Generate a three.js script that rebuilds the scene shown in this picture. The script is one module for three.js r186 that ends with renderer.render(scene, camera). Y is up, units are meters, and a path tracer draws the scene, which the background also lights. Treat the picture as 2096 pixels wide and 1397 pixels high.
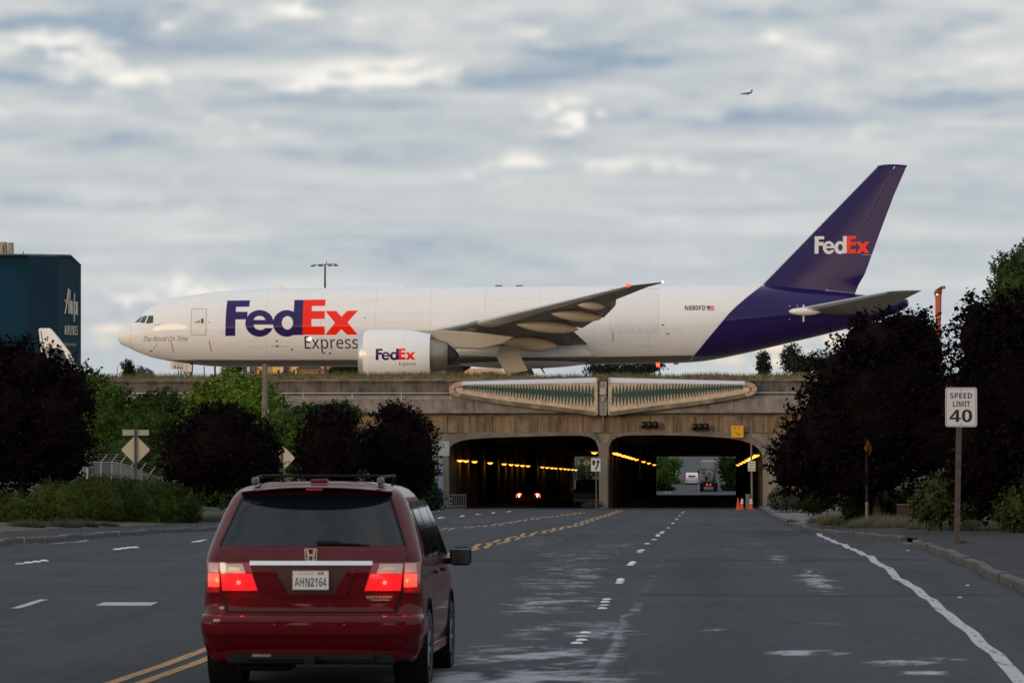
import * as THREE from 'three';
import { mergeGeometries, mergeVertices } from 'three/addons/utils/BufferGeometryUtils.js';
import { RoundedBoxGeometry } from 'three/addons/geometries/RoundedBoxGeometry.js';
import { Brush, Evaluator, SUBTRACTION } from 'three-bvh-csg';
import { createNoise3D } from 'simplex-noise';
import { FontLoader } from 'three/addons/loaders/FontLoader.js';
import { TextGeometry } from 'three/addons/geometries/TextGeometry.js';

// ---------------------------------------------------------------- camera
// World: the road runs along -z, x to the right, y up, metres. The camera is a long lens, 1.78 m above the road, turned 2.8 degrees left of the road.
const scene = new THREE.Scene();
const EYE = 1.78, TURN = 0.0489, F = 8200, PW = 2096, PH = 1397, CX = 1048, HORIZON = 983;
const camera = new THREE.PerspectiveCamera(2 * Math.atan(PH / 2 / F) * 180 / Math.PI, PW / PH, 0.5, 30000);
camera.position.set(0, EYE, 0);
camera.rotation.y = TURN;
camera.setViewOffset(PW, PH, 0, PH / 2 - HORIZON, PW, PH);   // level camera, lens shifted up
camera.focus = 300; camera.userData.fStop = 12;
const renderer = new THREE.WebGLRenderer();
renderer.toneMapping = THREE.LinearToneMapping;
renderer.toneMappingExposure = 1.32;
renderer.shadowMap.enabled = true;

// ---------------------------------------------------------------- small tools
function rng(seed) { let a = seed >>> 0; return () => { a = (a + 0x6D2B79F5) >>> 0; let t = Math.imul(a ^ (a >>> 15), 1 | a); t = (t + Math.imul(t ^ (t >>> 7), 61 | t)) ^ t; return ((t ^ (t >>> 14)) >>> 0) / 4294967296; }; }
const clamp = (x, a, b) => Math.min(b, Math.max(a, x)), lerp = (a, b, t) => a + (b - a) * t;
const sstep = (a, b, x) => { const t = clamp((x - a) / (b - a), 0, 1); return t * t * (3 - 2 * t); };
const HASH = new Float32Array(65536); { const r = rng(7); for (let i = 0; i < 65536; i++) HASH[i] = r(); }
const hsh = (x, y, z) => HASH[(Math.imul(x, 73856093) ^ Math.imul(y, 19349663) ^ Math.imul(z, 83492791)) & 65535];
function noise(x, y, z = 0) {
  const ix = Math.floor(x), iy = Math.floor(y), iz = Math.floor(z); let u = x - ix, v = y - iy, w = z - iz;
  u = u * u * (3 - 2 * u); v = v * v * (3 - 2 * v); w = w * w * (3 - 2 * w);
  const a = lerp(lerp(hsh(ix, iy, iz), hsh(ix + 1, iy, iz), u), lerp(hsh(ix, iy + 1, iz), hsh(ix + 1, iy + 1, iz), u), v);
  if (w === 0) return a;
  return lerp(a, lerp(lerp(hsh(ix, iy, iz + 1), hsh(ix + 1, iy, iz + 1), u), lerp(hsh(ix, iy + 1, iz + 1), hsh(ix + 1, iy + 1, iz + 1), u), v), w);
}
function fbm(x, y, z, o) { let s = 0, a = 0.5, n = 0; for (let i = 0; i < o; i++) { s += a * noise(x, y, z); n += a; a *= 0.5; x = x * 2.03 + 11.3; y = y * 2.03 + 5.1; z = z * 2.03 + 3.7; } return s / n; }
// piecewise-smooth table lookup
function table(pts) { return (s) => { if (s <= pts[0][0]) return pts[0][1]; for (let i = 1; i < pts.length; i++) if (s <= pts[i][0]) { const [a, p] = pts[i - 1], [b, q] = pts[i]; return lerp(p, q, (1 - Math.cos(Math.PI * (s - a) / (b - a))) / 2); } return pts[pts.length - 1][1]; }; }
function lin(pts) { return (s) => { if (s <= pts[0][0]) return pts[0][1]; for (let i = 1; i < pts.length; i++) if (s <= pts[i][0]) { const [a, p] = pts[i - 1], [b, q] = pts[i]; return lerp(p, q, (s - a) / (b - a)); } return pts[pts.length - 1][1]; }; }
function spline(pts) { // Catmull-Rom through [x, y]
  return (x) => { const n = pts.length; if (x <= pts[0][0]) return pts[0][1]; if (x >= pts[n - 1][0]) return pts[n - 1][1]; let i = 1; while (pts[i][0] < x) i++; const p0 = pts[Math.max(0, i - 2)], p1 = pts[i - 1], p2 = pts[i], p3 = pts[Math.min(n - 1, i + 1)];
    const h = p2[0] - p1[0], t = (x - p1[0]) / h, m1 = i > 1 ? (p2[1] - p0[1]) / (p2[0] - p0[0]) * h : (p2[1] - p1[1]), m2 = i < n - 1 ? (p3[1] - p1[1]) / (p3[0] - p1[0]) * h : (p2[1] - p1[1]);
    return (2 * t ** 3 - 3 * t * t + 1) * p1[1] + (t ** 3 - 2 * t * t + t) * m1 + (-2 * t ** 3 + 3 * t * t) * p2[1] + (t ** 3 - t * t) * m2; }; }
// a point measured on the survey photograph (2096 x 1397) at road distance s
const CT = Math.cos(TURN), ST = Math.sin(TURN);
function at(px, py, s) { const a = (px - CX) / F, k = s / (CT + ST * a); return new THREE.Vector3((-ST + CT * a) * k, EYE + (HORIZON - py) / F * k, -s); }
const atX = (px, s) => at(px, HORIZON, s).x;
const pxm = (s) => F / s;

// ---------------------------------------------------------------- sky: layered evening stratocumulus, sunset behind the camera
const SUN = new THREE.Vector3(-0.57, 0.135, 0.81).normalize();
{
  const W = 4096, H = 2048, data = new Float32Array(W * H * 4);
  const sunAz = Math.atan2(SUN.z, SUN.x);
  const bright = [[95, 100, 110, 34, 0.9], [210, 160, 130, 18, 0.6], [720, 158, 150, 26, 1.0], [870, 135, 70, 16, 0.6], [590, 175, 60, 14, 0.5], [1150, 232, 62, 30, 1.1], [1085, 60, 60, 26, 0.5], [1550, 66, 40, 16, 0.5], [250, 35, 50, 16, 0.4], [580, 12, 70, 16, 0.6],
    [1290, 330, 300, 26, 0.35], [990, 340, 90, 40, 0.4], [330, 360, 120, 16, 0.25], [1700, 255, 260, 16, 0.3], [200, 675, 60, 30, 0.8], [380, 590, 70, 18, 0.8], [230, 605, 90, 14, 0.45], [1560, 700, 160, 40, 0.8], [430, 235, 70, 16, 0.3], [1900, 150, 160, 18, 0.2]];
  const dark = [[330, 105, 190, 34, 0.9], [460, 60, 260, 26, 0.5], [30, 60, 120, 20, 0.6], [90, 172, 110, 14, 0.7], [760, 110, 170, 18, 0.5], [1010, 175, 110, 26, 0.6], [600, 200, 160, 18, 0.45], [1250, 118, 190, 14, 0.75], [1600, 35, 180, 16, 0.4], [1500, 250, 210, 16, 0.6],
    [1960, 210, 150, 20, 0.6], [1150, 295, 80, 14, 0.4], [1950, 90, 160, 20, 0.45], [250, 310, 260, 14, 0.4], [760, 325, 180, 14, 0.4], [300, 425, 300, 12, 0.45], [780, 515, 260, 10, 0.45], [1200, 550, 240, 12, 0.35], [1500, 435, 130, 12, 0.25], [1900, 400, 200, 12, 0.3], [420, 545, 200, 14, 0.35]];
  const DK = [0.27, 0.342, 0.425], MD = [0.478, 0.510, 0.522], LT = [0.640, 0.640, 0.622], CR = [0.82, 0.79, 0.725], WM = [0.86, 0.70, 0.50], UP = [0.52, 0.58, 0.66];
  const sn = createNoise3D(rng(2024)), sfbm = (x, y, z, o) => { let s = 0, a = 0.5; for (let i = 0; i < o; i++) { s += a * sn(x, y, z); a *= 0.52; x = x * 2.1 + 3.1; y = y * 2.1 + 7.7; z = z * 2.1 + 1.9; } return s; };
  for (let j = 0; j < H; j++) {
    const el = ((j + 0.5) / H - 0.5) * Math.PI, q = el * F;
    for (let i = 0; i < W; i++) {
      const az = ((i + 0.5) / W - 0.5) * 2 * Math.PI, o = (j * W + i) * 4;
      data[o + 3] = 1;
      if (el < -0.01) { data[o] = 0.06; data[o + 1] = 0.06; data[o + 2] = 0.055; continue; }
      // camera-forward azimuth: forward = (-ST, 0, -CT)
      let da = az - Math.atan2(-CT, -ST); da = Math.atan2(Math.sin(da), Math.cos(da));
      const qx = CX + da * F, qy = HORIZON - q, inView = Math.abs(da) < 0.2 && q < 1300;
      const stretch = 1 + Math.max(0, q - 300) / 1500;          // cloud rolls look larger the higher they stand above the horizon
      const R = F / (560 * stretch), cx = Math.cos(az) * R, cz = Math.sin(az) * R, v = q / (92 * stretch);
      const w1 = sn(cx * 0.8, cz * 0.8, v * 0.5 + 20), w2 = sn(cx * 1.9 + 5, cz * 1.9, v * 0.9);
      const lb = lerp(1, 0.55, sstep(880, 600, q)), big = sfbm(cx * 0.9 * lb + w2 * 0.18, cz * 0.9 * lb, v * 0.8 + w1 * 0.45, inView ? 5 : 3);              // long rolls
      const fine = inView ? sfbm(cx * 4.2 + w1 * 0.5, cz * 4.2, v * 3.4 + w2 * 0.5, 4) : 0;   // wisps
      const streak = inView ? sfbm(cx * 0.7, cz * 0.7, q / 30 + w1 * 0.7, 4) : 0;             // thin level bands low down
      const lowBand = sstep(880, 600, q);
      let t = big * lerp(1.05, 0.6, lowBand) + fine * lerp(0.46, 0.16, lowBand) + streak * lerp(0.14, 0.42, lowBand), b = 0, d = 0;
      if (inView) {
        for (const [x, y, rx, ry, a] of bright) { const e = ((qx - x - fine * 130) / rx) ** 2 + ((qy - y - w2 * 16 - fine * 42) / ry) ** 2; if (e < 6) b += a * Math.exp(-e); }
        for (const [x, y, rx, ry, a] of dark) { const e = ((qx - x - fine * 90) / rx) ** 2 + ((qy - y - w2 * 12 - fine * 24) / ry) ** 2; if (e < 6) d += a * Math.exp(-e); }
      }
      const blue = clamp(0.18 + (q - 330) / 1300, 0, 0.7);     // the nearer cloud bases overhead are the bluer and darker ones
      t -= d * 1.3; b = sstep(0.08, 1.0, b * clamp(1 + fine * 2.6 + big * 0.4, 0.1, 2));
      const low = sstep(420, 230, q), zen = sstep(1500, 7000, q);
      for (let c = 0; c < 3; c++) {
        const mid = lerp(MD[c], UP[c], zen);
        let x = t < 0 ? lerp(mid, DK[c], clamp(-t * (0.6 + blue), 0, 1)) : lerp(mid, LT[c], clamp(t * 1.5, 0, 1));
        x = lerp(x, lerp(CR[c], WM[c], low), clamp(b + Math.max(0, t - 0.42) * 0.8, 0, 1));
        data[o + c] = x * 0.90;
      }
      // the lit gap between cloud and ground where the sun has just gone down, and the glow round it
      let ds = az - sunAz; ds = Math.atan2(Math.sin(ds), Math.cos(ds));
      if (Math.abs(ds) < 1.6) {
        const side = Math.exp(-((ds / 0.6) ** 2));
        const gap = side * Math.exp(-(((el - 0.03) / 0.03) ** 2)), glow = side * Math.exp(-(((el - 0.08) / 0.26) ** 2));
        data[o] += gap * 4.4 + glow * 0.10; data[o + 1] += gap * 2.4 + glow * 0.055; data[o + 2] += gap * 1.05 + glow * 0.02;
      }
    }
  }
  const tex = new THREE.DataTexture(data, W, H, THREE.RGBAFormat, THREE.FloatType);
  tex.mapping = THREE.EquirectangularReflectionMapping; tex.magFilter = THREE.LinearFilter; tex.minFilter = THREE.LinearFilter; tex.wrapS = THREE.RepeatWrapping; tex.needsUpdate = true;
  scene.background = tex; scene.environment = tex;
}
const sun = new THREE.DirectionalLight(new THREE.Color(1.0, 0.72, 0.45), 0.85);
sun.name = 'sun';
sun.position.copy(SUN).multiplyScalar(900).add(new THREE.Vector3(0, 0, -250)); sun.target.position.set(0, 4, -250);
sun.shadow.radius = 44; sun.shadow.mapSize.set(4096, 4096);
Object.assign(sun.shadow.camera, { left: -120, right: 120, top: 60, bottom: -60, near: 100, far: 1900 });
scene.add(sun, sun.target);

// ---------------------------------------------------------------- naming, parts and materials
const taken = new Map();
function numbered(name) { const n = taken.get(name) ?? 0; taken.set(name, n + 1); return n ? `${name}_${String(n).padStart(3, '0')}` : name; }
function tag(o, label, category, group) { o.userData.label = label; o.userData.category = category; if (group) o.userData.group = group; return o; }
function thing(name, label, category, pos = [0, 0, 0], turn = 0, group) {
  const o = new THREE.Group(); o.name = numbered(name); Array.isArray(pos) ? o.position.set(...pos) : o.position.copy(pos); o.rotation.y = turn; tag(o, label, category, group); scene.add(o); return o;
}
function part(name, geo, mat, parent) { const m = new THREE.Mesh(Array.isArray(geo) ? merge(geo) : geo, mat); m.name = name; parent.add(m); return m; }
function single(name, geo, mat, label, category, group) { const m = part(numbered(name), geo, mat, scene); return tag(m, label, category, group); }
function structure(name, geo, mat, parent = scene) { const m = part(parent === scene ? numbered(name) : name, geo, mat, parent); if (parent === scene) m.userData.kind = 'structure'; return m; }
function structureGroup(name) { const g = new THREE.Group(); g.name = numbered(name); g.userData.kind = 'structure'; scene.add(g); return g; }
function copyOf(o, label) { const c = o.clone(); c.name = numbered(o.name.replace(/_\d{3}$/, '')); c.userData = { ...o.userData }; if (label) c.userData.label = label; scene.add(c); return c; }
function merge(list) {
  const gs = list.map((g) => { let h = g.index ? g.toNonIndexed() : g; const out = new THREE.BufferGeometry(); out.setAttribute('position', h.attributes.position); if (!h.attributes.normal) h.computeVertexNormals(); out.setAttribute('normal', h.attributes.normal);
    out.setAttribute('uv', h.attributes.uv ?? new THREE.BufferAttribute(new Float32Array(h.attributes.position.count * 2), 2)); return out; });
  return gs.length === 1 ? gs[0] : mergeGeometries(gs);
}
const lc = (r, g, b) => new THREE.Color().setRGB(r, g, b);
function mt(name, c, roughness = 0.8, o = {}) { const m = o.clearcoat || o.transmission || o.sheen || o.specularIntensity !== undefined ? new THREE.MeshPhysicalMaterial() : new THREE.MeshStandardMaterial(); m.name = name; m.color = Array.isArray(c) ? lc(...c) : new THREE.Color(c); m.roughness = roughness; m.metalness = 0; Object.assign(m, o); return m; }
function dataTex(w, h, fn, srgb = true) { // fn(i, j) -> [r, g, b] 0..1 (display values when srgb)
  const d = new Uint8Array(w * h * 4); for (let j = 0; j < h; j++) for (let i = 0; i < w; i++) { const c = fn(i, j), o = (j * w + i) * 4; d[o] = clamp(c[0], 0, 1) * 255; d[o + 1] = clamp(c[1], 0, 1) * 255; d[o + 2] = clamp(c[2], 0, 1) * 255; d[o + 3] = 255; }
  const t = new THREE.DataTexture(d, w, h); t.wrapS = t.wrapT = THREE.RepeatWrapping; t.magFilter = THREE.LinearFilter; t.minFilter = THREE.LinearMipmapLinearFilter; t.generateMipmaps = true; if (srgb) t.colorSpace = THREE.SRGBColorSpace; t.needsUpdate = true; return t;
}
const enc = (x) => x <= 0.0031308 ? 12.92 * x : 1.055 * x ** (1 / 2.4) - 0.055;
function canvasTex(w, h, draw) { const c = document.createElement('canvas'); c.width = w; c.height = h; const x = c.getContext('2d'); draw(x, w, h); const t = new THREE.CanvasTexture(c); t.colorSpace = THREE.SRGBColorSpace; t.anisotropy = 8; return t; }
// wrapping tile of mottled tone: base linear colour, contrast, scale
function mottled(seed, base, amp, freq, w = 256, streak = 0) {
  return dataTex(w, w, (i, j) => {
    const a = i / w * Math.PI * 2, b = j / w * Math.PI * 2, r = freq / (2 * Math.PI);
    const n = fbm(seed + Math.cos(a) * r + Math.cos(b) * r * 1.3, seed + Math.sin(a) * r + 9, Math.sin(b) * r * 1.3 + seed, 4) - 0.5 + (hsh(i, j, seed) - 0.5) * 0.25;
    const s = streak ? (noise(seed + Math.cos(a) * r * 6, Math.sin(a) * r * 6, seed + Math.cos(b) * 0.7) - 0.5) * streak : 0;
    const k = 1 + (n * 1.6 + s) * amp; return [enc(base[0] * k), enc(base[1] * k), enc(base[2] * k)];
  });
}
function box(w, h, d, x = 0, y = 0, z = 0, rx = 0, ry = 0, rz = 0) { const g = new THREE.BoxGeometry(w, h, d); if (rx) g.rotateX(rx); if (ry) g.rotateY(ry); if (rz) g.rotateZ(rz); return g.translate(x, y, z); }
function rbox(w, h, d, r, x = 0, y = 0, z = 0) { return new RoundedBoxGeometry(w, h, d, 2, r).translate(x, y, z); }
function cyl(r0, r1, h, x = 0, y = 0, z = 0, n = 12) { return new THREE.CylinderGeometry(r1, r0, h, n).translate(x, y + h / 2, z); }
function rod(a, b, r0, r1 = r0, n = 8) { const d = b.clone().sub(a), g = new THREE.CylinderGeometry(r1, r0, d.length(), n); g.applyQuaternion(new THREE.Quaternion().setFromUnitVectors(new THREE.Vector3(0, 1, 0), d.clone().normalize())); return g.translate((a.x + b.x) / 2, (a.y + b.y) / 2, (a.z + b.z) / 2); }
const V = (x, y, z) => new THREE.Vector3(x, y, z);
// grid of points -> smooth surface; P(u, v) in 0..1, UV(u, v) optional
function sheet(nu, nv, P, UV, flip = false) {
  const pos = [], uv = [], idx = []; for (let j = 0; j <= nv; j++) for (let i = 0; i <= nu; i++) { const p = P(i / nu, j / nv); pos.push(p.x, p.y, p.z); const q = UV ? UV(i / nu, j / nv, p) : [i / nu, j / nv]; uv.push(q[0], q[1]); }
  for (let j = 0; j < nv; j++) for (let i = 0; i < nu; i++) { const a = j * (nu + 1) + i, b = a + 1, c = a + nu + 1, d = c + 1; flip ? idx.push(a, c, b, b, c, d) : idx.push(a, b, c, b, d, c); }
  const g = new THREE.BufferGeometry(); g.setAttribute('position', new THREE.Float32BufferAttribute(pos, 3)); g.setAttribute('uv', new THREE.Float32BufferAttribute(uv, 2)); g.setIndex(idx); g.computeVertexNormals(); return g;
}
// uv in metres for boxes and plates: picks the plane a face lies in
function metricUV(g, k = 1) { const h = g.index ? g.toNonIndexed() : g; h.computeVertexNormals(); const p = h.attributes.position, n = h.attributes.normal, uv = new Float32Array(p.count * 2); for (let i = 0; i < p.count; i++) { const ax = Math.abs(n.getX(i)), ay = Math.abs(n.getY(i)), az = Math.abs(n.getZ(i)); const [a, b] = ay >= ax && ay >= az ? [p.getX(i), p.getZ(i)] : ax >= az ? [p.getZ(i), p.getY(i)] : [p.getX(i), p.getY(i)]; uv[2 * i] = a * k; uv[2 * i + 1] = b * k; } h.setAttribute('uv', new THREE.BufferAttribute(uv, 2)); return h; }
// flat outline (list of [x, y]) with thickness d, front face at z = 0 towards +z
function plate(pts, d, bevel = 0, holes = []) { const s = new THREE.Shape(pts.map(([x, y]) => new THREE.Vector2(x, y))); for (const h of holes) s.holes.push(new THREE.Path(h.map(([x, y]) => new THREE.Vector2(x, y)))); return new THREE.ExtrudeGeometry(s, { depth: d - 2 * bevel, bevelEnabled: bevel > 0, bevelSize: bevel, bevelThickness: bevel, bevelSegments: 2, steps: 1, curveSegments: 8 }).translate(0, 0, -d + bevel); }

// ---------------------------------------------------------------- terrain, road, pavements
const gBase = table([[0, -0.02], [38, 0], [43, 0.02], [52, 0.09], [63, 0.16], [72, 0.25], [82, 0.30], [92, 0.29], [102, 0.26], [112, 0.24], [130, 0.14], [158, 0.03], [182, 0.04], [205, 0], [275, -0.12]]);
const G = (s) => { const w = sstep(40, 60, s) * sstep(270, 200, s); let y = gBase(s) + w * (0.016 * Math.sin(s * 0.83) + 0.012 * Math.sin(s * 1.37 + 1.3)); if (s > 536) { const t = Math.min(s, 1000) - 536; y += t < 24 ? t * t * 0.00085 : 0.49 + (t - 24) * 0.04; } return y; };
const kerbR = lin([[0, 4.55], [91, 4.62], [101, 4.68], [117, 3.25], [150, 3.2], [190, 3.05], [275, 3.45], [900, 3.6]]);
const kerbL = lin([[0, -16], [140, -16.1], [220, -16.6], [275, -17.3], [900, -17.3]]);
const walkR = lin([[0, 13], [96, 12.5], [107, 8.4], [119, 5.6], [150, 5.2], [275, 6.2]]);   // outer edge of the right pavement
function ribbon(x0, x1, s0, s1, ds, nu, y, uvk = 1) { const n = Math.ceil((s1 - s0) / ds); return sheet(nu, n, (u, v) => { const s = lerp(s0, s1, v), x = lerp(x0(s), x1(s), u); return V(x, y(s, x), -s); }, (u, v, p) => [p.x * uvk, -p.z * uvk]); }
const K = (c) => () => c;

// worn asphalt of the whole carriageway: tone, seams, sealed cracks and the ghosts of old paint, in metres
const ROAD_X0 = -17.4, ROAD_X1 = 4.8, ROAD_S0 = 20, ROAD_S1 = 290;
const roadMap = canvasTex(1024, 2048, (c, w, h) => {
  const X = (x) => (x - ROAD_X0) / (ROAD_X1 - ROAD_X0) * w, Y = (s) => h - (s - ROAD_S0) / (ROAD_S1 - ROAD_S0) * h, r = rng(31);
  const img = c.createImageData(w, h);
  for (let j = 0; j < h; j++) for (let i = 0; i < w; i++) {
    const x = lerp(ROAD_X0, ROAD_X1, i / w), s = lerp(ROAD_S1, ROAD_S0, j / h);
    const track = Math.sin((x + 1.4) / 3.66 * Math.PI * 4) * 0.075;            // polished wheel tracks
    const k = 1 + (fbm(x * 0.5, s * 0.07, 3, 4) - 0.5) * 0.75 + (fbm(x * 2.2, s * 0.12, 21, 3) - 0.5) * 0.4 + (fbm(x * 7, s * 1.6, 9, 3) - 0.5) * 0.45 + (hsh(i, j, 5) - 0.5) * 0.34 + track - (x < -5 ? 0.02 : 0);
    const o = (j * w + i) * 4, b = 0.036 * k; img.data[o] = enc(b * 0.90) * 255; img.data[o + 1] = enc(b * 1.0) * 255; img.data[o + 2] = enc(b * 1.16) * 255; img.data[o + 3] = 255;
  }
  c.putImageData(img, 0, 0);
  const stroke = (pts, m, col) => { c.strokeStyle = col; c.lineWidth = m / (ROAD_X1 - ROAD_X0) * w; c.beginPath(); pts.forEach(([x, s], k) => k ? c.lineTo(X(x), Y(s)) : c.moveTo(X(x), Y(s))); c.stroke(); };
  // sealed transverse cracks and patch edges
  for (const [s, a, b] of [[76, -17, 4.6], [69.5, -4.9, -1], [112, -1.2, 3], [113, -9, 3], [58, -1, 4.5], [151, -1, 3], [152.5, -1, 3], [205, -8, 3], [95, -16, -5], [61, -16, -6], [132, -16, -9]]) { const p = []; for (let x = a; x <= b; x += 0.4) p.push([x, s + (noise(x * 0.8, s) - 0.5) * 1.6]); stroke(p, 0.09, 'rgba(28,30,34,0.75)'); }
  for (const [x, a, b] of [[3.0, 60, 280], [-5.3, 100, 260], [-9.2, 20, 140]]) { const p = []; for (let s = a; s <= b; s += 2) p.push([x + (noise(s * 0.2, x) - 0.5) * 0.2, s]); stroke(p, 0.05, 'rgba(34,36,40,0.6)'); }
  // chalky scuffs: [x, s, half-width, half-length, strength, count]
  const scuff = (x, s, hw, hl, a, n) => { for (let k = 0; k < n * 3; k++) { const px = x + (r() + r() - 1) * hw, ps = s + (r() + r() - 1) * hl, l = 0.02 + r() ** 2 * 0.22, d = 0.05 + r() * 0.10; if (noise(px * 3.5, ps * 1.3, 4) < 0.42) continue; c.fillStyle = `rgba(168,166,172,${Math.min(1, a * (0.3 + 0.8 * r()))})`; c.beginPath(); c.ellipse(X(px), Y(ps), l / 22.2 * w, d * 7.5, (r() - 0.5) * 0.5, 0, Math.PI * 2); c.fill(); } };
  scuff(-1.75, 36, 1.2, 2.2, 0.6, 230); scuff(-1.7, 40.5, 0.9, 2.2, 0.55, 110); scuff(-1.6, 46.5, 0.8, 2.4, 0.5, 70); scuff(-2.1, 55, 0.7, 5, 0.55, 110); scuff(-2.3, 65, 0.8, 7, 0.6, 130); scuff(-2.6, 78, 0.9, 9, 0.5, 90); scuff(-1.9, 92, 0.6, 9, 0.45, 60); scuff(-4.1, 97, 0.7, 12, 0.45, 70); scuff(-3.2, 118, 1.0, 12, 0.4, 60);
  scuff(1.0, 41.2, 0.45, 0.7, 0.75, 26); scuff(2.0, 39.6, 0.5, 1.0, 0.7, 30); scuff(2.05, 37.2, 0.25, 0.4, 0.7, 12); scuff(1.75, 64, 0.22, 5.5, 0.8, 60); scuff(1.35, 80, 0.2, 7, 0.6, 40); scuff(1.2, 97, 0.3, 7, 0.5, 30); scuff(0.4, 90, 0.4, 6, 0.4, 14); scuff(1.5, 48, 0.2, 0.5, 0.5, 5); scuff(0.2, 46.6, 0.3, 0.3, 0.5, 5); scuff(0.2, 150, 1.5, 26, 0.3, 30); scuff(-2.5, 160, 1.0, 20, 0.3, 24);
  scuff(-8.5, 47, 1.2, 2, 0.18, 14); scuff(2.6, 105, 0.7, 14, 0.3, 20); scuff(-12, 190, 2.5, 14, 0.5, 40);
  // ghost of a ground-off lane line beside the studs
  for (let k = 0; k < 90; k++) { const s = 33.5 + k * 0.22, x = -1.02 + (noise(s * 0.5, 2) - 0.5) * 0.12; if (noise(s * 1.7, 8) > 0.2) { c.fillStyle = `rgba(165,162,165,${0.12 + 0.5 * noise(s * 2.3, 4)})`; c.fillRect(X(x - 0.05), Y(s), 0.1 / 22.2 * w * (0.6 + r() * 0.9), 2); } }
  for (let k = 0; k < 150; k++) { const s = 53 + k * 0.2, x = -1.0 + (s - 53) * 0.002; if (noise(s * 1.1, 18) > 0.52) { c.fillStyle = `rgba(150,148,152,${0.05 + 0.25 * noise(s * 2.3, 14)})`; c.fillRect(X(x), Y(s), 0.12 / 22.2 * w, 2); } }
  for (let k = 0; k < 60; k++) { const x = lerp(-15, 4, r()), s = lerp(30, 120, r()); c.fillStyle = `rgba(24,25,28,${0.2 + 0.3 * r()})`; c.beginPath(); c.ellipse(X(x), Y(s), 3 + r() * 9, 1 + r() * 2, 0, 0, 7); c.fill(); }
});
const asphaltBump = mottled(5, [0.4, 0.4, 0.4], 1.2, 60, 256); asphaltBump.colorSpace = THREE.NoColorSpace;
const asphalt = mt('asphalt', [1, 1, 1], 0.92, { map: roadMap, specularIntensity: 0.6 });
{
  const t = asphaltBump; t.repeat.set(22 / 0.8, 270 / 0.8); asphalt.bumpMap = t; asphalt.bumpScale = 0.004;
}
const road = structureGroup('road');
{
  const g = ribbon(K(ROAD_X0), K(ROAD_X1), ROAD_S0, ROAD_S1, 0.5, 12, (s) => G(s));
  const uv = g.attributes.uv; for (let i = 0; i < uv.count; i++) uv.setXY(i, (uv.getX(i) - ROAD_X0) / (ROAD_X1 - ROAD_X0), (uv.getY(i) - ROAD_S0) / (ROAD_S1 - ROAD_S0));
  structure('carriageway', g, asphalt, road);
}
const plainAsphalt = mt('plain_asphalt', [1, 1, 1], 0.85, { map: mottled(77, [0.042, 0.045, 0.05], 0.5, 10, 512) });
structure('tunnel_carriageway', ribbon(K(-17.6), K(4.2), 290, 540, 5, 2, (s) => G(s), 0.1), plainAsphalt, road);
structure('far_carriageway', ribbon(K(-19), K(4.6), 540, 1100, 4, 4, (s) => G(s), 0.1), plainAsphalt, road);
structure('near_carriageway', ribbon(K(-30), K(6), -120, 20, 10, 2, (s) => G(s) - 0.004, 0.1), plainAsphalt, road);

// paint
const yellowPaint = mt('yellow_paint', [1, 1, 1], 0.75, { map: dataTex(256, 256, (i, j) => { const n = fbm(i * 0.09, j * 0.22, 4, 4), k = sstep(0.24, 0.40, n) * (0.8 + 0.3 * hsh(i, j, 3)); return [enc(lerp(0.07, 0.40, k)), enc(lerp(0.065, 0.20, k)), enc(lerp(0.06, 0.045, k))]; }) });
const whitePaint = mt('white_paint', [1, 1, 1], 0.7, { map: dataTex(256, 256, (i, j) => { const n = fbm(i * 0.07, j * 0.2, 14, 4), k = sstep(0.2, 0.34, n) * (0.85 + 0.25 * hsh(i, j, 9)); return [enc(lerp(0.06, 0.42, k)), enc(lerp(0.06, 0.41, k)), enc(lerp(0.06, 0.43, k))]; }) });
function stripe(name, xf, width, s0, s1, mat, dy = 0.005) { const g = ribbon((s) => xf(s) - width / 2, (s) => xf(s) + width / 2, s0, s1, 0.25, 1, (s) => G(s) + dy, 1); { const uv = g.attributes.uv; for (let i = 0; i < uv.count; i++) uv.setXY(i, (i % 2) * 0.2 + s0 * 0.013, uv.getY(i) / 14); } const m = structure(name, g, mat, road); return m; }
const yl = lin([[0, -5.1], [215, -5.15], [245, -5.4], [275, -6.0]]);
stripe('yellow_line', (s) => yl(s) - 0.13, 0.12, 20, 250, yellowPaint); stripe('yellow_line', (s) => yl(s) + 0.13, 0.12, 20, 250, yellowPaint);
stripe('yellow_line', lin([[20, -9.0], [132, -8.85], [215, -7.0]]), 0.13, 118, 228, yellowPaint); stripe('yellow_line', lin([[20, -9.25], [132, -9.1], [215, -7.25]]), 0.1, 118, 228, yellowPaint);
stripe('edge_line', (s) => lin([[20, 2.55], [35, 2.72], [41, 2.93], [52, 3.07], [60, 3.12], [118, 3.14]])(s) + (noise(s * 0.35, 7) - 0.5) * 0.05, 0.15, 22, 117, whitePaint);
stripe('edge_line', (s) => kerbL(s) + 0.5, 0.1, 92, 100, whitePaint); stripe('edge_line', (s) => kerbL(s) + 0.6, 0.12, 215, 272, whitePaint);
// white skip marks of the left-hand lanes
for (const [a, b, x] of [[52.8, 55.2, -9.2], [33, 36, -9.0]]) stripe('lane_mark', K(x), 0.12, a, b, whitePaint);
structure('stop_mark', ribbon(K(-8.25), K(-7.5), 53.6, 54.4, 0.2, 3, (s) => G(s) + 0.005), whitePaint, road);
stripe('far_yellow_line', K(-5.3), 0.14, 545, 690, yellowPaint, 0.012); stripe('far_yellow_line', K(-5.8), 0.14, 545, 690, yellowPaint, 0.012); stripe('far_edge_line', K(-4.9), 0.22, 598, 680, whitePaint, 0.012);
for (let k = 0; k < 4; k++) stripe('far_lane_mark', K(-1.3), 0.14, 548 + k * 9, 551 + k * 9, whitePaint, 0.012);
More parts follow.
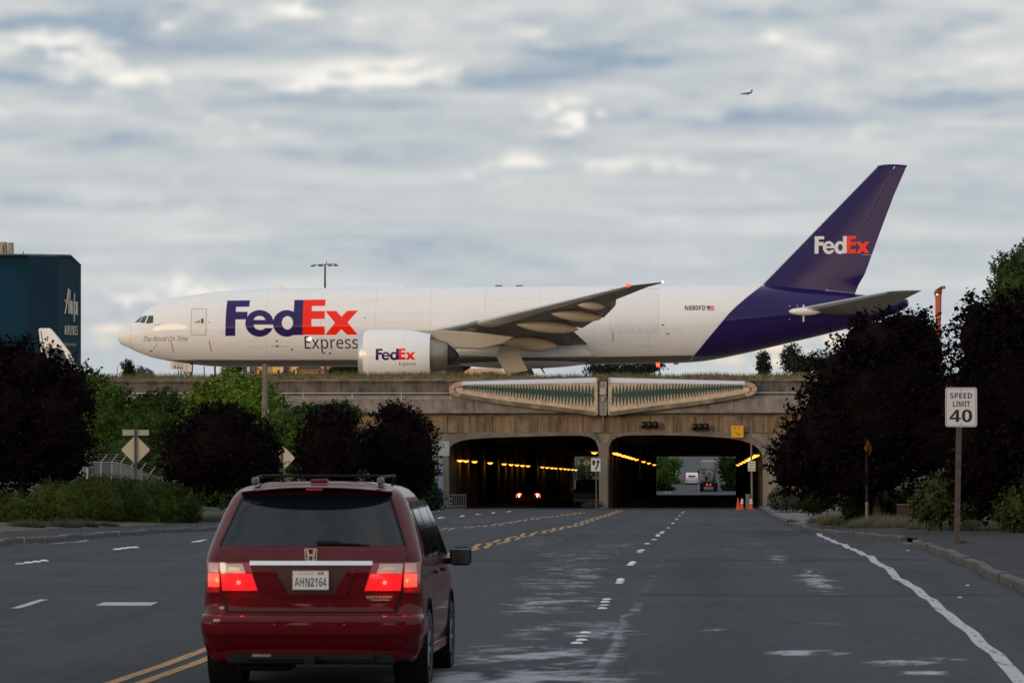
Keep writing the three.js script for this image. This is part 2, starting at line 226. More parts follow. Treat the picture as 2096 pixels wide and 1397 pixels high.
// raised ceramic studs, four to a group
const studGeo = new THREE.SphereGeometry(0.068, 12, 5, 0, Math.PI * 2, 0, Math.PI / 2).scale(1, 0.32, 1), studMat = mt('stud_ceramic', [0.66, 0.66, 0.66], 0.35);
const wornStud = mt('worn_stud', [0.42, 0.41, 0.4], 0.5);
{
  const r = rng(12);
  for (let k = 0; k < 21; k++) for (let q = 0; q < 4; q++) { const s = 43.2 + k * 9.75 + q * 0.82; if (s > 60 && r() < 0.12) continue; if (s > 262 || (s > 126 && k % 2)) continue; const m = structure('road_stud', studGeo, r() < 0.2 ? wornStud : studMat, road); m.position.set(-1.4 + (r() - 0.5) * 0.03, G(s) + 0.004, -s); const w = 1; m.scale.set(w, w, w); }
  for (let k = 0; k < 16; k++) for (let q = 0; q < 4; q++) { const s = 60.5 + k * 12.2 + q * 0.9; if (s > 240 || r() < 0.15) continue; const m = structure('road_stud', studGeo, r() < 0.3 ? wornStud : studMat, road); m.position.set(lin([[60, -12.55], [150, -12.7], [240, -11.5]])(s), G(s) + 0.004, -s); m.scale.setScalar(1.35); }
  for (const [x, s] of [[6.0, 84.5], [4.0, 62], [3.6, 57.5]]) { const m = structure('road_stud', studGeo, studMat, road); m.position.set(Math.min(x, 4.2), G(s) + 0.004, -s); m.scale.setScalar(0.5); }
}

// pavements and kerbs
const concreteGrey = mt('kerb_concrete', [1, 1, 1], 0.9, { map: mottled(41, [0.08, 0.076, 0.073], 0.9, 7, 256) });
const pavingMat = mt('pavement_asphalt', [1, 1, 1], 0.95, { specularIntensity: 0.4, map: mottled(51, [0.032, 0.033, 0.037], 0.75, 9, 512) });
const palePaving = mt('pavement_concrete', [1, 1, 1], 0.9, { map: mottled(53, [0.10, 0.10, 0.10], 0.6, 9, 256) });
const yR = (s, x) => G(s) + 0.15 + Math.max(0, x - kerbR(s)) * 0.012, yL = (s, x) => G(s) + 0.14 + Math.max(0, kerbL(s) - x) * 0.012;
const pavementRight = structureGroup('pavement_right');
structure('paving', ribbon((s) => kerbR(s) + 0.16, walkR, 20, 150, 0.7, 6, (s, x) => yR(s, x) - 0.012 + (noise(x * 0.7, s * 0.3) - 0.5) * 0.02, 0.25), pavingMat, pavementRight);
structure('paving', ribbon((s) => kerbR(s) + 0.16, walkR, 150, 276, 1.5, 4, (s, x) => yR(s, x) - 0.012, 0.25), palePaving, pavementRight);
const pavementLeft = structureGroup('pavement_left');
structure('paving', ribbon((s) => kerbL(s) - 2.6, (s) => kerbL(s) - 0.15, 20, 276, 1.5, 4, (s, x) => yL(s, x) - 0.012, 0.25), pavingMat, pavementLeft);
{ // kerb stones, one by one
  const r = rng(91);
  const stone = (group, xf, side, s0, s1, dip) => { const n = 2, ch = 0.03; const g = sheet(4, n, (u, v) => { const s = lerp(s0, s1, v), k = Math.round(u * 4), x = xf(s), y = G(s), top = y + 0.15 - dip; return [V(x, y - 0.1, -s), V(x, top - ch, -s), V(x + side * ch, top, -s), V(x + side * 0.17, top, -s), V(x + side * 0.17, y - 0.1, -s)][k]; }, (u, v, p) => [p.x, -p.z * 0.4 + u], side > 0).toNonIndexed(); g.computeVertexNormals(); const caps = [s0, s1].map((s) => { const x = xf(s), y = G(s); return box(0.15, 0.24 - dip, 0.01, x + side * 0.085, y + 0.02 - dip / 2, -s); }); structure('kerb_stone', merge([g, ...caps]), concreteGrey, group); };
  for (let s = 24; s < 272; s += 3.05) { const dip = s > 91 && s < 97 ? 0.11 : r() * 0.02; stone(pavementRight, (q) => kerbR(q) + (hsh(Math.round(s), 3, 1) - 0.5) * 0.03, 1, s, Math.min(s + 3.02, 274), dip); }
  for (let s = 60; s < 272; s += 3.05) stone(pavementLeft, (q) => kerbL(q) + (hsh(Math.round(s), 8, 1) - 0.5) * 0.03, -1, s, Math.min(s + 2.98, 274), r() * 0.02);
  // pale mortar joints still showing between the kerb stones on the left
  const whiteK = mt('kerb_mortar', [0.30, 0.30, 0.30], 0.8);
  for (let s = 60; s < 110; s += 3.05) structure('kerb_joint', box(0.175, 0.155, 0.05, kerbL(s) - 0.083, G(s) + 0.075, -s), whiteK, pavementLeft);
}

// verges and the land beyond
const dirtGrass = mt('verge_soil', [1, 1, 1], 1, { map: mottled(61, [0.055, 0.055, 0.03], 1.0, 12, 512) });
structure('verge_right', ribbon(walkR, K(90), 20, 276, 2, 24, (s, x) => yR(s, walkR(s)) - 0.01 + Math.min(2.4, (x - walkR(s)) * 0.035) + sstep(225, 274, s) * sstep(7.5, 12, x) * 5.5, 0.2), dirtGrass);
structure('verge_left', ribbon(K(-110), (s) => kerbL(s) - 2.6, 20, 276, 2, 30, (s, x) => yL(s, kerbL(s) - 2.6) - 0.01 + Math.min(1.0, (kerbL(s) - 2.6 - x) * 0.06) + sstep(222, 274, s) * sstep(-19.6, -25, x) * 5.6, 0.2), dirtGrass);
structure('ground', (() => { const g = new THREE.PlaneGeometry(24000, 24000, 1, 1).rotateX(-Math.PI / 2).translate(0, -0.6, 0); const uv = g.attributes.uv; for (let i = 0; i < 4; i++) uv.setXY(i, uv.getX(i) * 3000, uv.getY(i) * 3000); return g; })(), mt('far_ground', [1, 1, 1], 1, { map: mottled(63, [0.06, 0.062, 0.035], 0.7, 8, 256) }));
structure('far_bank', sheet(40, 40, (u, v) => { const s = lerp(538, 1150, v), x = lerp(4.6, 160, u * u); return V(x, G(s) + 0.1 + Math.min(6, Math.max(0, x - 7) * 0.22), -s); }), dirtGrass);
structure('far_bank', sheet(40, 40, (u, v) => { const s = lerp(538, 1150, v), x = lerp(-160, -19, 1 - u * u); return V(x, G(s) + 0.1 + Math.min(6, Math.max(0, -20 - x) * 0.22), -s); }), dirtGrass);
structure('far_ridge', sheet(30, 4, (u, v) => V(lerp(-300, 300, u), 18 + v * 10, -1150 - v * 400)), dirtGrass);

// ---------------------------------------------------------------- taxiway bridge with twin road tunnels
const SB = 275, BX = (px) => at(px, HORIZON, SB).x, BY = (py) => at(1250, py, SB).y;
const concreteStain = (seed, base, amp) => dataTex(512, 512, (i, j) => { const x = i / 512, y = j / 512, a = x * Math.PI * 2; const drip = noise(Math.cos(a) * 9 + seed, Math.sin(a) * 9, y * 0.6) * 0.6 + noise(Math.cos(a) * 26 + seed, Math.sin(a) * 26, y * 1.4) * 0.4; const blot = fbm(Math.cos(a) * 2 + seed, Math.sin(a) * 2 + 3, y * 3, 4); const k = 1 + ((drip - 0.5) * 0.42 + (blot - 0.5) * 1.5 + (fbm(Math.cos(a) * 7 + seed, Math.sin(a) * 7, y * 9, 3) - 0.5) * 0.7 + (hsh(i, j, seed) - 0.5) * 0.14) * amp; return [enc(base[0] * k), enc(base[1] * k), enc(base[2] * k)]; });
const rep = (tex, a, b) => { const t = tex.clone(); t.repeat.set(a, b); t.needsUpdate = true; return t; };
const stainA = concreteStain(3, [0.22, 0.19, 0.17], 0.8), stainB = concreteStain(8, [0.115, 0.098, 0.088], 1.2), stainC = concreteStain(13, [0.225, 0.168, 0.108], 0.95);
const ledgeMat = mt('ledge_concrete', [1, 1, 1], 0.92, { map: rep(stainA, 0.12, 0.3) }), parapetMat = mt('parapet_concrete', [1, 1, 1], 0.95, { map: rep(stainB, 0.15, 0.3) });
const panelMats = [0, 1, 2].map((k) => mt('fascia_concrete', [[1, 1, 1], [0.9, 0.88, 0.86], [1.08, 1.02, 0.95]][k], 0.92, { map: rep(stainC, 0.2, 0.25) }));
const beamMat = mt('beam_concrete', [1, 1, 1], 0.92, { map: rep(concreteStain(21, [0.20, 0.175, 0.14], 0.6), 0.1, 0.2) });
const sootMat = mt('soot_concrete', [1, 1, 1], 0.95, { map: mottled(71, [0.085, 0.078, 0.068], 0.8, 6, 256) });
const bridge = thing('taxiway_bridge', 'long concrete taxiway bridge with two rounded tunnel openings over the road', 'bridge');
{
  const x0 = BX(-80), x1 = BX(2330);
  // parapet, ledge wall and their sections
  const r = rng(17);
  const sections = (name, w, yTop, yBot, zFront, depth, mat) => { for (let x = x0; x < x1; x += w) part(name, metricUV(box(w - 0.03, yTop - yBot, depth, x + w / 2, (yTop + yBot) / 2, -SB + zFront - depth / 2 + (r() - 0.5) * 0.02)), mat, bridge); };
  sections('parapet_section', 4.4, BY(781), BY(808), 0.15, 0.4, parapetMat);
  part('parapet_cap', metricUV(box(x1 - x0, 0.1, 0.62, (x0 + x1) / 2, BY(781) + 0.055, -SB + 0.02)), parapetMat, bridge);
  sections('walkway_back', 8.9, BY(808) - 0.004, BY(826), 0.1, 0.35, mt('walkway_concrete', [1, 1, 1], 0.92, { map: rep(concreteStain(29, [0.26, 0.23, 0.20], 0.6), 0.1, 0.3) }));
  sections('ledge_section', 8.9, BY(817), BY(845), 0.75, 0.64, ledgeMat);
  part('ledge_floor', metricUV(box(x1 - x0, 0.12, 0.9, (x0 + x1) / 2, BY(845) + 0.03, -SB + 0.2)), beamMat, bridge);
  // pipe rail on the ledge
  const steel = mt('galvanised_steel', [0.48, 0.48, 0.47], 0.45, { metalness: 0.4 });
  const rail = part('handrail', rod(V(x0, BY(804), -SB + 0.55), V(x1, BY(804), -SB + 0.55), 0.035), steel, bridge);
  for (let x = x0; x < x1; x += 3.4) part('rail_post', rod(V(x, BY(818), -SB + 0.55), V(x, BY(804), -SB + 0.55), 0.03), steel, bridge);
  // fascia panels between ledge and beam
  const pw = 1.552; let k = 0; for (let x = BX(640); x < BX(1790); x += pw, k++) part('fascia_panel', metricUV(rbox(pw - 0.035, BY(852) - BY(885), 0.14, 0.015, x + pw / 2, (BY(852) + BY(885)) / 2, -SB + 0.02 + (r() - 0.5) * 0.02)), panelMats[(k * 7 + 3) % 3], bridge);
  // head wall with the two openings
  const yb = G(275) - 0.5, L = (px, py) => [BX(px), BY(py)];
  const boreL = [[BX(918), yb], L(918, 930), L(920, 916), L(928, 908), L(942, 902), L(965, 898), L(1010, 895), L(1080, 893), L(1150, 891), L(1190, 891), L(1208, 894), L(1219, 902), L(1225, 916), L(1226, 935), [BX(1226), yb]];
  const boreR = [[BX(1245), yb], L(1245, 935), L(1246, 915), L(1252, 902), L(1262, 895), L(1280, 891), L(1350, 890), L(1430, 892), L(1490, 896), L(1522, 902), L(1543, 910), L(1556, 921), L(1562, 936), [BX(1562), yb]];
  const wall = [[BX(870), yb], [BX(870), BY(846)], [BX(1790), BY(846)], [BX(1790), yb]];
  const headMat = mt('headwall_concrete', [1, 1, 1], 0.93, { map: rep(concreteStain(33, [0.215, 0.185, 0.145], 0.7), 0.1, 0.15) });
  const outline = [[BX(560), yb], [BX(560), BY(846)], [BX(1860), BY(846)], [BX(1860), yb], ...[...boreR].reverse(), ...[...boreL].reverse()];
  part('head_wall', metricUV(plate(outline, 0.8).translate(0, 0, -SB - 0.06)), headMat, bridge);
  // projecting rim over each opening
  const rim = (arch, lift) => { const inner = arch.slice(1, -1), outer = inner.map(([x, y], i) => [x + (i === 0 ? -0.25 : i === inner.length - 1 ? 0.25 : 0), Math.min(BY(884.5), y + lift)]); return plate([...inner, ...outer.reverse()], 0.2).translate(0, 0, -SB + 0.14); };
  part('arch_rim', metricUV(rim(boreL, 0.5)), beamMat, bridge); part('arch_rim', metricUV(rim(boreR, 0.5)), beamMat, bridge);
  part('centre_pier', metricUV(rbox(BX(1244.6) - BX(1226.4), BY(905) - yb, 0.3, 0.06, BX(1235.5), (BY(905) + yb) / 2, -SB + 0.0)), beamMat, bridge);
  // bores
  const yc = BY(889) + 0.05, e = 536, len = e - SB - 0.86, zc = -(SB + 0.86 + len / 2);
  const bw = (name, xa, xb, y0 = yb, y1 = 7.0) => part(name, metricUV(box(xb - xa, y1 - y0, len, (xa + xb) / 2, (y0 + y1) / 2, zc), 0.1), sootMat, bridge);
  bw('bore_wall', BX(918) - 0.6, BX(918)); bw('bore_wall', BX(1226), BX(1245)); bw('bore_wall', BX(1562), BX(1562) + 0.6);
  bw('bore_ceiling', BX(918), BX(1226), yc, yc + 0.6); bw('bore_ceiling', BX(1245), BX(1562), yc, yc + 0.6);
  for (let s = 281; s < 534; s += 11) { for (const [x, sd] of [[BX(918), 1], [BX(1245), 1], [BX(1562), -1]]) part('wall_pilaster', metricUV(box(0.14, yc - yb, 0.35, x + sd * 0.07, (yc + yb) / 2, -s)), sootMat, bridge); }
  // rear head wall of the tunnels
  part('rear_wall', metricUV(plate([[-60, yb], [-60, 8.1], [40, 8.1], [40, yb], [BX(1562), yb], [BX(1562), yc], [BX(1245), yc], [BX(1245), yb], [BX(1226), yb], [BX(1226), yc], [BX(918), yc], [BX(918), yb]], 0.8).translate(0, 0, -e - 0.01)), headMat, bridge);
}
// airfield on top
const airGrass = mt('dry_grass_soil', [1, 1, 1], 1, { map: mottled(81, [0.17, 0.125, 0.06], 0.9, 12, 512) });
structure('airfield', (() => { const g = box(900, 0.3, 262, -20, 8.05, -SB - 0.35 - 131); return metricUV(g, 0.1); })(), airGrass);
structure('taxiway', ribbon(K(-300), K(260), 296, 345, 10, 4, () => 8.215, 0.1), mt('taxiway_concrete', [1, 1, 1], 0.9, { map: mottled(83, [0.27, 0.23, 0.185], 0.4, 8, 256) }));
structure('airfield_verge', sheet(120, 6, (u, v) => { const x = lerp(BX(-80), BX(2330), u), p = [[0.10, BY(781) + 0.03], [0.0, BY(776)], [-0.7, BY(770)], [-2.2, BY(768.5)], [-5, BY(772)], [-11, 8.5], [-20, 8.19]][Math.round(v * 6)]; return V(x, p[1] + (v > 0.1 && v < 0.9 ? (noise(x * 0.35, v * 3) - 0.5) * 0.22 : 0), -SB + p[0] - 0.25); }, (u, v, p) => [p.x * 0.2, p.z * 0.2 + p.y * 0.2]), airGrass);

// blades of grass: one triangle each, tones per blade
function grassGeo(n, seed, place, hMin, hMax, wide, tones) {
  const r = rng(seed), pos = [], col = [], nor = [];
  for (let k = 0; k < n; k++) { const p = place(r); if (!p) continue; const h = lerp(hMin, hMax, r() ** 1.7), a = r() * Math.PI * 2, w = wide * (0.6 + 0.8 * r()), lean = (r() - 0.5) * h * 0.7, lz = (r() - 0.5) * h * 0.7, t = tones[Math.floor(r() * tones.length)], k2 = 0.75 + 0.5 * r();
    pos.push(p.x - Math.cos(a) * w, p.y, p.z - Math.sin(a) * w, p.x + Math.cos(a) * w, p.y, p.z + Math.sin(a) * w, p.x + lean, p.y + h, p.z + lz); for (let q = 0; q < 3; q++) { col.push(t[0] * k2, t[1] * k2, t[2] * k2); nor.push(0, 0.5, 0.87); } }
  const g = new THREE.BufferGeometry(); g.setAttribute('position', new THREE.Float32BufferAttribute(pos, 3)); g.setAttribute('normal', new THREE.Float32BufferAttribute(nor, 3)); g.setAttribute('color', new THREE.Float32BufferAttribute(col, 3)); g.computeVertexNormals(); return g;
}
const bladeMat = mt('grass_blade', [1, 1, 1], 0.9, { vertexColors: true, side: THREE.DoubleSide });
const dryTones = [[0.16, 0.125, 0.055], [0.11, 0.10, 0.035], [0.20, 0.15, 0.08], [0.075, 0.085, 0.025], [0.13, 0.09, 0.05]];
{
  const xa = BX(-80), xb = BX(2330);
  const m = part(numbered('dry_grass'), grassGeo(34000, 41, (r) => { const x = lerp(xa, xb, r()), t = r(); return V(x, lerp(BY(776), BY(769), t) - 0.05 + (noise(x * 0.35, 1) - 0.5) * 0.2, -SB - 0.25 - t * 2.6); }, 0.15, 0.55, 0.02, dryTones), bladeMat, scene);
  m.userData = { kind: 'stuff', label: 'dry tan and green grass along the top of the bridge', category: 'grass' };
  const w = part(numbered('tall_weed'), grassGeo(900, 43, (r) => { const x = lerp(xa, xb, r()); return noise(x * 0.25, 5) < 0.5 ? null : V(x, BY(770), -SB - 0.8 - r()); }, 0.3, 0.75, 0.016, [[0.07, 0.06, 0.03], [0.06, 0.075, 0.02]]), bladeMat, scene);
  w.userData = { kind: 'stuff', label: 'tall thin weeds sticking up above the bridge grass', category: 'weeds' };
}

// ---------------------------------------------------------------- fern reliefs on the bridge
const reliefStone = mt('relief_concrete', [1, 1, 1], 0.85, { map: dataTex(512, 256, (i, j) => { const n = fbm(i * 0.035, j * 0.05, 5, 4) - 0.5, v = fbm(i * 0.12, j * 0.12, 9, 3) - 0.5; const b = [0.55 + n * 0.34 + v * 0.24, 0.43 + n * 0.28 + v * 0.2, 0.30 + n * 0.16 + v * 0.17]; return b.map((x) => enc(clamp(x, 0.05, 1))); }) });
const mossStone = mt('mossy_stone', [1, 1, 1], 0.95, { map: mottled(97, [0.19, 0.155, 0.10], 1.1, 9, 256) });
const fernGreen = mt('fern_green_tile', [1, 1, 1], 0.55, { map: mottled(99, [0.016, 0.058, 0.046], 0.7, 9, 256) });
const paleCap = mt('pale_cap_sky_paint', [0.55, 0.55, 0.60], 0.55);
const rimStones = [[0.50, 0.34, 0.25], [0.42, 0.31, 0.2], [0.36, 0.25, 0.17]].map((c) => mt('rim_stone', c, 0.85));
function fernPanel(mirror, label) {
  const M = (px) => mirror ? 2470 - px : px, z = -SB + 1.05, g = thing('fern_relief', label, 'relief', [0, 0, 0], 0, 'fern reliefs on the bridge');
  const P = (px, py) => [BX(M(px)), BY(py)], r = rng(mirror ? 5 : 6);
  const fix = (pts) => mirror ? [...pts].reverse() : pts;
  const uvm = (geo) => metricUV(geo, 0.22);
  const body = [P(938, 789), P(945, 787.5), P(1221, 782.5), P(1221, 843), P(1180, 838), P(1120, 830), P(1060, 824), P(1000, 815.5), P(960, 809), P(943, 805), P(934, 800)];
  part('backing_slab', uvm(plate(fix(body), 0.3, 0.02).translate(0, 0, z)), reliefStone, g);
  // sloping pale cap along the top, catching the sky; bluish sky light is also painted in
  const a = P(945, 788.5), b = P(1221, 783.5), c = P(1221, 773), d = P(945, 780.5);
  const cap = sheet(1, 1, (u, v) => { const lo = V(lerp(a[0], b[0], u), lerp(a[1], b[1], u), z + 0.04), hi = V(lerp(d[0], c[0], u), lerp(d[1], c[1], u), z - 0.32); return lo.lerp(hi, v); }, null, mirror);
  const capBack = sheet(1, 1, (u, v) => V(lerp(d[0], c[0], u), lerp(lerp(d[1], c[1], u), lerp(a[1], b[1], u), v), z - 0.34), null, mirror);
  part('top_cap', merge([cap, capBack]), paleCap, g);
  part('end_block', uvm(box(0.1, BY(774) - BY(849), 0.42, BX(M(1221)) + (mirror ? -0.051 : 0.051), (BY(774) + BY(849)) / 2, z - 0.17)), reliefStone, g);
  part('lower_rim', uvm(plate(fix([P(945, 806), P(960, 809.5), P(1000, 816), P(1060, 824.5), P(1120, 831), P(1180, 839), P(1221, 844), P(1221, 850.5), P(1180, 845), P(1120, 838), P(1060, 831), P(1000, 822.5), P(960, 816), P(945, 812)]), 0.36, 0.05).translate(0, 0, z + 0.06)), mossStone, g);
  // rounded tip built of wedge stones
  for (let k = 0; k < 15; k++) { const t0 = lerp(1.62, 4.62, k / 15), t1 = lerp(1.62, 4.62, (k + 0.84) / 15), q = (t, ro, cx, cy, sx, sy) => P(cx + Math.cos(t) * ro * sx, cy - Math.sin(t) * ro * sy); const A = q(t0, 1, 946, 797, 25, 15), B = q(t1, 1, 946, 797, 25, 15), C = q(t1, 1, 946, 798, 15, 8), D = q(t0, 1, 946, 798, 15, 8); part('rim_stone', plate(fix([A, B, C, D]), 0.32, 0.015).translate(0, 0, z + 0.03 + r() * 0.03), rimStones[Math.floor(r() * 3)], g); }
  // fern: spine and leaflets
  const spine = (t) => [lerp(938, 1217, t), lerp(791.5, 809, sstep(0, 1, t) * 0.4 + t * 0.6)], sw = (t) => 0.6 + 5.0 * Math.sin(Math.min(1, t * 1.25) * Math.PI * 0.5) * (t > 0.86 ? lerp(1, 0.1, (t - 0.86) / 0.14) ** 0.6 : 1);
  const up = [], lo = []; for (let k = 0; k <= 30; k++) { const t = k / 30, [x, y] = spine(t); up.push(P(x, y - sw(t))); lo.push(P(x, y + sw(t))); }
  part('fern_spine', plate(fix([...up, ...lo.reverse()].reverse()), 0.05).translate(0, 0, z + 0.045), fernGreen, g);
  for (const dir of [-1, 1]) for (let k = 0; k < 44; k++) {
    const t = 0.05 + 0.94 * (k / 43) ** 1.14, [x, y] = spine(t), len = (dir < 0 ? lerp(3, 19, t ** 0.9) : lerp(3, 22, t ** 0.8)) * (0.93 + 0.14 * r()) + sw(t) * 0.6, w = lerp(2.9, 4.7, t), lean = lerp(-4, -1.6, t) + (t > 0.8 ? (t - 0.8) * 14 : 0) + (r() - 0.5);
    const pts = [P(x - w * 0.55, y), P(x - w * 0.5 + lean * 0.15, y + dir * len * 0.45), P(x + lean * 0.7 - 0.2, y + dir * len), P(x + lean * 0.5 + 0.7, y + dir * len * 0.86), P(x + w * 0.5 + lean * 0.1, y + dir * len * 0.4), P(x + w * 0.55, y)];
    part('leaflet', plate((dir < 0) === !mirror ? pts : [...pts].reverse(), 0.05).translate(0, 0, z + 0.04), fernGreen, g);
  }
  return g;
}
fernPanel(false, 'tapering beige fern relief on the bridge with its tip pointing left');
fernPanel(true, 'tapering beige fern relief on the bridge with its tip pointing right');
// boxes and conduit between the reliefs
{
  const pale = mt('pale_box_paint', [0.46, 0.40, 0.31], 0.6), greyBox = mt('grey_box_paint', [0.30, 0.28, 0.26], 0.6), z = -SB + 0.83;
  const bx = thing('junction_box', 'cream square junction box with a smaller grey box under it, between the reliefs', 'junction box', [BX(1235), BY(838), z]);
  const l = (py) => BY(py) - BY(838);
  part('upper_box', rbox(0.42, 0.44, 0.2, 0.03, 0, l(802), 0.1), pale, bx); part('lower_box', rbox(0.26, 0.32, 0.18, 0.03, 0, l(817), 0.1), greyBox, bx);
  part('conduit', rod(V(0, l(824), 0.05), V(0, l(866), 0.05), 0.025), greyBox, bx); part('antenna', rod(V(0, l(794), 0.06), V(0, l(784), 0.06), 0.02), greyBox, bx);
  part('backplate', box(0.5, BY(781) - BY(850), 0.04, 0, (l(781) + l(850)) / 2, -0.03), greyBox, bx);
}

// ---------------------------------------------------------------- tunnel lamps (sodium)
const lampHousing = mt('lamp_housing', [0.05, 0.05, 0.05], 0.6), lampGlow = mt('sodium_lamp_glow', [0.9, 0.45, 0.08], 0.4, { emissive: lc(1.0, 0.34, 0.04), emissiveIntensity: 2.2 });
const lensGeo = new THREE.SphereGeometry(0.19, 14, 8, 0, Math.PI * 2, Math.PI / 2, Math.PI / 2).scale(1.15, 0.72, 0.9), hoodGeo = rbox(0.46, 0.09, 0.4, 0.03, 0, 0.05, 0);
function tunnelLamp(x, y, s, side, label, group) {
  const g = thing('tunnel_lamp', label, 'lamp', [x + side * 0.42, y, -s], 0, group);
  part('lamp_hood', hoodGeo, lampHousing, g); part('lamp_lens', lensGeo, lampGlow, g);
  part('wall_bracket', box(0.42, 0.06, 0.08, -side * 0.21, 0.05, 0), lampHousing, g);
  const p = new THREE.PointLight(new THREE.Color(1, 0.42, 0.06), 0.5, 0, 2); p.name = 'lamp_bulb'; p.position.set(0, -0.24, 0); p.castShadow = true; p.shadow.radius = 4; g.add(p);
}
{
  const names = ['nearest', 'second', 'third', 'fourth', 'fifth', 'sixth', 'seventh', 'eighth', 'ninth', 'tenth', 'eleventh', 'twelfth', 'thirteenth', 'fourteenth', 'fifteenth', 'sixteenth', 'seventeenth', 'eighteenth'];
  [281, 288, 298.5, 320, 342, 354, 365, 376, 387.5, 421, 434, 447, 458, 474, 488, 501, 515, 528].forEach((s, k) => tunnelLamp(BX(918), 3.22, s, 1, `${names[k]} orange lamp from the entrance along the left wall of the left tunnel`, 'left tunnel lamps'));
  [278, 288, 303, 316, 328, 341, 360, 400, 436, 480].forEach((s, k) => tunnelLamp(BX(1245), 3.7, s, 1, `${names[k]} orange lamp from the entrance along the centre wall of the right tunnel`, 'centre wall lamps'));
  [277, 291, 306, 322, 342, 372, 406, 446].forEach((s, k) => tunnelLamp(BX(1562), 3.55, s, -1, `${names[k]} orange lamp from the entrance along the right wall of the right tunnel`, 'right wall lamps'));
  tunnelLamp(BX(1226) - 0.84, 3.75, 279, 1, 'orange lamp on the left face of the centre pier above the keep right sign', 'left tunnel lamps');
}

// ---------------------------------------------------------------- wide-body freighter taxiing over the bridge
const SP = 320;   // road distance of its centre line
const PY = (py, s = SP) => at(1048, py, s).y;
const whitePlane = [0.80, 0.80, 0.80], purple = '#1f0d52', orange = '#ff1e00';
function z1(X, Y) { return [220 + X / 3.8815, 540 + Y / 3.8815]; }       // survey sketch units of the word mark -> photograph
// word mark drawn in units: T maps (0..1, 0..1) of its box to the canvas
function wordMark(c, T, col1, col2, bg) {
  const q = (X, Y) => T((X - 938) / 1052, (Y - 280) / 298), poly = (pts, col) => { c.fillStyle = col; c.beginPath(); pts.forEach(([x, y], i) => { const p = q(x, y); i ? c.lineTo(p[0], p[1]) : c.moveTo(p[0], p[1]); }); c.closePath(); c.fill(); };
  const ell = (cx, cy, rx, ry, a = 0, b = Math.PI * 2) => { const p = []; for (let k = 0; k <= 48; k++) { const t = lerp(a, b, k / 48); p.push([cx + Math.cos(t) * rx, cy + Math.sin(t) * ry]); } return p; };
  poly([[943, 288], [1124, 286], [1123, 338], [1018, 339], [1018, 380], [1112, 380], [1110, 440], [1018, 441], [1016, 571], [938, 572]], col1);
  poly(ell(1209, 472, 112, 106), col1); poly(ell(1209, 446, 45, 34, Math.PI, Math.PI * 2), bg); poly([[1164, 482], [1330, 482], [1330, 511], [1252, 511], [1240, 522], [1209, 527], [1180, 517], [1166, 498]], bg); poly([[1164, 446], [1254, 446], [1254, 444], [1164, 444]], bg);
  poly(ell(1425, 472, 108, 106), col1); poly([[1480, 284], [1552, 283], [1552, 564], [1480, 565]], col1); poly(ell(1431, 468, 45, 54), bg);
  poly([[1552, 283], [1727, 280], [1727, 332], [1622, 333], [1622, 374], [1727, 374], [1727, 437], [1622, 437], [1622, 497], [1727, 497], [1727, 563], [1552, 564]], col2);
  poly([[1731, 374], [1816, 373], [1860, 420], [1905, 372], [1990, 370], [1908, 465], [1990, 562], [1905, 562], [1860, 518], [1816, 563], [1731, 563], [1810, 468]], col2);
}
function fitText(c, text, font, x, y, w, h, col, skew = 0) { c.save(); c.font = font; const m = c.measureText(text).width; c.translate(x, y); c.transform(w / m, 0, skew, h, 0, 0); c.fillStyle = col; c.fillText(text, 0, 0); c.restore(); }

const topLine = spline([[240, 689], [242, 682], [247, 676], [262, 665.5], [272, 658], [289, 643.5], [305, 631], [323, 621.5], [349, 612], [375, 607], [400, 603], [439, 597.5], [478, 594.5], [529, 591.5], [660, 589], [900, 586.5], [1280, 584], [1480, 583], [1560, 584], [1644, 590], [1768, 603], [1858, 612]]);
const botLine = spline([[240, 690], [242, 697], [248, 704.5], [262, 711], [284, 721.5], [310, 731], [336, 736.5], [349, 739], [400, 746], [440, 749.5], [529, 750.5], [900, 749], [1200, 746], [1333, 743.5], [1400, 742], [1450, 737.5], [1517, 724.5], [1601, 705], [1701, 681], [1790, 657], [1840, 638], [1858, 627]]);
const halfW = spline([[240, 0.08], [244, 0.55], [262, 1.15], [290, 1.75], [330, 2.35], [380, 2.8], [440, 3.05], [500, 3.1], [1300, 3.1], [1420, 3.0], [1500, 2.75], [1600, 2.25], [1700, 1.6], [1800, 0.9], [1858, 0.32]]);
const FX0 = at(230, 700, SP - 2.8).x, FX1 = at(1872, 700, SP - 2.8).x, FY0 = PY(765, SP - 2.8), FY1 = PY(570, SP - 2.8);
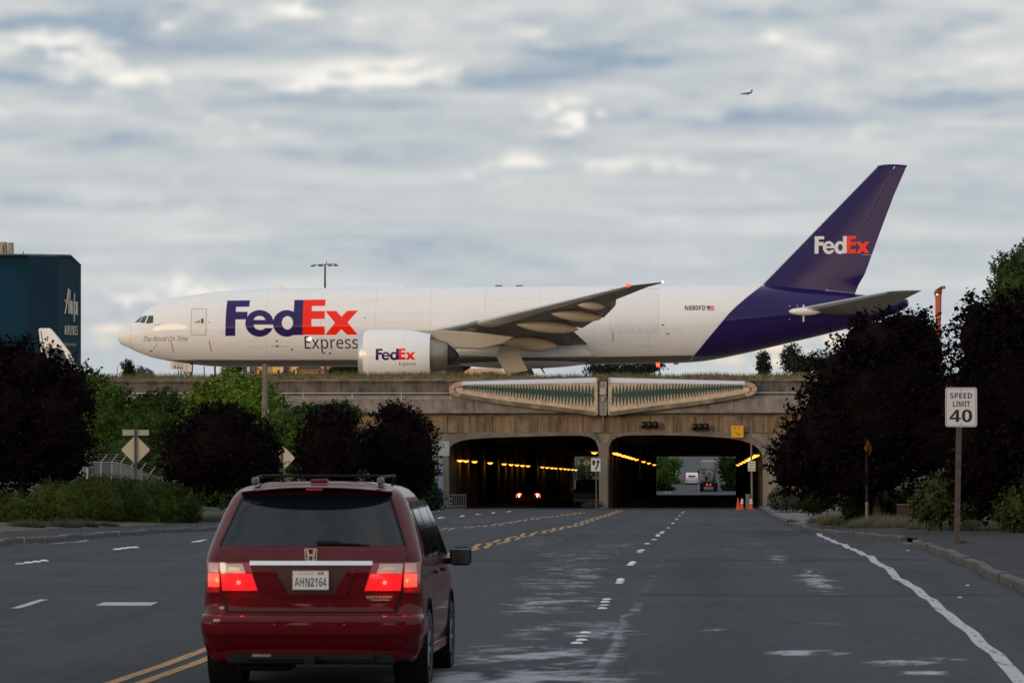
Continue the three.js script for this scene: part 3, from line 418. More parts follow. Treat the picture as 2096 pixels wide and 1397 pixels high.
function liveryCanvas(c, w, h) {
  const Q = (px, py) => { const p = at(px, py, SP - 2.8); return [(p.x - FX0) / (FX1 - FX0) * w, (1 - (p.y - FY0) / (FY1 - FY0)) * h]; };
  const poly = (pts, col) => { c.fillStyle = col; c.beginPath(); pts.forEach((p, i) => { const q = Q(...p); i ? c.lineTo(...q) : c.moveTo(...q); }); c.closePath(); c.fill(); };
  const line = (pts, lw, col) => { c.strokeStyle = col; c.lineWidth = lw; c.beginPath(); pts.forEach((p, i) => { const q = Q(...p); i ? c.lineTo(...q) : c.moveTo(...q); }); c.stroke(); };
  const dot = (px, py, r, col) => { const q = Q(px, py); c.fillStyle = col; c.beginPath(); c.arc(q[0], q[1], r, 0, 7); c.fill(); };
  c.fillStyle = '#eeeeee'; c.fillRect(0, 0, w, h);
  const rr = rng(3); for (let k = 0; k < 900; k++) { c.fillStyle = `rgba(120,110,100,${0.012 + 0.02 * rr()})`; const x = rr() * w, y = rr() * h; c.fillRect(x, y, 2 + rr() * 30, 1 + rr() * 7); }
  // belly grey, with the shade under the jet put into the paint
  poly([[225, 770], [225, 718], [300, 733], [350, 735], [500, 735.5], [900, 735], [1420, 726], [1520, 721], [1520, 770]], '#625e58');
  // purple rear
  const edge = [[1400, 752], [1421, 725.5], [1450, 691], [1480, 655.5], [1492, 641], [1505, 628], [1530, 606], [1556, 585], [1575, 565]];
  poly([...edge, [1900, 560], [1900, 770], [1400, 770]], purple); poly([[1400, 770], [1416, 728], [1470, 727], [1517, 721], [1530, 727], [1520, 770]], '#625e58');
  line(edge, 1.6, '#d8d8da');
  // word mark
  wordMark(c, (u, v) => { const [px, py] = z1(938 + u * 1052, 280 + v * 298); return Q(px, py); }, '#26155c', orange, '#eeeeee');
  { const a = Q(...z1(1552, 672)), b = Q(...z1(1995, 672)), k = Q(...z1(1552, 578)); fitText(c, 'Express', '40px sans-serif', a[0], a[1], b[0] - a[0], (a[1] - k[1]) / 28.5, '#2b2b33'); }
  { const a = Q(287, 697.5), b = Q(383, 697.5); fitText(c, 'The World On Time', 'italic 30px sans-serif', a[0], a[1], b[0] - a[0], 0.62, '#75736f', -0.12); }
  { const a = Q(1401, 634.5), b = Q(1445, 634.5); fitText(c, 'N880FD', 'bold 30px sans-serif', a[0], a[1], b[0] - a[0], 0.6, '#2a2b30'); }
  { const a = Q(1447.5, 625.5), b = Q(1462, 634.5), W = b[0] - a[0], H = b[1] - a[1]; for (let k = 0; k < 13; k++) { c.fillStyle = k % 2 ? '#e8e2e2' : '#b8303c'; c.fillRect(a[0], a[1] + H * k / 13, W, H / 13 + 0.5); } c.fillStyle = '#37407e'; c.fillRect(a[0], a[1], W * 0.42, H * 0.54); }
  // placards, ports and seams
  line([[348.5, 698.5], [352, 720.5]], 2, '#a8463c'); line([[428, 697], [431, 719.5]], 2, '#a8463c');
  line([[262.5, 665], [261.5, 690], [262.5, 711]], 0.8, '#b9b6b0');
  dot(566, 698, 3.2, '#8e8a84'); dot(567, 708, 3.4, '#8e8a84'); dot(597, 714.5, 2.6, '#55504a'); dot(662, 722, 2.4, '#3e2a26'); dot(674, 722, 2.4, '#3e2a26'); dot(747, 650, 1.6, '#333'); dot(429, 659, 1.4, '#444'); dot(512, 711, 1.2, '#555');
  dot(311.5, 710.5, 1.7, '#333'); dot(316.5, 705, 1.5, '#4a3a34'); line([[300, 717.5], [307, 715.5]], 2, '#444');
  for (const [x, y] of [[1297, 654.5], [1333, 649], [1357, 665], [1367, 683]]) { const q = Q(x, y); c.fillStyle = '#a5603a'; c.fillRect(q[0] - 4, q[1] - 1.5, 8, 3); }
  line([[1255, 678], [1255, 700]], 3, 'rgba(110,95,85,0.5)'); line([[313, 663], [325, 664]], 1.2, '#8a8a88');
  for (let k = 0; k < 8; k++) { const px = 545 + k * 112; line([[px, 592], [px, 735]], 0.6, 'rgba(140,138,135,0.5)'); }
  for (const y of [612, 640, 676, 708]) line([[440, y + 3], [900, y], [1400, y - 2]], 0.5, 'rgba(140,138,135,0.35)');
  for (let k = 0; k < 26; k++) { const px = 470 + rr() * 930, y = 690 + rr() * 40; line([[px, y], [px + 14 + rr() * 40, y + 1.5]], 1 + rr() * 2, `rgba(110,96,82,${0.06 + 0.1 * rr()})`); }
  for (const [x, y] of [[1633, 624], [1617, 625], [1617, 652]]) dot(x, y, 1.6, '#d5d5da');
}
const liveryMap = canvasTex(2048, 256, liveryCanvas); liveryMap.magFilter = THREE.LinearFilter; liveryMap.minFilter = THREE.LinearFilter; liveryMap.generateMipmaps = false;
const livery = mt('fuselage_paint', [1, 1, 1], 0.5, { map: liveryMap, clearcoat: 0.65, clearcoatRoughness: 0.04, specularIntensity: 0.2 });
const planeWhite = mt('aircraft_white_paint', whitePlane, 0.5, { clearcoat: 0.8, clearcoatRoughness: 0.05, specularIntensity: 0.2 }), planePurple = mt('aircraft_purple_paint', [0.022, 0.007, 0.085], 0.3, { clearcoat: 0.8, clearcoatRoughness: 0.05 });
const wingGrey = mt('wing_grey_paint', [0.15, 0.143, 0.132], 0.5), bareMetal = mt('bare_aluminium', [0.62, 0.63, 0.66], 0.35, { metalness: 0.7 }), canoeTan = mt('fairing_paint', [0.40, 0.35, 0.27], 0.5), darkMetal = mt('dark_metal', [0.04, 0.038, 0.035], 0.55, { metalness: 0.3 }), rubber = mt('rubber', [0.018, 0.018, 0.018], 0.85), nozzleMetal = mt('nozzle_metal', [0.30, 0.25, 0.21], 0.4, { metalness: 0.8 }), cockpitGlass = mt('cockpit_glass', [0.012, 0.03, 0.035], 0.08, { clearcoat: 1, clearcoatRoughness: 0.02 });
const redBeacon = mt('red_beacon_light', [0.6, 0.03, 0.02], 0.3, { emissive: lc(1, 0.05, 0.03), emissiveIntensity: 3 }), whiteBeacon = mt('landing_light', [0.9, 0.8, 0.7], 0.3, { emissive: lc(1, 0.62, 0.45), emissiveIntensity: 3 });
const plane = thing('freighter_jet', 'huge white cargo jet with a purple tail taxiing across the bridge', 'airplane', [0, 8.2, -SP]);
const PL = (px, py, dz = 0) => at(px, py, SP - dz).sub(plane.position);    // plane-local point; dz towards the camera
{
  const N = 150, M = 56;
  const stX = []; for (let i = 0; i <= N; i++) { const t = i / N; stX.push(t < 0.25 ? 240 + 260 * (t / 0.25) ** 1.9 : t < 0.7 ? lerp(500, 1380, (t - 0.25) / 0.45) : lerp(1380, 1858, (t - 0.7) / 0.3)); }
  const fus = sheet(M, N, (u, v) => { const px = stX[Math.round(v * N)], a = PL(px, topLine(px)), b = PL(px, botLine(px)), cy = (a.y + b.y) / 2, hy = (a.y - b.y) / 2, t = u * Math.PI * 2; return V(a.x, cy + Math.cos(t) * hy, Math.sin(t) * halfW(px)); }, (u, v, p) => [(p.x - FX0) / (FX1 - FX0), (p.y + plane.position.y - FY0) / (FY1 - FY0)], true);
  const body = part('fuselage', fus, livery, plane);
  part('tail_cone_end', new THREE.SphereGeometry(0.3, 12, 8).scale(0.4, 1, 1).translate(PL(1858, 619).x, PL(1858, 619).y, 0), bareMetal, plane);
  // surface point of the near side of the fuselage
  const skin = (px0, py, off = 0.012) => { const x0 = at(px0, py, SP - Math.min(halfW(px0), 2.9)).x, px = CX + F * (x0 * CT + SP * ST) / (SP * CT - x0 * ST); const a = PL(px, topLine(px)), b = PL(px, botLine(px)), cy = (a.y + b.y) / 2, hy = (a.y - b.y) / 2, y = at(px0, py, SP - Math.min(halfW(px0), 2.9)).y - plane.position.y, k = clamp((y - cy) / hy, -0.999, 0.999), w = halfW(px); const z = Math.sqrt(1 - k * k) * w, x = x0; const n = V(0, k / hy, Math.sqrt(1 - k * k) / w).normalize(); return V(x, y, z).addScaledVector(n, off); };
  const patch = (name, q, mat, off, nx = 6, ny = 6, parent = plane) => { const [A, B, C, D] = q; return part(name, sheet(nx, ny, (u, v) => skin(lerp(lerp(A[0], B[0], u), lerp(D[0], C[0], u), v), lerp(lerp(A[1], B[1], u), lerp(D[1], C[1], u), v), off), null, true), mat, parent); };
  const frame = (name, px0, py0, px1, py1, lw, mat, parent) => { const gs = []; const add = (a, b, c, d) => gs.push(sheet(6, 6, (u, v) => skin(lerp(a, c, u), lerp(b, d, v), 0.018), null, true)); add(px0, py0, px1, py0 + lw); add(px0, py1 - lw, px1, py1); add(px0, py0, px0 + lw, py1); add(px1 - lw, py0, px1, py1); return part(name, gs, mat, parent); };
  const seam = mt('seam_grey', [0.30, 0.29, 0.28], 0.6), seamPale = mt('seam_pale', [0.52, 0.51, 0.5], 0.6);
  // cockpit windows
  const frameDark = mt('window_frame_grey', [0.35, 0.36, 0.37], 0.4);
  for (const q of [[[273, 659.2], [285, 647.5], [289.5, 646.3], [282.5, 659.6]], [[284.5, 659.8], [291.5, 646.0], [299.5, 645.6], [295, 660.8]], [[298, 662], [302.5, 645.6], [312.5, 645.6], [312.5, 660.5]]]) patch('cockpit_window', q, cockpitGlass, 0.02, 5, 5);
  // forward door and cargo door
  const door = patch('forward_door', [[391, 632], [421, 632], [421, 684.5], [391, 684.5]], planeWhite, 0.012); frame('door_frame', 390, 631, 422, 685.5, 1.0, seam, door); patch('door_handle', [[411.5, 652], [416, 652], [416, 661.5], [411.5, 661.5]], darkMetal, 0.03, 2, 2, door); patch('door_marking', [[399, 658], [409, 655.5], [410, 660], [399, 661]], mt('marking_red', [0.55, 0.2, 0.15], 0.6), 0.024, 3, 3, door);
  const cargo = patch('cargo_door', [[1249, 590], [1348, 590], [1348, 680], [1249, 680]], planeWhite, 0.008, 8, 10); frame('cargo_door_frame', 1248.5, 589, 1348.5, 680.5, 0.55, seamPale, cargo);
  for (let k = 0; k < 7; k++) patch('latch', [[1253 + k * 14, 674], [1255 + k * 14, 674], [1255 + k * 14, 676], [1253 + k * 14, 676]], seam, 0.02, 1, 1, cargo);
  // blade antennas and roof fittings
  const blade = (px, py0, py1, w, mat = planeWhite) => part('antenna', plate([[0, 0], [w, 0], [w * 1.05, (py0 - py1) / 25.6], [w * 0.75, (py0 - py1) / 25.6]], 0.05).translate(PL(px, py0).x, PL(px, py0).y - 0.03, 0), mat, plane);
  blade(817, 587, 578, 0.32); blade(1409, 584.5, 576.5, 0.18); part('roof_fitting', rbox(0.55, 0.12, 0.3, 0.04, PL(1021, 585).x, PL(1021, 585.2).y, 0), darkMetal, plane); part('roof_fitting', rbox(0.55, 0.12, 0.3, 0.04, PL(1063, 585).x, PL(1063, 585).y, 0), darkMetal, plane); part('roof_fitting', rbox(0.85, 0.1, 0.5, 0.04, PL(1232, 583.6).x, PL(1232, 583.6).y, 0), planeWhite, plane);
  part('roof_beacon_light', new THREE.SphereGeometry(0.13, 10, 6).translate(PL(573, 590).x, PL(573, 590).y, 0), redBeacon, plane); part('belly_beacon_light', rbox(0.28, 0.34, 0.12, 0.05, PL(1347, 746).x, PL(1347, 746).y, 0), redBeacon, plane);
  part('belly_antenna', box(0.4, 0.14, 0.06, PL(1384, 744).x, PL(1384, 744).y, 0), canoeTan, plane); part('belly_antenna', plate([[0, 0], [0.22, 0], [0.55, -0.62], [0.45, -0.62]], 0.06).translate(PL(1102, 748).x, PL(1102, 748).y, 0), darkMetal, plane);
  // wing-body fairing
  const fc = PL(1064, 720), fairing = new THREE.SphereGeometry(1, 48, 24).scale(7.7, 1.35, 3.28).translate(fc.x, fc.y, 0); part('belly_fairing', fairing, planeWhite, plane);
  { const g = new THREE.SphereGeometry(1, 48, 24).scale(8.0, 0.62, 3.05).translate(fc.x - 0.3, PL(1064, 732.5).y, 0); part('belly_panel', g, mt('belly_grey_shade', [0.13, 0.12, 0.11], 0.5), plane); }  // grey underside of the fairing, shade painted into its tone

  // lifting surfaces: stations [dz, leading edge px, py, trailing edge px, py, thickness]
  const foil = (st, side, span = 10, chord = 18, u0 = 0, u1 = 1, grow = 0) => {
    const P = st.map(([dz, lx, ly, tx, ty, th]) => ({ z: dz, L: PL(lx, ly, dz), T: PL(tx, ty, dz), th }));
    const pt = (j, u, lower) => { const a = Math.min(P.length - 2, Math.floor(j)), f = j - a, L = P[a].L.clone().lerp(P[a + 1].L, f), T = P[a].T.clone().lerp(P[a + 1].T, f), th = lerp(P[a].th, P[a + 1].th, f) + grow, z = lerp(P[a].z, P[a + 1].z, f), c = lerp(u0, u1, u), t = th * 5 * (0.2969 * Math.sqrt(c) - 0.126 * c - 0.3516 * c * c + 0.2843 * c ** 3 - 0.1036 * c ** 4) * (L.distanceTo(T)); return V(lerp(L.x, T.x, c), lerp(L.y, T.y, c) + (lower ? -t * 0.8 : t), z * side); };
    const gs = [sheet(chord, (P.length - 1) * span, (u, v) => pt(v * (P.length - 1), u * u, false), null, side > 0), sheet(chord, (P.length - 1) * span, (u, v) => pt(v * (P.length - 1), u * u, true), null, side < 0)];
    const tip = P.length - 1; gs.push(sheet(chord, 1, (u, v) => v ? pt(tip, u * u, true) : pt(tip, u * u, false), null, side > 0));
    gs.push(sheet(1, (P.length - 1) * span, (u, v) => u ? pt(v * (P.length - 1), 1, true) : pt(v * (P.length - 1), 1, false), null, side < 0));
    return { geo: merge(gs), pt };
  };
  const wst = [[2.4, 862, 688, 1205, 706, 0.12], [10, 977, 660.5, 1158, 663, 0.12], [15, 1060, 640, 1205, 640, 0.115], [20, 1143, 620, 1243, 620, 0.11], [28.5, 1284, 585.5, 1326, 587, 0.10], [31.6, 1335, 579.5, 1352, 580, 0.08], [32.5, 1354, 577, 1358, 577.5, 0.05]];
  for (const sd of [1, -1]) {
    const w = foil(wst, sd); const wing = part('wing', w.geo, wingGrey, plane);
    const slat = foil(wst.slice(1, 5), sd, 10, 8, 0, 0.17, 0.012); part('slat', slat.geo, bareMetal, wing);
    const slatIn = foil([[3.3, 878, 684, 1200, 704, 0.125], [8.6, 956, 665.5, 1163, 668, 0.125]], sd, 6, 8, 0, 0.10, 0.01); part('slat', slatIn.geo, bareMetal, wing);
    // lowered flaps behind the trailing edge
    for (const [za, zb, a, b] of [[4, 9.6, [1150, 688, 1148, 705], [1142, 670, 1160, 684]], [11.2, 15.5, [1150, 661, 1178, 671], [1190, 643, 1215, 652]], [16.4, 23.5, [1196, 640, 1222, 650], [1262, 610, 1252, 625]]]) { const f = foil([[za, a[0], a[1], a[2] + 14, a[3], 0.1], [zb, b[0], b[1], b[2] + 8, b[3], 0.1]], sd, 3, 8); part('flap', f.geo, wingGrey, wing); }
    for (const [dz, pa, ya, pb, yb, r] of [[6.2, 1022, 699, 1143, 708, 0.56], [12.2, 1056, 664, 1186, 674, 0.46], [17.6, 1128, 642, 1233, 651, 0.42], [22.4, 1182, 624, 1240, 628, 0.30]]) { const A = PL(pa, ya, dz), B = PL(pb, yb, dz), L = B.x - A.x, g = new THREE.LatheGeometry([[0, 0], [0.35, 0.08], [0.72, 0.22], [0.95, 0.4], [1, 0.58], [0.82, 0.78], [0.42, 0.93], [0, 1]].map(([q, t]) => new THREE.Vector2(q * r, t * L)), 20).rotateZ(-Math.PI / 2); g.rotateZ(Math.atan2(B.y - A.y, L)); part('flap_fairing', g.translate(A.x, A.y, dz * sd), canoeTan, wing); }
    part('wing_tip_light', new THREE.SphereGeometry(0.08, 8, 6).translate(PL(1357, 577, 32.4).x, PL(1357, 577, 32.4).y, 32.4 * sd), whiteBeacon, wing); part('position_light', new THREE.SphereGeometry(0.16, 10, 8).scale(1.3, 0.8, 1).translate(PL(1286, 583.5, 28.6).x, PL(1286, 583.5, 28.6).y, 28.9 * sd), redBeacon, wing);
    part('jettison_pipe', new THREE.TorusGeometry(0.13, 0.05, 6, 14, 4).translate(PL(1229, 645, 19).x + 0.1, PL(1229, 645, 19).y, 19 * sd), wingGrey, wing);

    // engine
    const dz = 9.6, c0 = PL(737, 727.5, dz), c1 = PL(882, 727.5, dz), len = c1.x - c0.x, eng = new THREE.Group(); eng.name = 'engine'; eng.position.set(c0.x, c0.y, dz * sd); plane.add(eng);
    const lathe = (pts, n = 48) => new THREE.LatheGeometry(pts.map(([x, r]) => new THREE.Vector2(r, x)), n).rotateZ(-Math.PI / 2);
    const em = sd > 0 ? mt('nacelle_paint', [1, 1, 1], 0.5, { clearcoat: 0.9, clearcoatRoughness: 0.05, specularIntensity: 0.2, map: canvasTex(512, 256, (c, w, h) => { c.fillStyle = '#eeeeee'; c.fillRect(0, 0, w, h); const Q = (px, py) => { const p = PL(px, py, dz + 1.85); return [(p.x - c0.x) / len * w, (0.5 - (p.y - c0.y) / 4.2) * h]; }; wordMark(c, (u, v) => Q(769 + u * 81, 713 + v * 24), '#26155c', orange, '#eeeeee'); const a = Q(816, 747.5), b = Q(851.5, 747.5); fitText(c, 'Express', '30px sans-serif', a[0], a[1], b[0] - a[0], 0.74, '#3a3a42'); c.strokeStyle = 'rgba(120,120,120,0.4)'; c.lineWidth = 1; for (const px of [826]) { const p = Q(px, 700); c.beginPath(); c.moveTo(p[0], 0); c.lineTo(p[0], h); c.stroke(); } }) }) : planeWhite;
    const cowl = lathe([[0.0, 1.70], [0.05, 1.80], [0.35, 1.93], [0.9, 2.01], [1.9, 2.05], [3.2, 2.02], [4.4, 1.92], [len, 1.72], [len, 1.6]]); { const p = cowl.attributes.position, uv = cowl.attributes.uv; for (let i = 0; i < p.count; i++) uv.setXY(i, p.getX(i) / len, p.getY(i) / 4.2 + 0.5); }
    part('engine_cowl', cowl, em, eng); part('intake_lip', lathe([[0.52, 1.45], [0.1, 1.56], [-0.06, 1.66], [-0.05, 1.76], [0.08, 1.84], [0.34, 1.945]]), bareMetal, eng);
    part('fan_disc', new THREE.CircleGeometry(1.5, 32).rotateY(-Math.PI / 2).translate(0.9, 0, 0), darkMetal, eng); part('core_cowl', lathe([[len - 1.2, 1.4], [len, 1.42], [len + 0.95, 1.18], [len + 1.35, 1.05], [len + 1.35, 0.9]]), nozzleMetal, eng); part('exhaust_cone', lathe([[len + 0.8, 0.86], [len + 1.45, 0.72], [len + 1.9, 0.45], [len + 2.2, 0.05]]), darkMetal, eng);
    part('fan_duct', new THREE.RingGeometry(1.35, 1.66, 40).rotateY(Math.PI / 2).translate(len - 0.25, 0, 0), darkMetal, eng);
    // pylon
    const py = [[808, 678], [905, 678.5], [985, 684], [1048, 690], [1030, 700], [985, 711], [930, 709], [886, 690], [850, 688]].map(([a, b]) => { const p = PL(a, b, dz); return [p.x, p.y]; }); part('pylon', plate(py.reverse(), 0.7, 0.12).translate(0, 0, (dz + (sd > 0 ? 0.35 : -0.35 + 0.7)) * 1 * (sd > 0 ? 1 : 0) + (sd < 0 ? -dz + 0.35 : 0)), canoeTan, plane);

    // main gear: door, leg and wheels
    const gearZ = 5.5 * sd; const dp = [[1014.5, 725.5], [1025, 708], [1059, 711], [1068, 735], [1080, 757.6], [1036, 765.5]].map(([a, b]) => { const p = PL(a, b, 6.3); return [p.x, p.y]; }); part('gear_door', plate([...dp].reverse(), 0.1, 0.02).translate(0, 0, sd > 0 ? 6.35 : -6.25), canoeTan, plane);
    const gx = PL(1052, 745, 5.5).x; part('gear_leg', rod(V(gx, 0.9, gearZ), V(gx, PL(1050, 705, 5.5).y, gearZ), 0.2), darkMetal, plane);
    for (const ax of [-1.46, 0, 1.46]) for (const wz of [-0.7, 0.7]) part('main_wheel', new THREE.TorusGeometry(0.44, 0.23, 10, 24).scale(1, 1, 1.1).translate(gx + ax, 0.67, gearZ + wz), rubber, plane);
    part('bogie_beam', box(3.2, 0.25, 0.3, gx, 0.68, gearZ), darkMetal, plane);
  }
  // nose gear with its numbered door
  const ng = new THREE.Group(); ng.name = 'nose_gear'; const nx = PL(388, 745).x; ng.position.set(nx, 0, 0); plane.add(ng);
  part('strut', rod(V(0, 0.5, 0), V(0.15, PL(388, 742).y, 0), 0.14), darkMetal, ng); for (const wz of [-0.38, 0.38]) part('nose_wheel', new THREE.TorusGeometry(0.36, 0.18, 10, 20).translate(0, 0.54, wz), rubber, ng);
  part('drag_strut', rod(V(0.1, 1.4, 0), V(-0.9, PL(360, 742).y, 0), 0.08), canoeTan, ng); part('taxi_light_bracket', rbox(0.5, 0.3, 0.5, 0.05, -0.1, PL(388, 757).y, 0), canoeTan, ng);
  part('torque_link', rod(V(-0.5, PL(380, 767).y, 0.2), V(0.1, PL(390, 760).y, 0.2), 0.06), canoeTan, ng);
  { const tex = canvasTex(256, 128, (c, w, h) => { c.fillStyle = '#d9d2c8'; c.fillRect(0, 0, w, h); fitText(c, 'ETOPS', 'bold 40px sans-serif', 40, 42, 115, 0.8, '#5b5550'); fitText(c, '880', 'bold 60px sans-serif', 32, 108, 122, 1.0, '#1d1a1a'); c.fillStyle = '#9a4034'; c.fillRect(186, 0, 7, h); });
    const q = [PL(350, 738.5, 0.9), PL(393, 746.5, 0.9), PL(391.5, 761.5, 0.9), PL(347.5, 754.5, 0.9)]; const g = sheet(1, 1, (u, v) => q[3].clone().lerp(q[2], u).lerp(q[0].clone().lerp(q[1], u), v).sub(V(nx, 0, 0))); const b = g.clone().translate(0, 0, -0.06); const dm = mt('gear_door_paint', [1, 1, 1], 0.5, { map: tex }); const d = part('nose_gear_door', g, dm, ng); part('door_inner_skin', sheet(1, 1, (u, v) => q[3].clone().lerp(q[2], u).lerp(q[0].clone().lerp(q[1], u), v).sub(V(nx, 0, 0.05)), null, true), planeWhite, d); }
  // fin, rudder and tailplane
  const finSt = [[586, 1558, 1756], [560, 1584, 1771], [480, 1662, 1800], [400, 1739, 1830], [341, 1797, 1856]], Nf = 24;
  const finTex = canvasTex(1024, 1024, (c, w, h) => { c.fillStyle = purple; c.fillRect(0, 0, w, h); const A = PL(1550, 620), B = PL(1870, 330); const Q = (px, py) => { const p = PL(px, py); return [(p.x - A.x) / (B.x - A.x) * w, (1 - (p.y - A.y) / (B.y - A.y)) * h]; };
    wordMark(c, (u, v) => Q(1667.5 + u * 113, 482.5 + v * 37.5), '#e2e2e4', orange, purple); const ln = (pts, lw, col) => { c.strokeStyle = col; c.lineWidth = lw; c.beginPath(); pts.forEach((p, i) => { const q = Q(...p); i ? c.lineTo(...q) : c.moveTo(...q); }); c.stroke(); };
    ln([[1764, 521], [1789, 521.5]], 3, '#c9c7d4'); ln([[1688, 594], [1760, 600]], 4, '#8d88a6'); ln([[1690, 594], [1694, 590], [1702, 596]], 3, '#8d88a6'); for (const [x, y] of [[1677.5, 472], [1652.5, 499]]) { const q = Q(x, y); c.strokeStyle = '#7d78a0'; c.lineWidth = 1.5; c.beginPath(); c.arc(q[0], q[1], 4, 0, 7); c.stroke(); } });
  const finMat = mt('fin_paint', [1, 1, 1], 0.5, { map: finTex, clearcoat: 0.7, clearcoatRoughness: 0.04, specularIntensity: 0.1 }), fA = PL(1550, 620), fB = PL(1870, 330);
  const finUV = (u, v, p) => [(p.x - fA.x) / (fB.x - fA.x), (p.y - fA.y) / (fB.y - fA.y)];
  const finLE = lin(finSt.map(([y, l]) => [-y, l])), finTE = lin(finSt.map(([y, , t]) => [-y, t])), hinge = (py) => lerp(1695, 1829, (594 - py) / (594 - 346));
  const finSheet = (x0f, x1f, side, f0, f1) => sheet(14, Nf, (u, v) => { const py = lerp(605, 340, v), a = finLE(-Math.min(586, py)) - (py > 586 ? (py - 586) * 0.95 : 0), b = finTE(-Math.min(586, py)) + (py > 586 ? (py - 586) * -0.35 : 0), px = lerp(x0f(py, a, b), x1f(py, a, b), u), c = clamp((px - a) / (b - a), 0, 1), th = 0.09 * 5 * (0.2969 * Math.sqrt(c) - 0.126 * c - 0.3516 * c * c + 0.2843 * c ** 3 - 0.1036 * c ** 4) * (b - a) / 25.6; const p = PL(px, py); return V(p.x, p.y, side * th * 0.5); }, finUV, side < 0);
  const H = (py, a, b) => hinge(py);
  part('tail_fin', [finSheet((p, a) => a, (p) => hinge(p) - 1.1, 1), finSheet((p, a) => a, (p) => hinge(p) - 1.1, -1)], finMat, plane);
  part('rudder', [finSheet((p) => hinge(p) + 0.5, (p, a, b) => b, 1), finSheet((p) => hinge(p) + 0.5, (p, a, b) => b, -1)], finMat, plane);
  part('rudder_hinge', rod(V(PL(1695, 594).x, PL(1695, 594).y, 0), V(PL(1829, 346).x, PL(1829, 346).y, 0), 0.09), planePurple, plane);
  part('fin_leading_edge', rod(V(PL(1560, 584).x, PL(1560, 584).y, 0), V(PL(1797, 341).x, PL(1797, 341).y, 0), 0.07, 0.05), bareMetal, plane);
  part('fin_tip', new THREE.TubeGeometry(new THREE.CatmullRomCurve3([PL(1797, 341), PL(1812, 338.5), PL(1835, 338), PL(1857, 340)]), 10, 0.09, 6), planePurple, plane);
  part('dorsal_fairing', plate([[1528, 586], [1545, 582.5], [1557, 577], [1566, 586]].map(([a, b]) => { const p = PL(a, b); return [p.x, p.y]; }).reverse(), 0.3, 0.05).translate(0, 0, 0.15), planeWhite, plane);
  for (const sd of [1, -1]) {
    const st = foil([[1.5, 1630, 634, 1792, 642, 0.10], [6, 1722, 616.5, 1836, 620, 0.10], [10.2, 1812, 599, 1884, 596, 0.09], [10.7, 1826, 596.5, 1888, 594, 0.05]], sd, 8, 16); const tp = part('tailplane', st.geo, wingGrey, plane);
    const le = foil([[1.5, 1628, 634, 1790, 642, 0.105], [10.2, 1810, 599, 1884, 596, 0.095]], sd, 8, 8, 0, 0.09, 0.006); part('tailplane_leading_edge', le.geo, bareMetal, tp);
    part('root_fairing', new THREE.SphereGeometry(1, 16, 10).scale(1.3, 0.33, 0.5).translate(PL(1648, 636, 2.4).x, PL(1648, 637, 2.4).y, 2.3 * sd), planeWhite, tp);
    part('root_gap_plate', box(0.14, 1.4, 0.05, PL(1645, 640, 2).x, PL(1645, 641, 2).y, 2.16 * sd, 0.35 * sd), planeWhite, tp);
  }
  part('landing_light', new THREE.SphereGeometry(0.13, 10, 8).translate(skin(633.5, 693, 0).x, skin(633.5, 693, 0).y, skin(633.5, 693, 0).z), whiteBeacon, plane);
}

// small jet far off in the sky
{
  const s = 2600, p = at(1528, 191, s), j = thing('distant_jet', 'tiny twin-jet airliner flying far off in the cloudy sky', 'airplane', p, 0); j.rotation.z = 0.1;
  const k = s / F, m = mt('distant_jet_paint', [0.22, 0.22, 0.24], 0.5), tailRed = mt('distant_tail_red', [0.55, 0.12, 0.1], 0.5);
  const b = new THREE.SphereGeometry(1, 20, 10).scale(13 * k, 1.9 * k, 1.9 * k); part('fuselage', b, m, j);
  part('tail_fin', plate([[7, 0.5], [11, 0.5], [14.5, 6], [10.5, 6]].map(([x, y]) => [x * k, y * k]), 0.5 * k).translate(0, 0, 0.25 * k), tailRed, j);
  part('tailplane', box(3 * k, 0.4 * k, 9 * k, 12.5 * k, 6 * k, 0), tailRed, j); for (const sd of [-1, 1]) { part('wing', plate([[-2, 0], [3, 0], [6, 12], [4.5, 12]].map(([x, y]) => [x * k, y * k]), 0.3 * k).rotateX(sd * Math.PI / 2).translate(0, -1 * k, sd * 0.5 * k), m, j); part('engine', new THREE.CylinderGeometry(0.9 * k, 0.8 * k, 4 * k, 12).rotateZ(Math.PI / 2).translate(5.5 * k, 1.0 * k, sd * 2.6 * k), mt('jet_engine', [0.1, 0.1, 0.1], 0.5), j); part('wheel_leg', box(0.7 * k, 3 * k, 0.5 * k, (sd > 0 ? 0.5 : 2.6) * k, -2.4 * k, sd * 1.2 * k), mt('jet_gear', [0.03, 0.03, 0.03], 0.8), j); }
}

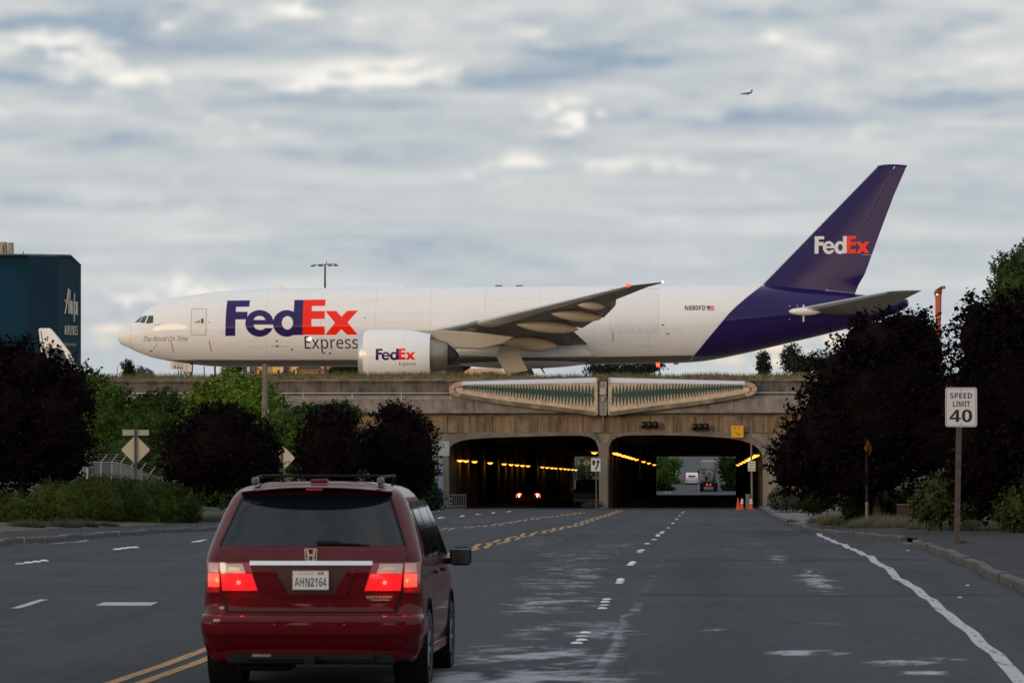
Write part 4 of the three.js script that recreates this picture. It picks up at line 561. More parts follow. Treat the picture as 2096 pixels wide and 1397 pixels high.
// ---------------------------------------------------------------- minivan ahead in the left lane
const vanRed = mt('van_red_paint', [0.092, 0.0028, 0.006], 0.5, { clearcoat: 0.6, clearcoatRoughness: 0.05, specularIntensity: 0.1 });
const vanGlass = mt('privacy_glass', [0.006, 0.009, 0.012], 0.05), blackTrim = mt('black_trim', [0.010, 0.010, 0.011], 0.75, { specularIntensity: 0.4 }), chrome = mt('chrome', [0.78, 0.78, 0.80], 0.16, { metalness: 1 }), rimMetal = mt('alloy_rim', [0.42, 0.43, 0.45], 0.35, { metalness: 0.9 }), tyreRubber = mt('tyre_rubber', [0.014, 0.014, 0.014], 0.9);
const tailRed = mt('tail_light_glow', [0.45, 0.01, 0.012], 0.2, { clearcoat: 1, clearcoatRoughness: 0.04, emissive: lc(1, 0.012, 0.02), emissiveIntensity: 0.5 }), tailHot = mt('brake_light_glow', [0.45, 0.015, 0.012], 0.2, { emissive: lc(1.0, 0.085, 0.04), emissiveIntensity: 0.95, clearcoat: 1 }), tailDark = mt('tail_light_red', [0.28, 0.006, 0.008], 0.15, { clearcoat: 1, clearcoatRoughness: 0.04 }), tailClear = mt('clear_lens', [0.50, 0.44, 0.42], 0.2, { clearcoat: 1, clearcoatRoughness: 0.04 }), seamDark = mt('panel_gap', [0.006, 0.003, 0.003], 0.8);
const VS = 34.2, van = thing('minivan', 'dark red minivan with lit brake lights and a roof rack driving ahead', 'car', [atX(634, VS), G(36.5) - 0.02, -VS], 0.0);
{
  const wY = spline([[0.2, 0.86], [0.3, 0.905], [0.42, 0.945], [0.6, 0.955], [0.8, 0.952], [1.0, 0.94], [1.10, 0.938], [1.16, 0.928], [1.28, 0.897], [1.41, 0.855], [1.58, 0.79], [1.68, 0.735], [1.74, 0.66], [1.785, 0.46]]);
  const zr = spline([[0.2, -0.10], [0.3, -0.07], [0.60, -0.08], [0.70, -0.112], [0.95, -0.10], [1.10, -0.112], [1.18, -0.14], [1.26, -0.20], [1.45, -0.36], [1.62, -0.50], [1.72, -0.60], [1.785, -0.78]]);
  const zf = spline([[0.2, -4.85], [0.45, -5.02], [0.7, -5.0], [0.92, -4.8], [1.0, -4.45], [1.06, -4.05], [1.2, -3.72], [1.5, -3.1], [1.7, -2.65], [1.785, -2.2]]);
  const RC = 0.2, BUL = 0.07;
  const rearZ = (x, y) => { const w = wY(y), a = Math.abs(x), e = a - (w - RC); let z = zr(y) - BUL * (x / w) ** 2; if (e > 0) z -= RC - Math.sqrt(Math.max(0, RC * RC - Math.min(e, RC) ** 2)); return z; };
  const contour = (y, n) => { // half outline from rear centre round the right side to the front centre
    const w = wY(y), f = zf(y), pts = [], rf = Math.min(0.75, (w) * 0.8);
    for (let k = 0; k <= 14; k++) { const x = (w - RC) * k / 14; pts.push([x, rearZ(x, y)]); }
    for (let k = 1; k <= 8; k++) { const t = k / 8 * Math.PI / 2; const x = w - RC + Math.sin(t) * RC; pts.push([x, zr(y) - BUL * (x / w) ** 2 - RC + Math.cos(t) * RC]); }
    const zs = zr(y) - BUL - RC; for (let k = 1; k <= 30; k++) { const z = lerp(zs, f + rf, k / 30); pts.push([w, z]); }
    for (let k = 1; k <= 8; k++) { const t = k / 8 * Math.PI / 2; pts.push([w - rf + Math.cos(t) * rf, f + rf - Math.sin(t) * rf]); }
    for (let k = 1; k <= 6; k++) pts.push([(w - rf) * (1 - k / 6), f]);
    return pts; };
  const ys = []; for (let y = 0.24; y < 1.72; y += 0.04) ys.push(y); ys.push(1.72, 1.745, 1.765, 1.778, 1.785);
  const rings = ys.map((y) => { const c = contour(y), full = [...c, ...c.slice(1, -1).reverse().map(([x, z]) => [-x, z])]; return full.map(([x, z]) => V(x, y, z)); });
  const n = rings[0].length, pos = [], idx = []; for (const r of rings) for (const p of r) pos.push(p.x, p.y, p.z);
  for (let j = 0; j < rings.length - 1; j++) for (let i = 0; i < n; i++) { const a = j * n + i, b = j * n + (i + 1) % n, c = a + n, d = b + n; idx.push(a, b, c, b, d, c); }
  const cap = (j, up) => { const c = pos.length / 3; const r = rings[j]; let cz = 0; for (const p of r) cz += p.z; pos.push(0, r[0].y + (up ? 0.012 : 0), cz / n); for (let i = 0; i < n; i++) { const a = j * n + i, b = j * n + (i + 1) % n; up ? idx.push(a, b, c) : idx.push(b, a, c); } };
  cap(0, false); cap(rings.length - 1, true);
  let bodyGeo = new THREE.BufferGeometry(); bodyGeo.setAttribute('position', new THREE.Float32BufferAttribute(pos, 3)); bodyGeo.setIndex(idx); bodyGeo.computeVertexNormals(); bodyGeo.setAttribute('uv', new THREE.Float32BufferAttribute(new Float32Array(pos.length / 3 * 2), 2));
  // wheel arches cut out
  const ev = new Evaluator(); ev.useGroups = false; ev.attributes = ['position', 'normal', 'uv']; let br = new Brush(bodyGeo); br.updateMatrixWorld();
  const arches = [[-1.02], [-4.02]]; for (const [z] of arches) for (const sd of [-1, 1]) { const c = new Brush(new THREE.CylinderGeometry(0.405, 0.405, 0.34, 32).rotateZ(Math.PI / 2).translate(sd * 0.86, 0.37, z)); c.updateMatrixWorld(); br = ev.evaluate(br, c, SUBTRACTION); }
  part('body', br.geometry, vanRed, van);
  // patches that follow the rear surface: quad corners in (x, y), outwards offset
  const quad = (A, B, C, D, off, nx = 12, ny = 8, skirt = 0.02) => { const P = (u, v, o) => { const x = lerp(lerp(A[0], B[0], u), lerp(D[0], C[0], u), v), y = lerp(lerp(A[1], B[1], u), lerp(D[1], C[1], u), v); return V(x, y, rearZ(x, y) + o); }; const gs = [sheet(nx, ny, (u, v) => P(u, v, off))];
    gs.push(sheet(nx, 1, (u, v) => P(u, 0, v ? off : -skirt)), sheet(nx, 1, (u, v) => P(u, 1, v ? -skirt : off)), sheet(ny, 1, (u, v) => P(0, u, v ? -skirt : off)), sheet(ny, 1, (u, v) => P(1, u, v ? off : -skirt))); return merge(gs); };
  // tailgate, seam and glass
  part('tailgate_seam', quad([-0.745, 0.66], [0.745, 0.66], [0.835, 1.155], [-0.835, 1.155], 0.003, 16, 8), seamDark, van);
  const gate = part('tailgate', [quad([-0.71, 0.675], [0.71, 0.675], [0.775, 0.86], [-0.775, 0.86], 0.016, 18, 4), quad([-0.775, 0.861], [0.775, 0.861], [0.815, 1.2], [-0.815, 1.2], 0.016, 18, 8)], vanRed, van);
  part('tailgate_upper', quad([-0.812, 1.2005], [0.812, 1.2005], [0.80, 1.235], [-0.80, 1.235], 0.016, 18, 2), vanRed, van);
  const glass = part('rear_window', quad([-0.79, 1.237], [0.79, 1.237], [0.625, 1.675], [-0.625, 1.675], 0.012, 18, 12), vanGlass, van);
  part('window_surround', quad([-0.812, 1.236], [0.812, 1.236], [0.645, 1.682], [-0.645, 1.682], 0.006, 18, 12), blackTrim, van);
  part('wiper', rod(V(0.10, 1.262, rearZ(0.1, 1.262) + 0.03), V(0.50, 1.245, rearZ(0.5, 1.245) + 0.03), 0.014, 0.006, 6), blackTrim, glass); part('wiper_boot', rbox(0.2, 0.035, 0.04, 0.012, 0.14, 1.262, rearZ(0.14, 1.262) + 0.02), blackTrim, glass);
  // spoiler over the window
  const sp = sheet(20, 6, (u, v) => { const x = lerp(-0.66, 0.66, u), e = Math.sqrt(1 - (x / 0.69) ** 2); return V(x, 1.742 - (x / 0.66) ** 2 * 0.04 + (v < 0.5 ? lerp(0.035, 0.0, v * 2) : lerp(0, -0.03, v * 2 - 1)), -0.62 + (v < 0.5 ? lerp(-0.25, 0.24 * e, v * 2) : lerp(0.24 * e, -0.02, v * 2 - 1))); }, null, true);
  const spoiler = part('spoiler', sp, vanRed, van); part('high_brake_light', rbox(0.15, 0.022, 0.03, 0.008, 0, 1.722, -0.40), tailDark, spoiler); part('antenna_pod', rbox(0.15, 0.035, 0.12, 0.015, 0, 1.795, -0.85), vanRed, van);
  // tail lights: hatch half and wing half on each side
  for (const sd of [-1, 1]) {
    const f = (x) => sd * x, Q = (a, b, c, d, o, nx, ny) => sd > 0 ? quad(a, b, c, d, o, nx, ny) : quad([-b[0], b[1]], [-a[0], a[1]], [-d[0], d[1]], [-c[0], c[1]], o, nx, ny);
    const L = new THREE.Group(); L.name = 'tail_light'; van.add(L);
    part('lens_backing', Q([0.45, 0.846], [0.775, 0.846], [0.80, 1.095], [0.535, 1.095], 0.020, 10, 6), tailDark, L);
    part('tail_light_lens', Q([0.462, 0.855], [0.77, 0.855], [0.782, 1.0], [0.512, 1.0], 0.028, 8, 6), tailRed, L); part('clear_lens', Q([0.565, 1.003], [0.782, 1.003], [0.79, 1.085], [0.592, 1.085], 0.028, 8, 6), tailClear, L);
    part('reversing_reflector', Q([0.60, 1.015], [0.72, 1.015], [0.72, 1.055], [0.62, 1.055], 0.031, 4, 3), mt('reflector', [0.75, 0.62, 0.45], 0.15, { metalness: 0.7 }), L);
    part('wing_lens_backing', Q([0.792, 0.835], [0.93, 0.835], [0.93, 1.10], [0.802, 1.10], 0.014, 10, 6), tailDark, L); part('brake_light_lens', Q([0.797, 0.885], [0.905, 0.885], [0.905, 1.0], [0.80, 1.0], 0.020, 10, 5), tailHot, L); part('clear_lens', Q([0.802, 1.01], [0.905, 1.01], [0.90, 1.09], [0.806, 1.09], 0.020, 10, 5), tailClear, L);
    for (const [lx, ly, it] of [[0.86, 0.94, 0.05], [0.64, 0.92, 0.07]]) { const l = new THREE.PointLight(new THREE.Color(1, 0.06, 0.04), it, 0, 2); l.name = 'tail_light_bulb'; l.position.set(f(lx), ly, rearZ(f(lx), ly) + 0.07); l.castShadow = true; L.add(l); }
  }
  // chrome bar, plate recess and plate, badges
  part('chrome_bar', quad([-0.53, 1.073], [0.53, 1.073], [0.53, 1.11], [-0.53, 1.11], 0.04, 20, 2), chrome, van);
  part('plate_recess', quad([-0.20, 0.825], [0.20, 0.825], [0.335, 1.06], [-0.335, 1.06], 0.018, 8, 4), mt('recess_red', [0.05, 0.006, 0.008], 0.5), van);
  part('plate_bezel', [quad([-0.30, 0.80], [0.30, 0.80], [0.21, 0.826], [-0.21, 0.826], 0.03, 8, 2), quad([-0.30, 0.80], [-0.205, 0.825], [-0.335, 1.06], [-0.40, 1.06], 0.03, 2, 8), quad([0.205, 0.825], [0.30, 0.80], [0.40, 1.06], [0.335, 1.06], 0.03, 2, 8)], vanRed, van);
  const plateTex = canvasTex(256, 128, (c, w, h) => { c.fillStyle = '#d8d8d4'; c.fillRect(0, 0, w, h); c.strokeStyle = '#9b9b97'; c.lineWidth = 4; c.strokeRect(3, 3, w - 6, h - 6); fitText(c, 'WASHINGTON', '20px sans-serif', 40, 28, 110, 0.8, '#b5706c'); c.fillStyle = '#7c8aa0'; c.fillRect(176, 10, 26, 18); c.fillStyle = '#31343a'; c.fillRect(206, 8, 12, 20); c.fillStyle = 'rgba(150,170,195,0.45)'; c.beginPath(); c.moveTo(90, 110); c.lineTo(130, 50); c.lineTo(165, 110); c.fill(); fitText(c, 'AHN2164', 'bold 60px sans-serif', 16, 106, 224, 1.35, '#47505f'); });
  part('number_plate', (() => { const g = new THREE.PlaneGeometry(0.315, 0.165).translate(0, 0.945, 0.04 + rearZ(0, 0.945)); return g; })(), mt('plate_print', [1, 1, 1], 0.5, { map: plateTex }), van);
  { const bz = rearZ(0, 1.155) + 0.03; const ring = new THREE.Shape(); const H = (k, s) => [[-0.055 * s, 0.045 * s], [0.055 * s, 0.045 * s], [0.04 * s, -0.045 * s], [-0.04 * s, -0.045 * s]]; const outer = [[-0.058, 0.047], [-0.045, 0.055], [0.045, 0.055], [0.058, 0.047], [0.05, -0.045], [0.038, -0.053], [-0.038, -0.053], [-0.05, -0.045]], inner = outer.map(([x, y]) => [x * 0.84, y * 0.86]);
    const em = part('maker_badge', plate([...outer].reverse(), 0.012, 0, [inner]).translate(0, 1.163, bz + 0.012), chrome, van); const hp = [[-0.04, 0.046], [-0.022, 0.046], [-0.016, 0.006], [0.016, 0.006], [0.022, 0.046], [0.04, 0.046], [0.03, -0.045], [0.014, -0.045], [0.012, -0.012], [-0.012, -0.012], [-0.014, -0.045], [-0.03, -0.045]]; part('badge_letter', plate([...hp].reverse(), 0.012).translate(0, 1.163, bz + 0.014), chrome, em); }
  { const t = canvasTex(256, 64, (c, w, h) => { c.fillStyle = '#5a1014'; c.fillRect(0, 0, w, h); fitText(c, 'ODYSSEY', 'bold 36px sans-serif', 4, 30, 240, 0.85, '#b9b4a6'); fitText(c, 'TOURING', 'bold 30px sans-serif', 40, 60, 180, 0.75, '#b0a99b'); }); part('model_badge', quad([0.47, 0.765], [0.71, 0.765], [0.71, 0.815], [0.47, 0.815], 0.021, 6, 2), mt('badge_print', [1, 1, 1], 0.4, { map: t }), van).geometry; const m = van.children[van.children.length - 1], g = m.geometry, p = g.attributes.position, uv = g.attributes.uv; for (let i = 0; i < p.count; i++) uv.setXY(i, (p.getX(i) - 0.47) / 0.24, (p.getY(i) - 0.765) / 0.05); }
  // bumper: lathe-like section swept round the corners
  const bumperSec = [[0.29, -0.16], [0.325, -0.085], [0.385, -0.03], [0.44, 0.0], [0.462, 0.01], [0.472, 0.03], [0.485, 0.038], [0.54, 0.043], [0.61, 0.043], [0.64, 0.03], [0.652, -0.02]];
  const bumper = (sec, mat, name, w0 = 0.950) => { const path = []; for (let k = 0; k <= 10; k++) path.push([-w0, -0.75 + k * 0.05, -1, 0]); for (let k = 0; k <= 8; k++) { const t = k / 8 * Math.PI / 2; path.push([-w0 + RC - Math.cos(t) * RC, -0.25 + Math.sin(t) * RC, -Math.cos(t), Math.sin(t)]); } const half = path.length; for (let k = 1; k < 16; k++) { const x = lerp(-w0 + RC, w0 - RC, k / 16); path.push([x, -0.05 + 0.035 * (1 - (x / 0.76) ** 2), x * 0.08, 1]); } for (let k = half - 1; k >= 0; k--) path.push([-path[k][0], path[k][1], -path[k][2], path[k][3]]);
    return part(name, sheet(path.length - 1, sec.length - 1, (u, v) => { const p = path[Math.round(u * (path.length - 1))], [y, o] = sec[Math.round(v * (sec.length - 1))], k = Math.hypot(p[2], p[3]) || 1, side = Math.abs(p[2]) > 0.9 ? 0.35 : 1; return V(p[0] + p[2] / k * o * side, y, p[1] + p[3] / k * o * 0.9); }), mat, van); };
  bumper(bumperSec, vanRed, 'rear_bumper');
  
  for (const sd of [-1, 1]) part('parking_sensor', new THREE.SphereGeometry(0.012, 8, 6).translate(sd * 0.3, 0.565, 0.055), mt('sensor_red', [0.2, 0.01, 0.015], 0.3), van);
  part('under_tray', rbox(1.45, 0.10, 0.3, 0.03, 0, 0.27, -0.22), blackTrim, van); part('exhaust_box', rbox(0.5, 0.15, 0.42, 0.06, -0.42, 0.23, -0.42), blackTrim, van); part('tow_hitch', rbox(0.09, 0.08, 0.2, 0.01, 0.0, 0.265, -0.05), blackTrim, van); part('hitch_beam', box(1.1, 0.05, 0.05, 0, 0.29, -0.06), blackTrim, van);
  const stickerTex = canvasTex(128, 32, (c, w, h) => { c.fillStyle = '#35332f'; c.fillRect(0, 0, w, h); fitText(c, 'DRAW-TITE', 'bold 24px sans-serif', 6, 24, 116, 0.9, '#b9b4a8'); }); part('hitch_sticker', new THREE.PlaneGeometry(0.17, 0.032).translate(-0.42, 0.30, -0.03), mt('sticker_print', [1, 1, 1], 0.5, { map: stickerTex }), van);
  part('underbody', box(1.5, 0.1, 3.9, 0, 0.26, -2.5), blackTrim, van);
  // side windows and door details, both sides
  const sideP = (z, y, off) => V(wY(y) + off, y, z);
  const sideQuad = (A, B, C, D, off, sd, nx = 8, ny = 8) => { const P = (u, v) => { const z = lerp(lerp(A[0], B[0], u), lerp(D[0], C[0], u), v), y = lerp(lerp(A[1], B[1], u), lerp(D[1], C[1], u), v), p = sideP(z, y, off); return V(p.x * sd, p.y, p.z); }; return sheet(nx, ny, P, null, sd < 0); };
  for (const sd of [-1, 1]) {
    for (const [a, b, c, d] of [[-0.82, -1.62, -1.66, -1.02], [-1.70, -2.72, -2.62, -1.73], [-2.80, -3.62, -2.98, -2.70]]) part('side_window', sideQuad([a, 1.14], [b, 1.11], [c, 1.60], [d, 1.60], 0.006, sd), vanGlass, van);
    part('window_frame', sideQuad([-0.78, 1.125], [-3.66, 1.09], [-2.95, 1.62], [-0.98, 1.62], 0.003, sd, 16, 8), blackTrim, van);
    for (const z of [-1.66, -2.76]) part('door_seam', sideQuad([z, 0.36], [z - 0.014, 0.36], [z - 0.014, 1.11], [z, 1.11], 0.003, sd, 1, 8), seamDark, van);
    part('slide_rail', sideQuad([-0.5, 0.955], [-1.72, 0.955], [-1.72, 0.985], [-0.5, 0.985], 0.004, sd, 8, 1), seamDark, van);
    for (const z of [-1.85, -2.85]) part('door_handle', rbox(0.035, 0.035, 0.2, 0.012, sd * (wY(0.98) + 0.02), 0.98, z - 0.1), vanRed, van);
    part('sill', rbox(0.06, 0.1, 2.1, 0.025, sd * 0.915, 0.29, -2.52), vanRed, van);
    const mir = part('wing_mirror', new THREE.SphereGeometry(1, 18, 12).scale(0.098, 0.082, 0.11).translate(sd * 1.085, 1.09, -3.47), vanRed, van); part('mirror_glass', rbox(0.175, 0.145, 0.02, 0.009, sd * 1.085, 1.09, -3.335), mt('mirror', [0.16, 0.175, 0.19], 0.08, { metalness: 1 }), mir); part('mirror_shell', rbox(0.205, 0.175, 0.12, 0.045, sd * 1.085, 1.09, -3.405), blackTrim, mir); part('mirror_arm', rod(V(sd * 0.90, 1.04, -3.45), V(sd * 1.03, 1.05, -3.42), 0.03), blackTrim, mir);
    // roof rails
    const rc = new THREE.CatmullRomCurve3([V(sd * 0.55, 1.77, -0.66), V(sd * 0.55, 1.815, -0.8), V(sd * 0.56, 1.832, -1.2), V(sd * 0.56, 1.838, -2.0), V(sd * 0.52, 1.825, -2.6), V(sd * 0.5, 1.76, -2.75)]); part('roof_rail', new THREE.TubeGeometry(rc, 30, 0.016, 8), blackTrim, van); part('rail_foot', rbox(0.055, 0.07, 0.2, 0.025, sd * 0.55, 1.795, -0.72), mt('rail_foot_grey', [0.09, 0.095, 0.105], 0.5), van);
    // wheels
    for (const [z] of arches) { const w = new THREE.Group(); w.name = 'wheel'; w.position.set(sd * 0.845, 0.34, z); van.add(w); part('tyre', new THREE.LatheGeometry([[0.215, -0.11], [0.30, -0.12], [0.335, -0.10], [0.343, -0.05], [0.343, 0.05], [0.335, 0.10], [0.30, 0.12], [0.215, 0.11]].map(([r, y]) => new THREE.Vector2(r, y)), 36).rotateZ(Math.PI / 2), tyreRubber, w); part('rim', new THREE.LatheGeometry([[0.0, 0.04], [0.06, 0.07], [0.12, 0.05], [0.19, 0.06], [0.222, 0.10], [0.222, -0.1]].map(([r, y]) => new THREE.Vector2(r, y)), 30).rotateZ(-Math.PI / 2 * sd), rimMetal, w); for (let k = 0; k < 7; k++) part('spoke', box(0.03, 0.17, 0.035, 0, 0.11, 0).rotateX(k * Math.PI * 2 / 7).translate(sd * 0.095, 0, 0), rimMetal, w); part('arch_liner', new THREE.CylinderGeometry(0.40, 0.40, 0.3, 24, 1, true).rotateZ(Math.PI / 2).translate(-sd * 0.03, 0.03, 0), blackTrim, w); }
  }
  for (const z of [-1.05, -2.2]) part('roof_crossbar', rbox(1.06, 0.022, 0.05, 0.01, 0, 1.84, z), blackTrim, van);
  part('windscreen', sheet(10, 6, (u, v) => { const y = lerp(1.10, 1.66, v), w = wY(y) * 0.86; return V(lerp(-w, w, u), y, zf(y) - 0.008); }, null, true), vanGlass, van);
  for (const sd of [-1, 1]) part('headlight', rbox(0.34, 0.15, 0.25, 0.05, sd * 0.66, 0.76, -4.86), tailClear, van);
}

// ---------------------------------------------------------------- vegetation
// leaves: small folded faces through the shell of a set of ellipsoids, gathered in sprigs; tones vary leaf by leaf
function foliage(o) {
  const { blobs, n, size, seed, tones, flat = 0.5, sprig = 9, core = true, shell = 0.30 } = o, r = rng(seed), pos = [], col = [], idx = [];
  const wts = blobs.map((b) => b[3] * b[5] + b[4] * b[3] + b[4] * b[5]), tot = wts.reduce((a, b) => a + b, 0);
  const inside = (p, skip) => blobs.some((b, k) => k !== skip && ((p.x - b[0]) / b[3]) ** 2 + ((p.y - b[1]) / b[4]) ** 2 + ((p.z - b[2]) / b[5]) ** 2 < 0.55);
  const gauss = () => r() + r() + r() - 1.5;
  const leaf = (p, nrm, s, tone) => { // rhombus bent along its middle
    const d = V(gauss(), gauss() * 0.5 - 0.15, gauss()).normalize(), side = d.clone().cross(nrm).normalize(); if (side.lengthSq() < 0.1) return; const w = s * (0.32 + 0.16 * r()), b = pos.length / 3, k = 0.6 + 0.8 * r();
    const A = p.clone().addScaledVector(d, -s * 0.5), C = p.clone().addScaledVector(d, s * 0.5).addScaledVector(nrm, -s * 0.14), B = p.clone().addScaledVector(side, w).addScaledVector(nrm, s * 0.06), D = p.clone().addScaledVector(side, -w).addScaledVector(nrm, s * 0.06);
    for (const q of [A, B, C, D]) { pos.push(q.x, q.y, q.z); col.push(tone[0] * k, tone[1] * k, tone[2] * k); } idx.push(b, b + 1, b + 2, b, b + 2, b + 3); };
  const sprigs = Math.ceil(n / sprig);
  for (let k = 0; k < sprigs; k++) {
    let t = r() * tot, bi = 0; while (bi < blobs.length - 1 && (t -= wts[bi]) > 0) bi++;
    const b = blobs[bi], u = r() * 2 - 1, a = r() * Math.PI * 2, c = Math.sqrt(1 - u * u), dir = V(c * Math.cos(a), u, c * Math.sin(a)), bump = 0.86 + 0.34 * fbm(dir.x * 2.3 + b[0], dir.y * 2.3 + b[1], dir.z * 2.3 + seed, 3), rad = bump * (1 - shell * r() ** 1.6);
    const p = V(b[0] + dir.x * b[3] * rad, b[1] + dir.y * b[4] * rad, b[2] + dir.z * b[5] * rad); if (inside(p, bi)) continue;
    const out = V(dir.x / b[3], dir.y / b[4], dir.z / b[5]).normalize(), tw = out.clone().multiplyScalar(0.7).add(V(gauss() * 0.5, gauss() * 0.35 + (o.rise ?? 0.1), gauss() * 0.5)).normalize(), len = size * (1.8 + 2.8 * r()), tone = tones[Math.floor(r() * tones.length)];
    for (let q = 0; q < sprig; q++) { const f = q / sprig, pp = p.clone().addScaledVector(tw, len * (f - 0.3)).add(V(gauss() * size * 0.7, gauss() * size * 0.5, gauss() * size * 0.7)); const nn = V(gauss() * 0.8, 1.0 * flat + gauss() * 0.7, gauss() * 0.8).addScaledVector(out, 1 - flat).normalize(); leaf(pp, nn, size * (0.7 + 0.6 * r()), tone); }
  }
  if (core) for (const b of blobs) { const g = new THREE.IcosahedronGeometry(1, 3), p = g.attributes.position, base = pos.length / 3, k0 = o.coreScale ?? 0.74; for (let i = 0; i < p.count; i++) { const v = V(p.getX(i), p.getY(i), p.getZ(i)), k = k0 * (0.82 + 0.36 * fbm(v.x * 2.2 + b[0], v.y * 2.2, v.z * 2.2 + seed, 3)); pos.push(b[0] + v.x * b[3] * k, b[1] + v.y * b[4] * k, b[2] + v.z * b[5] * k); const t = tones[Math.floor(hsh(i, seed, 3) * tones.length)]; col.push(t[0], t[1], t[2]); } for (let i = 0; i < p.count; i += 3) idx.push(base + i, base + i + 1, base + i + 2); }
  const g = new THREE.BufferGeometry(); g.setAttribute('position', new THREE.Float32BufferAttribute(pos, 3)); g.setAttribute('color', new THREE.Float32BufferAttribute(col, 3)); g.setIndex(idx); g.computeVertexNormals(); return g;
}
const leafMat = mt('leaf', [1, 1, 1], 0.8, { vertexColors: true, side: THREE.DoubleSide, specularIntensity: 0.12 }); const plumLeaf = mt('plum_leaf', [1, 1, 1], 0.9, { vertexColors: true, side: THREE.DoubleSide, specularIntensity: 0.1 });
const barkMat = mt('bark', [1, 1, 1], 0.95, { map: mottled(111, [0.05, 0.04, 0.032], 0.9, 8, 128) });
const plumTones = [[0.0085, 0.0046, 0.0054], [0.0062, 0.0042, 0.0046], [0.0125, 0.0050, 0.0060], [0.0056, 0.0046, 0.0042]], greenTones = [[0.045, 0.085, 0.014], [0.035, 0.07, 0.013], [0.06, 0.105, 0.02], [0.028, 0.055, 0.012]], limeTones = [[0.12, 0.185, 0.022], [0.09, 0.15, 0.018], [0.155, 0.22, 0.03], [0.065, 0.11, 0.014]], darkGreenTones = [[0.016, 0.030, 0.009], [0.02, 0.038, 0.010], [0.013, 0.024, 0.008]], hedgeTones = [[0.030, 0.048, 0.008], [0.038, 0.056, 0.009], [0.023, 0.037, 0.007], [0.052, 0.062, 0.012]];
const groundL = (s, x) => yL(s, kerbL(s) - 2.6) - 0.01 + Math.min(1.0, Math.max(0, kerbL(s) - 2.6 - x) * 0.06) + sstep(222, 274, s) * sstep(-19.6, -25, x) * 5.6;
const groundR = (s, x) => x < walkR(s) ? yR(s, x) : yR(s, walkR(s)) - 0.01 + Math.min(2.4, (x - walkR(s)) * 0.035) + sstep(225, 274, s) * sstep(7.5, 12, x) * 5.5;
// tree: crown outline in photograph coordinates [px, py, rx, ry] per clump at distance s, trunk at px
function tree(name, label, s, trunkPx, clumps, opt) {
  const x = atX(trunkPx, s), y = (opt.ground ?? (x > 0 ? groundR : groundL))(s, x), g = thing(name, label, 'tree', [x, y, -s], 0, opt.group), k = s / F, r = rng(opt.seed + 5);
  const blobs = clumps.map(([px, py, rx, ry, dz = 0]) => { const p = at(px, py, s).sub(g.position); return [p.x, p.y, p.z + dz, rx * k, ry * k, Math.max(rx, ry) * k * 0.92]; });
  let low = 1e9, cx = 0, cy = 0; for (const b of blobs) { low = Math.min(low, b[1] - b[4] * 0.8); cx += b[0] / blobs.length; cy += b[1] / blobs.length; }
  const tr = opt.trunk ?? 0.13, fork = V(cx * 0.5, Math.max(0.7, low + 0.25), 0), parts = [rod(V(0, -0.15, 0), fork, tr, tr * 0.8, 9)];
  for (const b of blobs) { const e = V(b[0], b[1], b[2]), mid = fork.clone().lerp(e, 0.5).add(V((r() - 0.5) * 0.4, 0.1, (r() - 0.5) * 0.4)); parts.push(rod(fork, mid, tr * 0.6, tr * 0.4, 7), rod(mid, e, tr * 0.4, tr * 0.15, 6)); }
  part('trunk', parts, barkMat, g);
  part('crown', foliage({ blobs, n: opt.n, size: opt.size, seed: opt.seed, tones: opt.tones, flat: opt.flat, sprig: opt.sprig, shell: opt.shell, coreScale: opt.coreScale, rise: opt.rise }), opt.mat ?? plumLeaf, g);
  return g;
}
// dark purple-leaved street trees
tree('plum_tree', 'large dark purple-leaved tree at the left edge, in front of the blue hangar', 138, 40, [[20, 850, 105, 130], [110, 860, 78, 120], [60, 770, 80, 72], [-40, 870, 90, 130], [130, 930, 60, 70], [40, 940, 110, 66], [150, 800, 38, 60], [10, 735, 44, 40]], { n: 26000, size: 0.13, seed: 201, tones: plumTones, flat: 0.6, rise: 0.25, trunk: 0.15, group: 'purple street trees' });
tree('plum_tree', 'round dark purple-leaved tree in front of the bright green tree', 186, 452, [[450, 915, 100, 84], [385, 930, 55, 66], [515, 920, 52, 72], [450, 868, 64, 44], [410, 970, 70, 36], [500, 968, 62, 36], [560, 946, 20, 24], [548, 905, 22, 30]], { n: 17000, size: 0.14, seed: 202, tones: plumTones, flat: 0.6, rise: 0.2, trunk: 0.12, group: 'purple street trees' });
tree('plum_tree', 'dark purple tree behind the second diamond sign, left of its twin', 214, 680, [[672, 915, 66, 74], [640, 935, 38, 56], [712, 930, 42, 62], [668, 862, 40, 30], [700, 858, 24, 22], [670, 968, 66, 32]], { n: 11000, size: 0.15, seed: 203, tones: plumTones, flat: 0.65, rise: 0.3, trunk: 0.11, group: 'purple street trees' });
tree('plum_tree', 'dark purple tree beside the left tunnel mouth', 218, 815, [[812, 915, 70, 86], [775, 935, 40, 66], [855, 920, 42, 66], [808, 848, 36, 30], [838, 870, 36, 36], [818, 985, 64, 36], [870, 960, 28, 40]], { n: 13000, size: 0.15, seed: 204, tones: plumTones, flat: 0.65, rise: 0.3, trunk: 0.11, group: 'purple street trees' });
tree('plum_tree', 'broad dark purple tree right of the tunnel, hiding the tail of the jet', 128, 1800, [[1790, 850, 130, 150], [1700, 890, 90, 120], [1850, 800, 96, 130], [1810, 710, 92, 72], [1890, 720, 54, 76], [1640, 930, 60, 80], [1900, 870, 70, 140], [1760, 970, 120, 60], [1720, 770, 60, 66], [1615, 960, 40, 50], [1850, 665, 62, 30], [1770, 700, 50, 50]], { n: 36000, size: 0.125, seed: 205, tones: plumTones, flat: 0.75, rise: 0.25, trunk: 0.17, group: 'purple street trees' });
